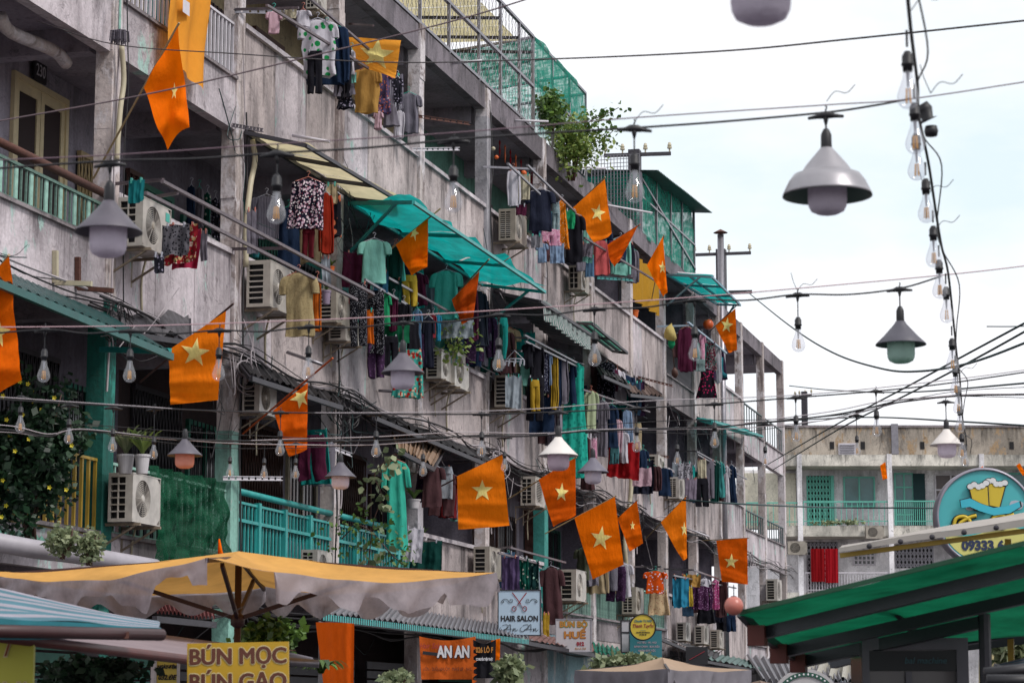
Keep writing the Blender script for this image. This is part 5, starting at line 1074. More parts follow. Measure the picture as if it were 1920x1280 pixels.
rack('rack bar running down beside the coral pink skirt to the slim flag',[((1096,446),(1242,534))],[((1118,510),(1188,522)),((1128,478),(1168,482))],.85,LR,.035)
rack('rack under the teal awning holding the aqua T-shirts',[((728,521),(852,590)),((684,524),(760,570))],[((650,523),(752,523)),((850,597),(900,600))],.8,STEEL,.03)
rack('rack over the dark laundry row under the striped valance',[((983,628),(1085,682)),((985,640),(1088,690))],[((928,630),(990,634)),((925,655),(978,658)),((1040,660),(1085,682))],.8,STEEL)
rack('lower rack holding grey and white laundry above the red cloth',[((1092,730),(1218,772))],[((1060,740),(1098,738))],.75,LR)
rack('far rack with the yellow bag and maroon sweater',[((1290,604),(1362,662))],[((1232,612),(1296,610))],.8,plain('pale blue rack','8fa3b5',.5),.04)
rack('lower far rack with the cream towel and navy T-shirts',[((1306,846),(1400,898)),((1308,852),(1378,892))],[((1270,846),(1312,845))],.75,STEEL)
rack('street-end rack over the blue towel',[((1300,1068),(1362,1090)),((1262,1078),(1380,1102))],[((1245,1066),(1302,1068)),((1188,1062),(1240,1062))],.75,STEEL,.035)
rack('rack of bars beside the purple towel',[((956,1026),(1060,1054)),((934,1036),(1010,1056))],[((925,1030),(960,1024))],.8,LR)
# chain clotheslines beside the dark-fanned condenser
for k,(a,b) in enumerate((((815,648),(922,706)),((838,640),(928,700)))):
    m=MB(); m.tube(sag(fac(*a,.5),fac(*b,.5),.04),.008,4); single(m,'clothes_line',STEEL,['lower twisted clothesline by the trailing plant','upper twisted clothesline by the trailing plant'][k],'clothesline',fac(*a,.5))
# odd hanging things
t=thing('plastic_bag','pale yellow plastic bag hanging from the far rack','bag',fac(1258,606,.75)); m=MB(); c=fac(1258,626,.75); s=depf(1258,626,.75)/FPX
m.lathe([(.3*s,21*s),(3*s,17*s),(8*s,12*s),(11*s,3*s),(11.5*s,-6*s),(8*s,-13*s),(.1*s,-15*s)],14,M=Matrix.Translation(c)); 
for i,v in enumerate(m.v): m.v[i]=v+wav(v,.06,5)
m.build('bag_body',C_('pale yellow plastic','c9b878',tr=.4),t,smooth=True); m=MB(); m.lathe([(6*s,0),(7*s,-8*s),(3*s,-15*s),(.1*s,-16*s)],12,M=Matrix.Translation(fac(1259,638,.75))); m.build('green_bundle',GRN,t,smooth=True)
def paddle(x,y0,y1,label):
    m=MB(); a=fac(x,y0,.7); b=fac(x+6,y1,.7); c=a.lerp(b,.72); m.tube([a,c],.012,6); m.tube([c,c.lerp(b,.3),c.lerp(b,.7),b],[.02,.07,.075,.03],10); single(m,'ladle',WOOD,label,'ladle',a,smooth=True)
paddle(1260,640,708,'long brown wooden paddle hanging under the yellow bag')
def ball(x,y,r,mat,label,name,cat,D=None,d=.8,hang=True):
    D=D or depf(x,y,d); s=D/FPX; c=dep(x,y,D); t=thing(name,label,cat,c); m=MB(); R=r*s; m.lathe([(R*max(.001,math.sin(math.pi*i/14)),R*math.cos(math.pi*i/14)) for i in range(15)],24,M=Matrix.Translation(c)); m.build('globe',mat,t,smooth=True)
    m=MB(); m.lathe([(R*.3,R*1.02),(R*.3,R*.9)],12,M=Matrix.Translation(c)); m.tube([c+Vector((0,0,R)),c+Vector((0,0,R*2.2))],R*.06,5); m.build('cap',STEELD,t); return t
ball(1328,608,10,plain('orange lantern','c0501a',.35),'orange-red round lantern under the far teal awning','lantern','lantern')
for x,y,l in ((982,325,'small orange gourd ornament hanging before the green wall'),(931,295,'small red lantern ornament behind the top pillar, left'),(925,279,'small pale blossom ornament hanging by the pillar')): ball(x,y,5.5 if y>300 else 4,FLOWO if y>290 else CREAM,l,'ornament','ornament',d=.2)
for k in range(7):
    x=937+k*10; y=262+k*9; m=MB(); a=fac(x,y,-.3); m.tube([a,a-Vector((0,0,.05)),a-Vector((0,0,.12)),a-Vector((0,0,.2)),a-Vector((0,0,.34))],[.003,.02,.008,.018,.003],6); single(m,'ornament',FLOWO if k%2 else C_('red tassel','8a1420'),['first','second','third','fourth','fifth','sixth','last'][k]+(' charm, orange,' if k%2 else ' charm, dark red,')+' from the left in the row before the green ceiling','ornament',a,'row of little charms under the top ceiling')
# round sock hanger
t=thing('sock_hanger','round white sock hanger with pegs left of the dark laundry row','hanger',fac(965,672,.8)); c=fac(965,675,.8)
m=MB(); m.tube([c+Vector((.16*math.cos(a*math.pi/10),.16*math.sin(a*math.pi/10),0)) for a in range(21)],.008,5); m.tube([c+Vector((-.16,0,0)),c+Vector((0,0,.16)),c+Vector((.16,0,0))],.006,5); m.build('ring',HW,t)
for k in range(10): a=k*math.pi/5; q=c+Vector((.16*math.cos(a),.16*math.sin(a),-.04)); m=MB(); m.box(q-Vector((.008,.012,.04)),q+Vector((.008,.012,.03))); m.build('clothes_peg',HW,t)
# boots, pots
t=thing('rubber_boot','teal rubber boot hanging at the end of the far rack','boot',fac(1352,670,.75)); m=MB(); a=fac(1350,670,.75); m.tube([a,a-Vector((0,0,.22)),a-Vector((0,0,.36)),a-Vector((-.06,.0,.44)),a-Vector((-.16,0,.46))],[.08,.075,.08,.075,.05],12); m.build('boot_shaft',C_('boot teal','1c5a66',tr=0),t,smooth=True)
def pot(x,y,rp,hp,label,mat=POT,d=.3,plant=None,D=None,pl=None):
    """x,y: centre of rim; rp: rim radius px; hp height px"""
    D=D or depf(x,y,d); s=D/FPX; c=dep(x,y,D); R=rp*s; H=hp*s
    t=thing('potted_plant' if plant else 'flower_pot',label,'potted plant' if plant else 'pot',c-Vector((0,0,H)))
    m=MB(); m.lathe([(.001,-H),(R*.7,-H),(R*.92,-.12*H),(R*1.02,-.12*H),(R*1.02,0),(R*.9,0),(R*.85,-.1*H),(.001,-.12*H)],20,M=Matrix.Translation(c)); m.build('pot',mat,t,smooth=False)
    if plant: plant(t,c,s)
    return t
def strap(t,c,n,L,wd,mat,spread=1.,up=1.,seed=0,droop=.5):
    rr=random.Random(seed); m=MB()
    for k in range(n):
        a=rr.uniform(0,6.28); l=L*rr.uniform(.6,1.1); dx=Vector((math.cos(a),math.sin(a),0))*spread; sd=Vector((-dx.y,dx.x,0)).normalized()*wd; b=len(m.v); q=7
        for j in range(q):
            tt=j/(q-1); p=c+dx*l*tt*.6+Vector((0,0,l*(up*tt-droop*tt*tt))); wdt=1-abs(tt*2-.7)*.55 if tt<1 else .02
            m.v+= [p-sd*wdt,p+sd*wdt]
        for j in range(q-1): m.f.append((b+2*j,b+2*j+1,b+2*j+3,b+2*j+2)); m.m.append(0)
    m.build('leaves',mat,t)
def leafblob(c,rad,n,size,rr,elong=2.,den=1.):
    m=MB(); c=Vector(c)
    for k in range(n):
        p=Vector((rr.gauss(0,1),rr.gauss(0,1),rr.gauss(0,1))); p.normalize(); q=rr.random()**.45
        nn=.65+.5*noise.noise(Vector((p.x*2+c.x,p.y*2+c.y,p.z*2+c.z)))
        p=Vector((p.x*rad[0],p.y*rad[1],p.z*rad[2]))*q*nn*1.3
        a=Vector((rr.uniform(-1,1),rr.uniform(-1,1),rr.uniform(-.9,.5))).normalized(); b_=a.cross(Vector((rr.uniform(-1,1),rr.uniform(-1,1),rr.uniform(-1,1)))).normalized(); s=size*rr.choice([.5,.7,.9,1.,1.2,1.5]); o=c+p
        m.add([o,o+a*s*.5*elong*.5+b_*s*.35,o+a*s*elong*.5,o+a*s*.5*elong*.5-b_*s*.35],[(0,1,2,3)])
    return m
def bush(name,label,px,py,rx,ry,depth,n,size,mat,cat='bush',flowers=None,stem=True,ry3=None,rz=None,seed=1,mats2=None):
    rr=random.Random(seed); s=depth/FPX; c=dep(px,py,depth); t=thing(name,label,cat,c-Vector((0,0,ry*s)))
    m=leafblob((0,0,0),(rx*s,ry3 or min(rx,ry)*s*.8,ry*s),n,size,rr)
    m.v=[c+v for v in m.v]; m.build('foliage',mat,t)
    if stem:
        m=MB()
        for k in range(6): e=c+Vector((rr.uniform(-.7,.7)*rx*s,rr.uniform(-.3,.3)*rx*s,rr.uniform(-.2,.8)*ry*s)); b=c+Vector((rr.uniform(-.1,.1)*rx*s,0,-ry*s*1.1)); m.tube(spline([b,b.lerp(e,.5)+Vector((rr.uniform(-.05,.05),0,.04)),e],4),[.02*(1-.7*i/8) for i in range(9)],5)
        m.build('stems',WOOD,t,smooth=True)
    if flowers:
        fm,fn_,fs=flowers; m=MB()
        for k in range(fn_):
            a=rr.uniform(0,6.28); q=rr.random()**.5; o=c+RT*(math.cos(a)*q*rx*s)-FH*(min(rx,ry)*s*.8*rr.uniform(.5,1.))+Vector((0,0,math.sin(a)*q*ry*s))
            for j in range(5):
                b=j*1.257; v1=(RT*math.cos(b)+Vector((0,0,1))*math.sin(b))*fs; v2=(RT*math.cos(b+.5)+Vector((0,0,1))*math.sin(b+.5))*fs*.7; v3=(RT*math.cos(b-.5)+Vector((0,0,1))*math.sin(b-.5))*fs*.7
                m.add([o,o+v2-FH*.01,o+v1-FH*.015,o+v3-FH*.01],[(0,1,2,3)])
        m.build('blossoms',fm,t)
    return t
# ---------------------------------------------------------------- cables along the facade
CR=random.Random(5)
yy=[PY[0]-1]+PY[0:]
BUN=[MB(),MB()]
for k in range(12):
    z=ZC+4.28+CR.uniform(-.16,.22); d=CR.uniform(.07,.22); pts=[]
    y0=17+CR.choice([0,0,0,6,14]); y1=CR.choice([74,74,60,52])
    y=y0
    while y<y1:
        i=min(range(len(PY)),key=lambda q:abs(PY[q]-y)); s=abs(PY[i]-y)/1.9
        pts.append(Vector((X0+d+CR.uniform(-.03,.03),y,z-.16*s*CR.uniform(.3,1.6)+CR.uniform(-.03,.03)))); y+=CR.uniform(.9,1.4)
    BUN[1 if k%5==4 else 0].tube(spline(pts,4),CR.choice([.006,.008,.010,.014]),5)
for q,(nm,mt,l) in enumerate((('cable_tangle',BLACKW,'tangle of black cables running under the second-storey slabs along the block'),('cable_tangle',WIREW,'paler cables mixed in the tangle under the second-storey slabs'))): o=single(BUN[q],nm,mt,l,'cables',(X0+.1,40,ZC+4.2)); o['kind']='stuff'
LOW=MB()
for k in range(6):
    z=ZC+1.25+CR.uniform(-.1,.1); pts=[]; y=19
    while y<72: pts.append(Vector((X0+.1,y,z-.1*abs(math.sin(y*.8))*CR.uniform(.4,1.5)))); y+=1.2
    LOW.tube(spline(pts,3),.012,5)
o=single(LOW,'cable_tangle',BLACKW,'bunch of black cables under the first-storey slabs above the shops','cables',(X0+.1,40,ZC+1.2)); o['kind']='stuff'
LW=[MB(),MB(),MB()]
for k in range(150):
    i=CR.choice([0,1,2,2,3,3,4,5,5,6,7,8,9,10,12]); a=Vector((X0+CR.uniform(.03,.15),PY[i]+CR.gauss(0,.35),ZC+CR.choice([4.2,4.2,1.2,7.2,6.9,4.4])+CR.uniform(-.4,.4))); b=a+Vector((CR.uniform(-.05,.3),CR.gauss(0,.8),CR.uniform(-.9,.5))); c=a.lerp(b,.5)+Vector((CR.uniform(0,.15),CR.gauss(0,.25),-CR.uniform(.05,.6)))
    LW[k%3].tube(spline([a,a.lerp(c,.5)+Vector((.02,CR.gauss(0,.08),CR.gauss(0,.08))),c,b],5),CR.choice([.004,.006,.007]),4)
for q,l in enumerate(('loose black wires curling round the pillars','loose pale wires hanging from the cable bunch','loose dark green wires on the wall')): o=single(LW[q],'loose_wires',[BLACKW,WIREW,WIREG][q],l,'wires',(X0+.1,40,ZC+4.2)); o['kind']='stuff'
for k,(i,r) in enumerate(((1,.22),(2,.2),(3,.28),(5,.3),(8,.26),(12,.25))):
    m=MB(); c=Vector((X0+.16,PY[i]-.1,ZC+4.15))
    for j in range(9):
        rr=r*CR.uniform(.6,1.1); o=Vector((CR.uniform(-.02,.1),CR.uniform(-.15,.15),CR.uniform(-.15,.12))); tl=CR.uniform(-.5,.5)
        m.tube([c+o+Vector((rr*tl*math.cos(a),rr*math.cos(a),rr*math.sin(a)*.7)) for a in [q*math.pi/8 for q in range(17)]],.007,4,caps=False)
    single(m,'cable_coil',[BLACKW,WIREW][k%2],['coil of black cable beside the teal pillar','coil of pale cable beside the mint pillar top','coil of black cable over the large grey lamp, on the third pillar','coil of pale cable near the white-shaded lamp','coil of black cable on the pillar behind the largest middle flag','coil of pale cable near the far corner of the block'][k],'cable coil',c)
VL=['cable dropping down the left pillar by the tallest flag','second cable down the left pillar','cables down the mint pillar','pale cable beside the mint pillar','cable down the pillar under the large grey lamp','pale cable beside that pillar','cable down the white pillar under the roof','black cable down the white pillar under the roof','cable down the pillar left of the upper condenser','cable down the pillar behind the white laundry','pale cable near the far teal awning','cable down the pillar near the square flag']
for k,(i,z0,z1) in enumerate(((1,6,12),(1,5,9.5),(2,2,9),(2,6,9.7),(3,2.5,7),(3,4,6.2),(5,5,12),(5,7,11.8),(6,7,11.5),(8,5,9),(9,4.5,8.5),(10,3,8))):
    m=MB(); n=10; o=CR.uniform(-.16,.17); pts=[Vector((X0+.07+CR.uniform(0,.04),PY[i]+o+CR.uniform(-.025,.025),z0+(z1-z0)*j/n)) for j in range(n+1)]
    m.tube(spline(pts,4),CR.choice([.008,.012]),5); single(m,'facade_cable',[BLACKW,WIREW][k%2 if k!=7 else 0],VL[k],'cable',pts[0])
# drain pipes and stubs
def pipe(pts,r,mat,label,d=.15,name='pipe',cat='pipe'):
    P=[fac(x,y,d) for x,y in pts]; m=MB(); m.tube(spline(P,6),r,10); return single(m,name,mat,label,cat,P[0],smooth=True)
pipe([(473,262),(478,300),(470,345),(462,420),(461,500)],.035,CREAM,'bent white drain pipe beside the pillar left of the daisy top')
pipe([(228,85),(232,150),(226,200),(221,260),(219,300)],.03,CREAM,'wrapped white pipe beside the left pillar above the nearest lamp')
pipe([(1186,850),(1182,930),(1172,1010),(1174,1060),(1177,1098)],.05,CREAM,'pale drain pipe right of the largest middle flag')
pipe([(0,30),(20,60),(100,95),(125,120)],.07,PILL,'thick wrapped pipe under the top left ceiling',d=-.5)
for a,b,l in (((848,119),(903,114),'white tube sticking out of the roof beam below the chain-link cage'),((966,226),(1028,228),'white tube sticking out of the roof beam before the vines'),((1060,312),(1135,316),'white tube sticking out just under the vines'),((1140,385),(1222,399),'white tube sticking out beside the wire grid'),((1270,511),(1338,517),'white tube at the far end of the roof'),((548,254),(618,266),'white tube sticking out above the cream awning'),((710,732),(790,736),'steel tube low on the wall behind the grey cone lamp'),((538,660),(604,683),'steel tube bracket behind the bulb beside the beige shirt'),((1288,990),(1330,1006),'pale stub on the far lower wall')):
    m=MB(); m.tube([fac(*a,.03),fac(*b,.55)],.022,8); single(m,'wall_tube',STEEL if 'steel' in l else WHITEP,l,'tube',fac(*a,.03),smooth=True)
t=thing('wall_bracket','rusty white L-shaped wall brackets under the railing with rust pipe','bracket',fac(150,520,.05))
for q in ([(104,470),(104,530),(172,532)],[(146,482),(146,540),(212,545)]):
    m=MB(); P=[fac(q[0][0],q[0][1],.05),fac(q[1][0],q[1][1],.05),fac(q[2][0],q[2][1],.45)]; m.beam(P[0],P[1],.05,.05,up=(0,1,0)); m.beam(P[1],P[2],.045,.05); m.build('bracket_arm',CREAM if q[0][0]<120 else RUST,t)
mp_=thing('mop','upside-down grey mop head tied to the left pillar','mop',fac(224,72,.25)); m=MB(); c=fac(224,56,.25); m.tube([c+Vector((0,0,.6)),c],.014,6); m.build('handle',MINT,mp_)
m=MB()
for k in range(60):
    a=CR.uniform(0,6.28); r=CR.uniform(.02,.1); m.tube([c+Vector((0,0,.0)),c+Vector((r*math.cos(a),r*math.sin(a),-.02)),c+Vector((r*1.1*math.cos(a),r*1.1*math.sin(a),-.12-CR.uniform(0,.04)))],.007,4)
m.build('fringe',GY,mp_)
# poles above the roofs
t=thing('chimney_pole','tall grey metal flue pipe with conical cap at the far end of the block','flue pipe',(X0+.35,61.6,0))
ctop=onY(1351,440,61.6); m=MB(); m.tube([Vector((ctop.x,61.6,1.5)),ctop],.085,14); m.build('flue',STEEL,t,smooth=True); m=MB(); m.lathe([(.19,0),(.02,.09),(.001,.1)],20,M=Matrix.Translation(ctop+Vector((0,0,.05)))); m.tube([ctop,ctop+Vector((0,0,.06))],.05,8); m.build('cap',RUST,t)
def crossarm(x0,x1,y,D,poley,label,px=None):
    a=dep(x0,y+4,D); b=dep(x1,y,D); t=thing('utility_pole',label,'utility pole',(a+b)/2); m=MB(); m.beam(a,b,.1,.08); m.build('crossarm',STEELD,t)
    for k in (.02,.28,.62,.98):
        q=a.lerp(b,k)+Vector((0,0,.04)); m=MB(); m.lathe([(.02,0),(.02,.08),(.06,.09),(.06,.13),(.04,.14),(.055,.17),(.03,.24),(.001,.25)],10,M=Matrix.Translation(q)); m.build('insulator',CREAM,t)
    px=px or (x0+x1)/2; p=dep(px,y-6,D); q=dep(px,poley,D); m=MB(); m.beam(Vector((p.x,p.y,q.z)),p,.28,.28,up=(0,1,0)); m.build('pole',STEELD,t)
crossarm(1132,1258,288,60,360,'utility pole top with insulators behind the roof grid',1190); crossarm(1300,1408,474,72,640,'utility pole crossarm behind the grey flue pipe',1352); crossarm(1490,1522,740,120,860,'distant utility pole above the far building',1508)
m=MB(); m.beam(dep(1366,548,60),dep(1410,547,60),.08,.08); single(m,'corner_arm',STEELD,'short dark crossarm where the dark green cable starts','crossarm',dep(1366,548,60))
for k,(a,b,l) in enumerate((((436,232),(494,242),'perforated angle iron at the pillar above the cream awning'),((770,214),(882,230),'perforated angle iron on the pillar right of the top flag'),((772,278),(862,277),'white perforated angle iron below the rusty one on that pillar'),((1120,519),(1188,523),'teal angle shelf under the coral pink skirt'),((985,640),(930,636),'teal angle iron at the left end of the dark laundry row'),((418,893),(530,894),'perforated angle iron at the mint pillar over the teal railing'),((1205,850),(1255,855),'rusty angle iron beside the navy T-shirt and red cloth'),((560,812),(660,850),'perforated strip behind the folded-star flag'),((1196,705),(1262,722),'rusty flat bar sticking out below the far wall panels'),((440,18),(575,22),'perforated angle iron at the top beside the leaf-print blouse'))):
    m=MB(); P0,P1=fac(*a,.03),fac(*b,.45); n=9
    for j in range(n): q0,q1=P0.lerp(P1,j/n),P0.lerp(P1,(j+.72)/n); m.beam(q0,q1,.035,.004); m.beam(q0-Vector((0,0,.02)),q1-Vector((0,0,.02)),.004,.035)
    m.beam(P0-Vector((0,0,.04)),P1-Vector((0,0,.04)),.006,.01); m.beam(P0+Vector((0,0,.004)),P1+Vector((0,0,.004)),.01,.006)
    single(m,'angle_iron',[STEEL,RUST,WHITEP,TEAL,TEAL,WHITEP,RUST,WHITEP,RUST,STEEL][k],l,'bracket',P0)
PR=random.Random(8)
for k,(x,y,d,mt,l) in enumerate(((620,500,.2,TERRA,'small terracotta pot on the wall top behind the lilac pot'),(1165,492,.1,POT,'white pot on the small shelf by the top pillar'),(1182,492,.1,WHITEP,'second white pot on the small shelf by top pillar'),(1190,582,.0,TERRA,'little pot on the far wall coping'),(795,1000,.0,POT,'cactus pot on the teal railing end'),(480,470,-.2,BLUEP,'teal tub on the wall behind the wide-slot condenser'),(400,150,-.1,BLUEP,'teal bucket behind the white top railing'),(70,420,-.2,TERRA,'orange pot behind the mint railing'))): pot(x,y,8 if k<7 else 11,13,l,mat=mt,d=d,plant=(lambda t,c,s:strap(t,c,14,.18,.015,LEAF,seed=5)) if k in(0,4) else None)
# ---------------------------------------------------------------- plants
bush('flowering_bush','large dark bush with yellow blossoms filling the leftmost balcony',62,850,105,150,23.0,7000,.075,LEAFD,flowers=(FLOW,26,.024),seed=3,ry3=.5)
bush('bush','grey-green shrub growing from the white gutter pipe',118,1012,30,32,21.3,900,.045,LEAFG,seed=5,ry3=.15); bush('bush','second grey-green shrub with reddish stems on the gutter pipe',168,1022,28,34,21.3,800,.045,LEAFG,seed=6,ry3=.15)
D0=depf(240,860,.45)
pot(236,852,17,36,'left white flower pot on the condenser, with striped long leaves',D=D0,plant=lambda t,c,s:strap(t,c,34,.55,.018,LEAFG,seed=1))
pot(267,852,15,36,'right white flower pot on the condenser beside the green shade cloth',D=D0-.1,plant=lambda t,c,s:strap(t,c,26,.45,.02,LEAFL,seed=2))
pot(612,535,6,20,'lilac pot standing on the straight-slatted condenser',mat=plain('lilac enamel','8a7a90',.5),D=depf(612,540,.35)) if False else pot(612,545,9,26,'lilac pot with small flowers standing on the straight-slatted condenser',mat=plain('lilac enamel','8a7a90',.5),D=depf(612,540,.4),plant=lambda t,c,s:strap(t,c,16,.16,.01,LEAF,seed=4))
pot(776,936,13,17,'white basket of leafy plants hanging right of the ao dai dress',d=.5,plant=lambda t,c,s:strap(t,c,40,.3,.02,LEAF,seed=8))
def vine(label,pts,depth,n,size,mat,spread,seed=1,name='vine',leafy=1.8):
    rr=random.Random(seed); P=spline([dep(x,y,depth) for x,y in pts],8); t=thing(name,label,'plant',P[0]); m=MB(); m.tube(P,.008,5); m.build('stem',WOOD,t)
    m=MB()
    for k in range(n):
        c=P[rr.randrange(len(P))]+Vector((rr.gauss(0,spread),rr.gauss(0,spread*.6),rr.gauss(0,spread))); a=Vector((rr.uniform(-1,1),rr.uniform(-1,1),rr.uniform(-1,.2))).normalized(); b=a.cross(Vector((rr.uniform(-1,1),rr.uniform(-1,1),rr.uniform(-1,1)))).normalized(); s=size*rr.uniform(.6,1.2)
        m.add([c,c+a*s*.4+b*s*.4,c+a*s*.8+b*s*.25,c+a*s*1.1,c+a*s*.8-b*s*.25,c+a*s*.4-b*s*.4],[(0,1,2,3,4,5)])
    m.build('leaves',mat,t); return t
vine('climbing vine with broad leaves left of the ao dai dress',[(690,1060),(700,980),(715,930),(702,890),(725,862),(742,850)],31,90,.12,LEAFG,.1,2)
vine('hanging green plants in front of the teal railing below the vine',[(640,1010),(670,985),(700,1000),(735,1040),(760,1060)],31,260,.07,LEAF,.2,3)
vine('trailing pothos with yellow-green leaves left of the dark-fanned condenser',[(838,606),(850,620),(858,640),(862,655)],36.5,220,.08,LEAFL,.13,4,name='trailing_plant')
bush('rooftop_vine','mass of light green creeper spilling over the roof edge',1072,268,62,66,46.5,2600,.075,LEAFL,cat='climbing plant',seed=9,ry3=.5)
bush('rooftop_vine','upper green creeper inside the shade net frame',1035,205,26,42,45.5,1300,.1,LEAF,cat='climbing plant',seed=10,ry3=.6)
vine('leafy branches reaching out over the sky from the rooftop',[(1090,250),(1110,225),(1130,218),(1160,202)],46.5,110,.11,LEAF,.13,5,name='branch')
vine('lower leafy twig drooping from the rooftop creeper over the sky',[(1100,270),(1130,262),(1150,245)],46.5,60,.1,LEAF,.12,6,name='branch')
vine('dark leafy sprigs at the right end of the rooftop creeper',[(1085,300),(1110,285),(1130,280)],46.5,80,.1,LEAFL,.16,7,name='branch')
bush('bush','light green shrub under the yellow umbrella, right of its pole',505,1195,60,42,18.6,1500,.07,LEAF,seed=11,ry3=.3)
bush('bush','dark shrub below the beige awning at lower left',175,1262,100,42,15.5,3000,.06,LEAFD,seed=12,ry3=.4)
bush('bush','shrub with round leaves in front of the black 026 banner',957,1256,26,32,27,700,.09,LEAFG,seed=13,ry3=.3)
bush('bush','low green shrub row behind the beige umbrella',1175,1240,72,16,36,1500,.1,LEAFG,seed=14,ry3=.4)
bush('bush','leafy tree edge at the far right below the green awning',1905,1215,42,50,60,1500,.24,LEAFG,cat='tree',seed=15,ry3=.7)
bush('bush','small pale shrub at the bottom below the orange sheet',742,1272,28,20,20,500,.05,LEAFG,seed=16,ry3=.2)
D1=19.; t=thing('potted_plant','broad-leaved tropical plant before the hanging orange sheet','plant',dep(610,1275,D1)); strap(t,dep(602,1262,D1),30,.36,.035,LEAF,seed=17,droop=.9)
bush('hanging_plants','sparse plants on the far balcony slab',1580,978,60,4,FD-1.2,200,.14,LEAFG,cat='plants',seed=18,ry3=.3,stem=False)
# green shade cloth on the first-floor balcony
P=[fac(288,872,.3),fac(421,905,.3),fac(428,1052,.34),fac(290,1062,.34)]
m=MB()
def gc(u,v):
    p=P[0].lerp(P[1],u).lerp(P[3].lerp(P[2],u),v); return p+Vector((.05*math.sin(u*34+3*noise.noise(p*1.5))+.10*noise.noise(p*3)+.05*noise.noise(p*8),0,.05*noise.noise(Vector((u*9,0,0)))*(v+.2)))
m.grid(gc,90,60); single(m,'shade_cloth',GNETD,'crumpled dark green shade cloth hung over the balcony beside the ringed condenser','shade cloth',P[0],smooth=True)
m=MB(); m.tube([fac(411,1010,.5),fac(413,1035,.5),fac(424,1062,.5)],[.01,.03,.04],8); single(m,'furled_flag',FO,'small furled orange flag at the corner of the green shade cloth','flag',fac(412,1020,.5),smooth=True)
# gutter pipe and sheets at left
m=MB(); m.tube(spline([dep(-60,1005,21.2),dep(60,1028,21.5),dep(150,1040,22),dep(290,1064,23)],6),.085,16); g_=single(m,'gutter_pipe',plain('grey white pipe','a09ba3',.5,dirt=.35,sc_=3),'thick white horizontal gutter pipe at the left above the yellow umbrella','pipe',dep(60,1028,21.5),smooth=True)
pa=[dep(-60,970,22.5),dep(100,1012,24.5),dep(90,1024,23),dep(-60,995,21.3)]; m=MB(); m.grid(lambda u,v:pa[0].lerp(pa[1],u).lerp(pa[3].lerp(pa[2],u),v)+Vector((0,0,.015*math.sin(u*90))),90,3); single(m,'roof_sheet',plain('pale green sheet','5d9484',.5,dirt=.4),'pale green corrugated sheet above the gutter pipe','roof sheet',pa[0])
# ---------------------------------------------------------------- yellow umbrella
YT=sheetmat('yellow canopy','dda65a',alpha=1.,tr=.3,dirt=.28); GV=sheetmat('grey valance plastic','b0a6ad',alpha=.9,tr=.4,dirt=.6); URD=plain('dark red pole','3a1a1c',.5,dirt=.4)
def umbrella(label,cx,D,half,zh,za,mat,vmat,polemat,val=.17,yawoff=0.,hemsag=.05,px_pole=None,pole=True,scal=True,seed=2,torn=None):
    base=dep(cx,1340-FPX*zh/D,D); c=Vector((base.x,base.y,0)); rr=random.Random(seed)
    r=RT; f=FH; R=[c-r*half,c-f*half*.98,c+r*half,c+f*half]; zc=ZC
    t=thing('market_umbrella',label,'umbrella',(c.x,c.y,0))
    apex=Vector((c.x,c.y,zc+za)); C4=[Vector((p.x,p.y,zc+zh)) for p in R]
    for k in range(4):
        a,b=C4[k],C4[(k+1)%4]; m=MB()
        def fn(u,v):
            h=a.lerp(b,u); h.z-=hemsag*4*u*(1-u); p=apex.lerp(h,v); p.z-=.07*math.sin(math.pi*v)*1.0*(.4+.6*math.sin(math.pi*u)); return p+wav(p,.02,2.5)*v
        m.grid(fn,26,14); m.build('canopy_panel',mat,t,smooth=True)
        if val:
            m=MB(); ph=rr.uniform(0,6); nsc=5
            def prof(tb,u):
                for (ua,la),(ub,lb) in zip(tb,tb[1:]):
                    if u<=ub: tt=(u-ua)/max(1e-6,ub-ua); tt=tt*tt*(3-2*tt); return (la+(lb-la)*tt)/267.
                return tb[-1][1]/267.
            def fv(u,v):
                h=a.lerp(b,u); h.z-=hemsag*4*u*(1-u); L=val*(.55+.75*abs(math.sin(u*math.pi*nsc+.5+k+1.3*noise.noise(Vector((u*2.5,k,seed)))))**1.3+.55*noise.noise(Vector((u*5,seed,k))))
                if scal and noise.noise(Vector((u*6+k*3,seed*2.1,.5)))>.25: L*=.4
                if torn and k in torn: L=prof(torn[k],u)*(1+.12*noise.noise(Vector((u*14,seed,k))))
                out=(h-apex); out.z=0; out.normalize(); return fn(u,1.)+Vector((0,0,-v*L))+out*(.012+.03*math.sin(u*40+ph+v*2)*v)
            m.grid(fv,90,8); m.build('valance',vmat,t,smooth=True)
        m=MB(); m.beam(apex-Vector((0,0,.05)),C4[k]-Vector((0,0,.02)),.022,.03); m.build('rib',polemat,t)
        hub=Vector((c.x,c.y,zc+zh-.32)); q=apex.lerp(C4[k],.55)-Vector((0,0,.07)); m=MB(); m.beam(hub,q,.025,.03); m.build('stay',polemat,t)
    m=MB(); m.tube([Vector((c.x,c.y,0)),apex-Vector((0,0,.02))],.024,10); m.lathe([(.024,-.05),(.05,-.03),(.05,.03),(.024,.05)],12,M=Matrix.Translation((c.x,c.y,zc+zh-.33))); m.build('pole',polemat,t,smooth=True)
    m=MB(); m.tube([Vector((c.x,c.y,0)),Vector((c.x,c.y,.08))],.25,16); m.build('base',SLAB,t); return t
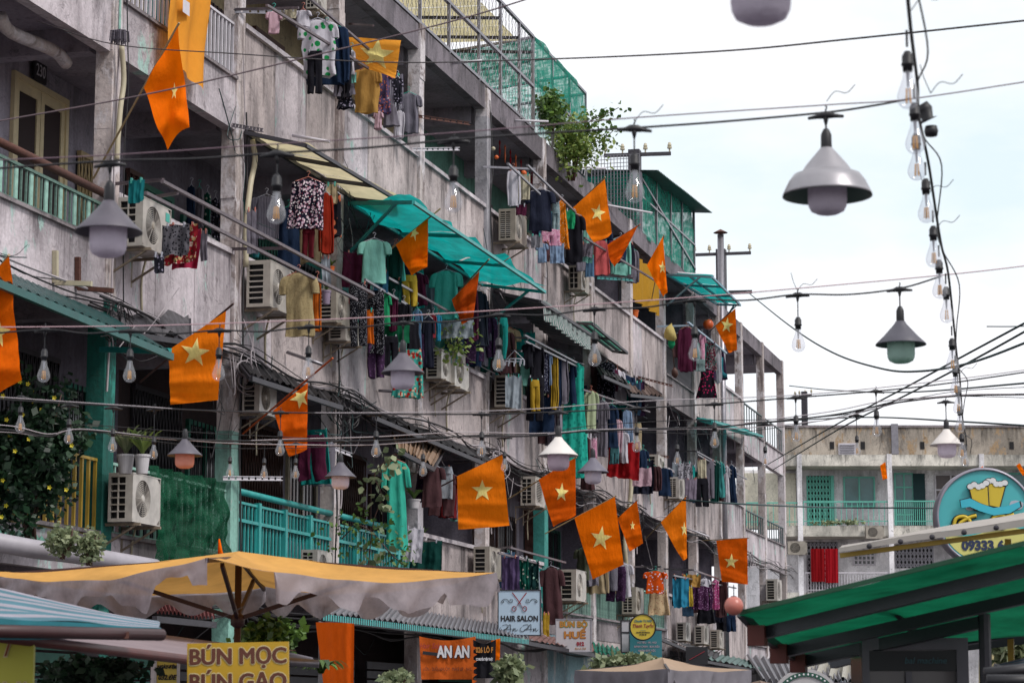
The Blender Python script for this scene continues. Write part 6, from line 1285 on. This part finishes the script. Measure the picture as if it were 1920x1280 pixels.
umbrella('large yellow-orange square market umbrella with torn grey valance',447,17.,1.8,.985,1.14,YT,GV,URD,val=.15,hemsag=.1,torn={0:[(0,10),(.15,24),(.22,36),(.25,25),(.33,26),(.36,50),(.45,54),(.50,28),(.62,28),(.67,50),(.77,74),(.80,30),(.84,18),(.92,20),(.95,44),(1,46)],1:[(0,0),(.215,0),(.222,52),(.25,54),(.30,30),(.40,32),(.44,50),(.48,56),(.52,28),(.57,26),(.62,48),(.68,56),(.75,52),(.79,26),(.82,48),(.93,58),(1,42)]})
BEU=sheetmat('beige canopy','b59c86',alpha=1.,tr=.3,dirt=.12)
umbrella('beige market umbrella at the bottom centre behind the shop signs',1243,25.,.9,.46,.59,BEU,sheetmat('grey valance cloth','8a868e',alpha=1,tr=.3),STEELD,val=.3,hemsag=.02,scal=False,seed=4)
umbrella('small dark cream umbrella edge low beside the round-topped sign',1425,33,.8,.36,.47,sheetmat('dull beige canopy','8d7a70',alpha=1.,tr=.25,dirt=.3),GV,STEELD,val=.2,hemsag=.02,scal=False,seed=6)
# striped and beige awnings at lower left
def quadcloth(t,P,mat,name,nu=30,nv=10,amp=.02):
    m=MB(); m.grid(lambda u,v:P[0].lerp(P[1],u).lerp(P[3].lerp(P[2],u),v)+wav(P[0].lerp(P[1],u).lerp(P[3].lerp(P[2],u),v),amp,2.),nu,nv,uv=True); return m.build(name,mat,t,smooth=True)
def uvstripes(name,c1,c2,n,k=1.):
    if name in MC: return MC[name]
    N=NT(name); u=N.n('ShaderNodeUVMap'); s=N.n('ShaderNodeSeparateXYZ'); N.l(u.outputs[0],s.inputs[0]); mu=N.n('ShaderNodeMath'); mu.operation='MULTIPLY'; mu.inputs[1].default_value=n; N.l(s.outputs[1],mu.inputs[0]); fr=N.n('ShaderNodeMath'); fr.operation='FRACT'; N.l(mu.outputs[0],fr.inputs[0])
    c=N.mix(N.ramp(fr.outputs[0],[(.48,BLK),(.52,WHT)]),lin(c1),lin(c2)); n1=N.noise(N.pos(),4,5,.6); c=N.mix(1.,c,N.ramp(n1,[(.3,(.7,.7,.7,1)),(.7,(1,1,1,1))]),'MULTIPLY')
    N.l(c,N.p.inputs['Base Color']); N.p.inputs['Roughness'].default_value=.7; translucent(N,c,.25); MC[name]=N.m; return N.m
t=thing('striped_stall_awning','teal and white striped stall awning with rolled front edge at lower left','awning',dep(100,1150,11))
P=[dep(-120,1078,12.8),dep(296,1163,12.4),dep(303,1177,11.2),dep(-120,1152,9.8)]
quadcloth(t,P,uvstripes('teal white awning stripes','a9a5b2','4f8090',7),'awning_sheet')
q=[P[3]+Vector((0,0,-.0)),P[2],P[2]-Vector((0,0,.05)),P[3]-Vector((0,0,.10))]; quadcloth(t,q,uvstripes('teal hem','2a7f8c','1f6470',1),'hem',amp=.008)
m=MB(); m.tube([P[3]-Vector((0,0,.06)),P[2]-Vector((0,0,.03))],.028,12); m.build('front_tube',URD,t,smooth=True); m=MB(); m.beam(dep(150,1172,11.6),dep(232,1190,10.9),.05,.03); m.beam(dep(225,1180,11),dep(228,1198,11),.03,.03,up=(0,1,0)); m.build('hinge_arm',RUST,t)
t=thing('beige_stall_awning','long beige stall awning with dark red front tube under the striped one','awning',dep(300,1200,13)); P=[dep(-100,1150,15.5),dep(555,1218,16.5),dep(352,1236,13.2),dep(-100,1182,10.8)]
quadcloth(t,P,sheetmat('pinkish canvas','9a8a8e',alpha=1.,tr=.3,dirt=.2),'awning_sheet'); m=MB(); m.tube([P[3],P[2]],.026,12); m.build('front_tube',plain('dark red tube','5a2420',.5,dirt=.4),t,smooth=True)
m=MB(); m.beam(dep(60,1186,11.8),dep(180,1226,13.5),.03,.03); m.build('arm',STEELD,t)
# small shelter roofs by the bush
t=thing('small_awning','narrow grey folded awning behind the yellow BÚN MỌC sign','awning',dep(560,1230,17.5)); P=[dep(535,1222,18.5),dep(590,1235,18.5),dep(598,1244,17.2),dep(520,1238,17.2)]; quadcloth(t,P,sheetmat('grey canvas','77727c',alpha=1,tr=.2),'awning_sheet'); m=MB(); m.tube([P[3],P[2]],.03,10); m.build('front_tube',STEEL,t,smooth=True)
# hanging orange sheet
P=[dep(592,1166,21.5),dep(664,1168,21.),dep(662,1330,21.),dep(612,1330,21.5)]; m=MB(); m.grid(lambda u,v:P[0].lerp(P[1],u).lerp(P[3].lerp(P[2],u),v)-FH*(.12*math.sin(u*math.pi)+.02*math.sin(u*18)),30,10); single(m,'hanging_sheet',C_('burnt orange','d0560a'),'plain orange sheet hanging under the torn umbrella valance','cloth',P[0],smooth=True)
# ---------------------------------------------------------------- shop roofs on the ground floor
def roofsheet(label,px,mat,n,amp=.02,name='corrugated_roof'):
    P=[dep(*q) for q in px]; t=thing(name,label,'roof',P[0]); nr=Vector((0,0,1)); m=MB()
    m.grid(lambda u,v:P[0].lerp(P[1],u).lerp(P[3].lerp(P[2],u),v)+nr*amp*math.sin(u*n*6.28)+wav(P[0].lerp(P[1],u),.02),n*6,4); m.build('roof_sheet',mat,t)
    m=MB(); m.beam(P[3]-Vector((0,0,.07)),P[2]-Vector((0,0,.07)),.05,.06); m.build('edge_beam',STEELD,t); return t
def fd(x,y,d): return (x,y,depf(x,y,d))
roofsheet('long grey corrugated shop roof with teal-edged front over the AN AN banner',[fd(640,1120,.1),fd(990,1178,.1),fd(992,1196,1.9),fd(606,1148,1.9)],CORRG,46)
m=MB(); a=dep(*fd(606,1150,1.95)); b=dep(*fd(992,1198,1.95))
for k in range(110): q=a.lerp(b,k/110); q2=a.lerp(b,(k+.6)/110); m.add([q,q2,q2-Vector((0,0,.07)),q-Vector((0,0,.07))],[(0,1,2,3)])
single(m,'scalloped_trim',TEAL,'teal scalloped trim along the shop roof front','trim',a)
roofsheet('dark red corrugated shop roof behind the umbrella pole',[fd(280,1122,.1),fd(400,1140,.1),fd(402,1158,1.6),fd(290,1146,1.6)],CORRR,16)
roofsheet('rust-edged awning sheet right of the hair salon sign',[fd(1000,1186,.1),fd(1118,1206,.1),fd(1112,1220,1.4),fd(985,1196,1.4)],plain('rusty red sheet','6f4a45',.7,dirt=.5),14,.012)
roofsheet('torn mint awning sheet right of the HUẾ sign',[fd(1110,1204,.1),fd(1180,1218,.1),fd(1182,1232,1.2),fd(1112,1222,1.2)],GP,8,.03)
roofsheet('dark flat shop roof carrying the three small condensers',[fd(1262,1200,.1),fd(1350,1222,.1),fd(1345,1236,1.3),fd(1235,1190,1.3)],DKR,10,.01)
roofsheet('teal-edged low roof near the pink ball',[fd(1330,1222,.1),fd(1480,1252,.1),fd(1470,1262,1.6),fd(1315,1232,1.6)],CORRD,16,.02)
roofsheet('grey patched roof sheets beyond the beige umbrella',[fd(1400,1228,.3),fd(1600,1250,.3),(1610,1275,60),(1430,1275,52)],CORRG,18,.05)
roofsheet('pale tarpaulin over far market stalls under the green awning',[(1520,1236,75),(1640,1240,75),(1650,1285,60),(1500,1270,60)],plain('pale tarp','a8a49a',.7,dirt=.4),6,.15)
# shop fronts: shutters, pale walls, doors
for i in range(1,NB):
    y0,y1=PY[i],PY[i+1]; k=i%4; t_=bld
    m=MB(); m.box((X0-1.0,y0+.14,.13),(X0-.9,y1-.14,2.0)); B('shop_wall',m,[INN['dark'],INN['grey'],INN['dark'],INN['lilac']][k])
    m=MB(); 
    for q in range(16): m.box((X0-.9,y0+.3,.2+q*.14),(X0-.87,y1-.3,.31+q*.14))
    B('roller_shutter',m,STEELD if k!=1 else GREENT)
for i in (5,6,7): m=MB(); m.box((X0-.06,PY[i]+.14,2.05),(X0-.0,PY[i+1]-.14,3.07)); B('fascia_wall',m,[WALL2,concrete('pale blue render','8fa9b4','4a5058',amt=.5,patch='b9b4b8'),WALL][i-5])
for i in (8,9,10,11,12,13): m=MB(); m.box((X0-.1,PY[i]+.14,2.3),(X0-.02,PY[i+1]-.14,3.07)); B('fascia_wall',m,concrete('mouldy white render','9c989e','1c1a1c',amt=.95,mold=.55))
# ---------------------------------------------------------------- signs
def board(name,label,x0,y0,x1,y1,D,mat,th=.04,frame=None,fr=.015,rz=0.):
    a=dep((x0+x1)/2,(y0+y1)/2,D); w_=(x1-x0)*D/FPX; h_=(y1-y0)*D/FPX
    t=thing(name,label,'sign',a,YAW+rz); m=MB(); m.box((-w_/2,0,-h_/2),(w_/2,th,h_/2)); m.build('panel',mat,t,local=True)
    if frame:
        m=MB(); f=fr; z=h_/2; x=w_/2; m.box((-x-f,-.012,-z-f),(-x,th+.01,z+f)); m.box((x,-.012,-z-f),(x+f,th+.01,z+f)); m.box((-x,-.012,z),(x,th+.01,z+f)); m.box((-x,-.012,-z-f),(x,th+.01,-z)); m.build('frame',frame,t,local=True)
    return t,w_,h_
def tx(t,s,x,z,size,mat,y=-.006,**k): return text(t,s,(x,y,z),size,mat,**k)
YSG=plain('mustard sign board','b08a14',.5,dirt=.12,sc_=3); BRL=plain('brown lettering','5a2a18',.6); CRL=plain('cream lettering','c9b88a',.6); BLKL=plain('black lettering','141218',.6); REDL=plain('dark red lettering','8c1c2c',.5); WHL=plain('white lettering','cfcdd2',.6); GRNL=plain('green lettering','3c7a34',.6); ORL=plain('ochre lettering','b0742a',.6)
t,w_,h_=board('shop_sign','mustard yellow hanging board reading BÚN MỌC in brown',351,1204,541,1300,12.6,YSG)
t.rotation_euler.y=-.02
for s,z in (('BÚN MỌC',h_*.22),('BÚN GẠO',-h_*.27)):
    heavy(t,s,(0,-.002,z),.114,CRL,.0085,sx=.98); heavy(t,s,(0,-.004,z),.114,BRL,.0048,.003,sx=.98)
m=MB(); m.tube([(-.25,0,h_/2),(-.1,.1,h_/2+.13),(.0,.3,h_/2+.2)],.001,4); m.build('hanging_wire',BLACKW,t,local=True)
t,w_,h_=board('shop_sign','yellow-green sign cut off by the lower left corner',-70,1193,62,1330,11.5,plain('yellow green sign board','b5b03a',.5,dirt=.06))
for s,x,z,sz in (('/',.045,.115,.11),('N!',.085,-.09,.12)): tx(t,s,x,z,sz,CRL,y=-.003,bold=.006); tx(t,s,x,z,sz,plain('orange brown lettering','8a3c14',.6),y=-.01)
t,w_,h_=board('parking_sign','small yellow board reading NGÀY-ĐÊM in black handwriting',294,1228,332,1282,17.5,plain('pale yellow board','c2b04e',.6,dirt=.1),frame=plain('white frame','b5b5bd',.5))
tx(t,'GIỮ XE',0,.075,.042,BLKL,bold=.002,shear=.2,sx=.9); tx(t,'NGÀY-ĐÊM',0,.02,.034,BLKL,bold=.002,shear=.2,sx=.8); tx(t,'032.ĐE',0,-.055,.048,BLKL,bold=.002,shear=.3,sx=.9)
m=MB(); m.box((-.12,.02,-.9),(-.09,.05,.14)); m.build('post',WHITEP,t,local=True)
# banners
def banner(label,x0,y0,x1,y1,D,mat):
    a=dep((x0+x1)/2,y0,D); w_=(x1-x0)*D/FPX; h_=(y1-y0)*D/FPX; t=thing('banner',label,'banner',a,YAW)
    m=MB(); m.grid(lambda u,v:Vector(((u-.5)*w_*(1-.08*v),.015*math.sin(u*14)+.01*math.sin(v*5),-v*h_-.05*math.sin(math.pi*u)*(1-v))),30,12); m.build('cloth',mat,t,local=True,smooth=True); return t,w_,h_
ONB=C_('orange banner','c45c22'); t,w_,h_=banner('orange vinyl banner reading AN AN with nail services',786,1192,892,1272,29.5,ONB)
tx(t,'Hair Salon',-.19,-.12,.09,REDL,y=-.03,shear=.3,sx=.8); heavy(t,'AN AN',(.08,-.03,-.2),.2,BLKL,.013,sx=.62); heavy(t,'AN AN',(.075,-.033,-.195),.2,WHL,.006,sx=.62); tx(t,'- UỐN - DUỖI NHUỘM - MAKE UP - NAILS',0,-.40,.06,BRL,y=-.03,sx=.56)
m=MB(); m.beam((-.3,-.03,-.2),(-.12,-.03,-.22),.02,.04); m.build('tape',BLACK,t,local=True)
t,w_,h_=banner('black jagged-edged banner reading 026 LÔ F',887,1198,930,1270,29.3,C_('black banner','17161c',tr=0)); tx(t,'026 LÔ F',0,-.13,.09,ORL,y=-.03,sx=.6,bold=.003); tx(t,'CC NGUYỄN THIỆN THUẬT',0,-.24,.04,WHL,y=-.03,sx=.4,bold=.002)
m=MB()
for k in range(6): z=-.08-k*.08; m.add([(-w_/2-.01,-.03,z),(-w_/2+.05,-.03,z-.02),(-w_/2-.01,-.03,z-.06)],[(0,1,2)])
m.build('jagged_edge',ONB,t,local=True)
# hair salon sign
Dh=depf(975,1150,1.5); HS=plain('pale blue sign face','a5b9cc',.3,dirt=.06,sc_=2)
t,w_,h_=board('hair_salon_sign','pale blue lightbox sign reading HAIR SALON with crossed red scissors',935,1107,1013,1189,Dh,HS,th=.1,frame=STEELD,fr=.016)
SR=plain('dark red scissors','8a1626',.4)
tx(t,'HAIR SALON',0,-.09,.115,BLKL,bold=.004,sx=.86)
def an(cx):      # flourished script A n
    m=MB(); sc_=.8
    P=[(-.12,-.03),(-.15,0),(-.10,.035),(-.06,-.01),(-.09,-.05),(-.13,-.03)]
    m.tube(spline([(cx+x,-.008,-.235+z) for x,z in [(-.14,.02),(-.16,-.02),(-.12,-.045),(-.06,.0),(.0,.06),(.005,-.045)]],6),.004,5)
    m.tube(spline([(cx+x,-.008,-.235+z) for x,z in [(-.12,.045),(-.05,.06),(-.03,.01),(-.10,-.02),(.03,-.005)]],6),.003,5)
    m.tube(spline([(cx+x,-.008,-.235+z) for x,z in [(.035,-.04),(.05,.005),(.045,-.04),(.075,.005),(.08,-.04),(.115,-.015)]],6),.0035,5); m.build('lettering',BLKL,t,local=True)
an(-.14); an(.17)
m=MB(); 
for s in(-1,1):
    m.add([(-.005*s-.0,-.01,.14),(s*.115,-.01,.30),(s*.10,-.01,.305),(s*-.03,-.01,.13)],[(0,1,2,3)]); m.beam((0,-.012,.15),(-s*.05,-.012,.085),.004,.016,up=(0,1,0)) 
    m.tube([(-s*.08+.03*math.cos(a*math.pi/8),-.012,.06+.036*math.sin(a*math.pi/8)) for a in range(17)],.006,5)
m.build('scissors',SR,t,local=True)
for s in(-1,1):
    m=MB(); m.tube(spline([(s*x,-.01,z) for x,z in [(.10,.165),(.15,.155),(.17,.185),(.20,.205),(.24,.20),(.27,.17),(.25,.15),(.235,.165),(.245,.178)]],6),.004,5); m.tube(spline([(s*x,-.01,z) for x,z in [(.11,.17),(.10,.19),(.125,.205),(.145,.19),(.13,.175)]],6),.003,5); m.build('scroll',BLKL,t,local=True)
m=MB(); m.tube([(-w_/2-.01,.05,-.3),(-w_/2-.25,.3,-.3)],.02,6); m.build('bracket',STEELD,t,local=True)
Db=depf(1076,1190,1.5); t,w_,h_=board('noodle_shop_sign','white board reading BÚN BÒ HUẾ 012 in outlined letters',1043,1161,1108,1220,Db,plain('white sign board','b0abb0',.5,dirt=.1,sc_=3),frame=plain('pale frame','8f8c96',.5),fr=.012)
heavy(t,'BÚN BÒ',(0,-.004,.175),.13,GRNL,.010,sx=.95); heavy(t,'BÚN BÒ',(-.004,-.007,.178),.13,ORL,.005,sx=.95); heavy(t,'HUẾ',(.02,-.004,.0),.15,plain('brick lettering','96502c',.6),.011,sx=1.2); heavy(t,'HUẾ',(.016,-.007,.004),.15,ORL,.005,sx=1.2); tx(t,'012',.11,-.14,.08,REDL,bold=.006)
m=MB(); m.lathe([(.055,-.004),(.055,-.008),(.0005,-.01)],18,M=Matrix.Translation((-.13,0,-.17))@Matrix.Rotation(math.pi/2,4,'X')@Matrix.Scale(1,4)); m.build('vegetable_picture',GRNL,t,local=True)
tx(t,'Bún & Chả',.11,-.215,.05,ORL,shear=.3,sx=.8)
Dr=depf(1205,1175,1.6)
t,w_,h_=board('blue_shop_sign','teal board with small pink lettering behind the round yellow sign',1181,1182,1241,1234,Dr+.6,plain('teal sign face','2a6f7a',.4,dirt=.2,sc_=3))
for k,s in enumerate(('HỦ TIẾU - MÌ - NUI','BÁNH CANH - BÚN RIÊU','NHẬN ĐẶT TIỆC')): tx(t,s,.02,.04-k*.075,.05,plain('pale pink lettering','c9a9b5',.6),sx=.85)
m=MB(); m.box((-w_/2,-.008,-h_/2),(-w_/2+.24,-.002,-h_/2+.06)); m.build('red_corner',REDL,t,local=True)
t=thing('round_shop_sign','round yellow sign with Thanh Tuyền lettering and dark rim','sign',dep(1205,1175,Dr),YAW); R=24*Dr/FPX; RX=Matrix.Rotation(math.pi/2,4,'X')
m=MB(); m.lathe([(R,-.06),(R*1.05,-.05),(R*1.05,.06),(R*.96,.07),(R*.96,.055)],40,M=RX); m.build('rim',BLACK,t,smooth=True,local=True); m=MB(); m.lathe([(R*.98,.04),(R*.97,.055),(.0005,.056)],40,M=RX); m.lathe([(R*.98,.0),(.0005,-.03)],30,M=RX); m.build('face',plain('yellow sign face','c0a834',.5,dirt=.08),t,local=True)
TLL=plain('teal lettering','1c6a78',.6)
for s,z,sz,mt in (('Chuyên Trị Nứt',.11,.062,TLL),('Thanh Tuyền',.02,.092,REDL),('~ ~ ~',-.06,.05,TLL),('CHUYÊN GỬI HÀNG XA',-.10,.03,BLKL),('ĐT 0903 155',-.14,.03,BLKL)): tx(t,s,0,z,sz,mt,y=-.062,shear=.25,sx=.78,bold=.0015)
t,w_,h_=board('lightbox_column','narrow white lightbox column beside the round yellow sign',1166,1164,1180,1221,Dr+.8,plain('white light box','b5b3bb',.4),th=.15,frame=STEELD,fr=.02); m=MB(); m.box((-w_/2,-.01,.06),(w_/2,-.001,.09)); m.build('divider',STEELD,t,local=True)
t,w_,h_=board('dark_shop_sign','black shop board with a red streak under the three small condensers',1286,1212,1327,1245,depf(1300,1230,1.6),BLACK); m=MB(); m.beam((-.15,-.01,-.08),(.16,-.01,.09),.02,.012); m.build('red_streak',REDL,t,local=True)
for k in range(3): m=MB(); m.lathe([(.022,-.012),(.0005,-.014)],10,M=Matrix.Translation((-.06+.05*k,0,-.05+.02*k))@RX); m.build('dot',WHL,t,local=True)
# ---------------------------------------------------------------- round beer sign
Dq=27.; t=thing('beer_sign','large round turquoise beer shop sign with two foaming mugs and phone number','sign',dep(1844,970,Dq),YAW); s=Dq/FPX; R=90*s
m=MB(); m.lathe([(R*.97,-.12),(R*1.0,-.12),(R*1.03,-.1),(R*1.03,.1),(R*1.0,.125),(R*.97,.125),(R*.97,.1)],64,M=RX); m.build('rim',plain('silver rim','8f8a96',.4,.3),t,smooth=True,local=True)
TQ=plain('turquoise sign face','43a3a8',.4,dirt=.05); m=MB(); m.lathe([(R*.98,.10),(.0005,.101)],64,M=RX); m.lathe([(R*.98,-.10),(.0005,-.101)],64,M=RX); m.build('face',TQ,t,local=True)
def flat(name,pts,y,mat,par=None,th=.004): m=MB(); P=[Vector((x*s,y,z*s)) for x,z in pts]; m.poly(P,th,(0,1,0)); return m.build(name,mat,par or t,local=True)
YB=plain('pale yellow print','c6c070',.5,dirt=.05); BEER=plain('beer yellow print','c2a82a',.5,dirt=.05); FOAM=plain('foam white print','cfcfd0',.5,dirt=.03); OUTL=plain('black outline print','16181c',.5); RIB=plain('ribbon blue print','35a9bd',.5,dirt=.05)
flat('sand_band',[(x,-28-8*math.sin((x+88)/28)) for x in range(-82,84,6)]+[(84*math.cos(a*math.pi/20),-84*math.sin(a*math.pi/20)) for a in range(4,17)],-.106,YB)
flat('cloud',[(58+14*math.cos(a*.52)*(1+.2*math.sin(a*2)),22+9*math.sin(a*.52)) for a in range(12)],-.106,plain('pinkish cloud print','a9b0bd',.5)); flat('cloud',[(-28+8*math.cos(a*.52),16+4*math.sin(a*.52)) for a in range(12)],-.106,plain('pinkish cloud print','a9b0bd',.5))
def mug(cx,cz,rot,yo):
    def T(p): c_,s_=math.cos(rot),math.sin(rot); return (cx+p[0]*c_-p[1]*s_,cz+p[0]*s_+p[1]*c_)
    flat('mug_outline',[T(p) for p in [(-15,-24),(15,-24),(19,20),(-19,20)]],yo,OUTL); flat('mug',[T(p) for p in [(-13,-22),(13,-22),(16.5,18),(-16.5,18)]],yo-.006,BEER)
    for k in range(5):
        a=T((-15+k*7.5,22+3*math.sin(k*2))); flat('foam_edge',[(a[0]+7.4*math.cos(q*.628),a[1]+6.6*math.sin(q*.628)) for q in range(10)],yo-.003,OUTL); flat('foam',[(a[0]+6*math.cos(q*.628),a[1]+5.2*math.sin(q*.628)) for q in range(10)],yo-.012-.001*k,FOAM)
mug(18,42,-.2,-.112); mug(-10,36,.12,-.14)
rb=[(-48,30),(-30,34),(-10,24),(14,16),(40,20),(62,28),(64,18),(44,6),(14,2),(-12,10),(-30,18),(-46,16)]
flat('ribbon_outline',[(x*1.04+.6,z*1.08-1) for x,z in rb],-.165,OUTL); flat('ribbon',rb,-.172,RIB)
for x0,z0 in ((-62,-10),(8,-8)):
    m=MB(); m.tube(spline([(x*s,-.118,z*s) for x,z in [(x0,z0-14),(x0+6,z0+6),(x0+22,z0+10),(x0+32,z0),(x0+22,z0-12),(x0+12,z0-4),(x0+30,z0+8),(x0+44,z0+12)]],6),5.5*s,6); m.build('lettering_outline',OUTL,t,local=True,smooth=True)
    m=MB(); m.tube(spline([(x*s,-.145,z*s) for x,z in [(x0,z0-14),(x0+6,z0+6),(x0+22,z0+10),(x0+32,z0),(x0+22,z0-12),(x0+12,z0-4),(x0+30,z0+8),(x0+44,z0+12)]],6),3.6*s,6); m.build('lettering',BEER,t,local=True,smooth=True)
text(t,'09333 66',(0*s,-.112,-54*s),24*s,plain('navy lettering','1c2a4c',.5),bold=.008,sx=1.0)
# ---------------------------------------------------------------- green awning and white awning at right
GA=sheetmat('green canvas','14704e',alpha=1.,tr=.42,dirt=.6)
t=thing('green_stall_awning','large dark green canvas stall awning on box-section arms at lower right','awning',dep(1650,1120,12))
P=[dep(1388,1145,11.2),dep(1990,998,10.0),dep(1990,1188,12.6),dep(1480,1240,13.6)]; quadcloth(t,P,GA,'awning_sheet',40,14,.03)
def armb(a,b,w_,h_,mat,name='arm'): m=MB(); m.beam(dep(*a),dep(*b),w_,h_); return m.build(name,mat,t)
DGM=plain('black green metal','33363c',.4,.2,dirt=.3)
armb((1425,1188,11.4),(1990,1052,10.3),.05,.055,DGM); armb((1466,1222,12.),(1990,1105,11.),.05,.055,DGM); armb((1502,1240,12.6),(1840,1166,11.8),.05,.06,DGM)
armb((1388,1148,11.25),(1428,1190,11.5),.03,.04,DGM,'end_rail'); armb((1428,1190,11.5),(1500,1240,12.8),.03,.04,DGM,'end_rail'); armb((1388,1148,11.15),(1990,1001,9.95),.012,.02,plain('dark green hem','0f4d30',.6),'hem')
for q in ((1424,1190,11.35),(1465,1224,11.95),(1501,1242,12.55)): c=dep(*q); m=MB(); m.box(c-Vector((.05,.05,.05)),c+Vector((.03,.05,.045))); m.build('end_cap',plain('rust red cap','5a2018',.6),t)
armb((1640,1100,11.4),(1750,1225,12.8),.03,.03,DGM,'cross_arm')
m=MB(); a=dep(1845,1150,11.8); m.tube([Vector((a.x,a.y,0)),a],.03,8); m.build('post',STEELD,t)
# second, farther layer of dark canvas behind
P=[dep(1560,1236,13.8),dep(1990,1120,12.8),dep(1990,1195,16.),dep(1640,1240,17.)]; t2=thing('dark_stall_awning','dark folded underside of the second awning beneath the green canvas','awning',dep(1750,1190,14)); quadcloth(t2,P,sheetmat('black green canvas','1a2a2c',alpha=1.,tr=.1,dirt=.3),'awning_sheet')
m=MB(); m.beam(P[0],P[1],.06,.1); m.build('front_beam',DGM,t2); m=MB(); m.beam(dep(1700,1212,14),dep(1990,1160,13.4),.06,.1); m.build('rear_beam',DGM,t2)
ball(1376,1135,18,plain('pink ball plastic','b56a5e',.35,dirt=.15),'pink-orange ball fixed to the tip of the green awning','ball','ball',D=11.1)
t=thing('white_stall_awning','white awning with riveted hem crossing below the beer sign','awning',dep(1750,1000,16)); P=[dep(1585,1022,17.5),dep(1990,946,16.2),dep(1990,962,15.),dep(1572,1026,15.5)]
CVW=sheetmat('white canvas','b9b2ac',alpha=1.,tr=.25,dirt=.15); quadcloth(t,P,CVW,'awning_sheet',amp=.015); q=[P[3],P[2],P[2]-Vector((0,0,.05)),P[3]-Vector((0,0,.028))]; quadcloth(t,q,CVW,'hem',amp=.01)
m=MB(); m.beam(P[3]-Vector((0,-.1,.045)),P[2]-Vector((0,-.1,.07)),.03,.03); m.build('front_rail',YELM,t)
for k in range(1,7): c=P[3].lerp(P[2],k/7)-Vector((0,.01,.02+.01*k/7)); m=MB(); m.lathe([(.018,0),(.01,.008),(.0005,.01)],8,M=Matrix.Translation(c)@RX); m.build('rivet',STEELD,t)
m=MB(); m.beam(dep(1890,1010,15.6),dep(1896,1240,15.6),.04,.04,up=(0,1,0)); m.build('post',YELM,t)
# stall machine with black sign
t,w_,h_=board('drink_stall_cabinet','grey-framed stall cabinet with dark glass and black header sign','' or 1617,1196,1816,1420,12.2,plain('glass brown','4d4648',.2),th=.4)
for nm,bx,mt in (('frame_top',((-w_/2,-.03,h_/2-.06),(w_/2,.02,h_/2)),plain('grey frame','4d4852',.4)),('header',((-w_/2+.03,-.025,h_/2-.165),(w_/2-.03,-.003,h_/2-.065)),BLACK),('frame_post',((-w_/2,-.03,-h_/2),(-w_/2+.035,.0-.002,h_/2-.06)),plain('grey frame','4d4852',.4)),('frame_post',((w_/2-.06,-.03,-h_/2),(w_/2,-.002,h_/2-.06)),plain('grey frame','4d4852',.4))):
    m=MB(); m.box(*bx); m.build(nm,mt,t,local=True)
tx(t,'bal machine',.05,h_/2-.115,.045,plain('dim teal lettering','2f5a64',.5),y=-.03,shear=.2)
m=MB(); m.box((-.05,-.03,-h_/2),(-.02,-.004,h_/2-.17)); m.build('mullion',plain('grey frame','4d4852',.4),t,local=True)
t=thing('round_top_sign','round-topped white sign with dark green dotted border at the bottom edge','sign',dep(1511,1320,20),YAW); s=20/FPX; m=MB(); m.lathe([(66*s,-.03),(66*s,.03),(.0005,.031)],48,M=RX); m.build('face',plain('white round face','aaa6a8',.4,dirt=.1),t,local=True)
m=MB(); m.lathe([(60*s,.033),(60*s,.04),(52*s,.041),(52*s,.033)],48,M=RX); m.build('border',plain('green border','1a4a3c',.4),t,local=True)
for k in range(22): a=math.pi*k/21; m=MB(); m.lathe([(2*s,-.043),(.0005,-.045)],6,M=Matrix.Translation((56*s*math.cos(a),0,56*s*math.sin(a)))@Matrix.Rotation(math.pi/2,4,'X')@Matrix.Scale(-1,4,(0,0,1))); m.build('dot',WHL,t,local=True)
# dark things at bottom right
t=thing('folded_parasols','dark folded stall covers at the lower right corner','cover',dep(1890,1270,9)); 
for a,b in (((1845,1262,9),(1960,1250,9)),((1862,1252,9.4),(1960,1290,9.4)),((1850,1275,8.8),(1960,1275,8.8))): m=MB(); m.tube([dep(*a),dep(*b)],.022,8); m.build('folded_cover',BLACK,t,smooth=True)
t=thing('striped_stall_awning','small blue and white striped awning at the right edge','awning',dep(1900,1240,14)); P=[dep(1868,1248,14.5),dep(1990,1212,14),dep(1990,1240,13),dep(1885,1262,13.4)]; quadcloth(t,P,uvstripes('teal white awning stripes','b9c0c8','2f8796',7),'awning_sheet')
# low far buildings and stalls under the green awning
m=MB(); a=far(1480,1130,90); b=far(1620,1225,90); t=thing('market_hut','cream corrugated market hut seen under the green awning','hut',far(1880,1340,80)); 
P=[far(1835,1200,80),far(1960,1190,80),far(1960,1330,80),far(1835,1330,80)]; m=MB(); m.grid(lambda u,v:P[0].lerp(P[1],u).lerp(P[3].lerp(P[2],u),v)-FH*(.04*math.sin(u*100)),120,2); m.build('corrugated_wall',CORR,t); m=MB(); m.beam(far(1838,1195,79.8),far(1850,1330,79.8),.2,.1,up=(0,1,0)); m.build('corner_post',WHITEP,t)
t=thing('shop_shutters','pale grey shopfront shutters at the street end beneath the green awning','shopfront',far(1560,1340,88)); P=[far(1480,1165,88),far(1640,1150,88),far(1640,1335,88),far(1480,1335,88)]; m=MB(); m.grid(lambda u,v:P[0].lerp(P[1],u).lerp(P[3].lerp(P[2],u),v)-FH*(.05*math.sin(u*80)),100,2); m.build('shutter',plain('pale blue grey shutter','8f97a0',.5,dirt=.3),t)
for x in (1500,1545,1590): m=MB(); m.beam(far(x,1155,87.8),far(x,1335,87.8),.12,.1,up=(0,1,0)); m.build('post',STEELD,t)
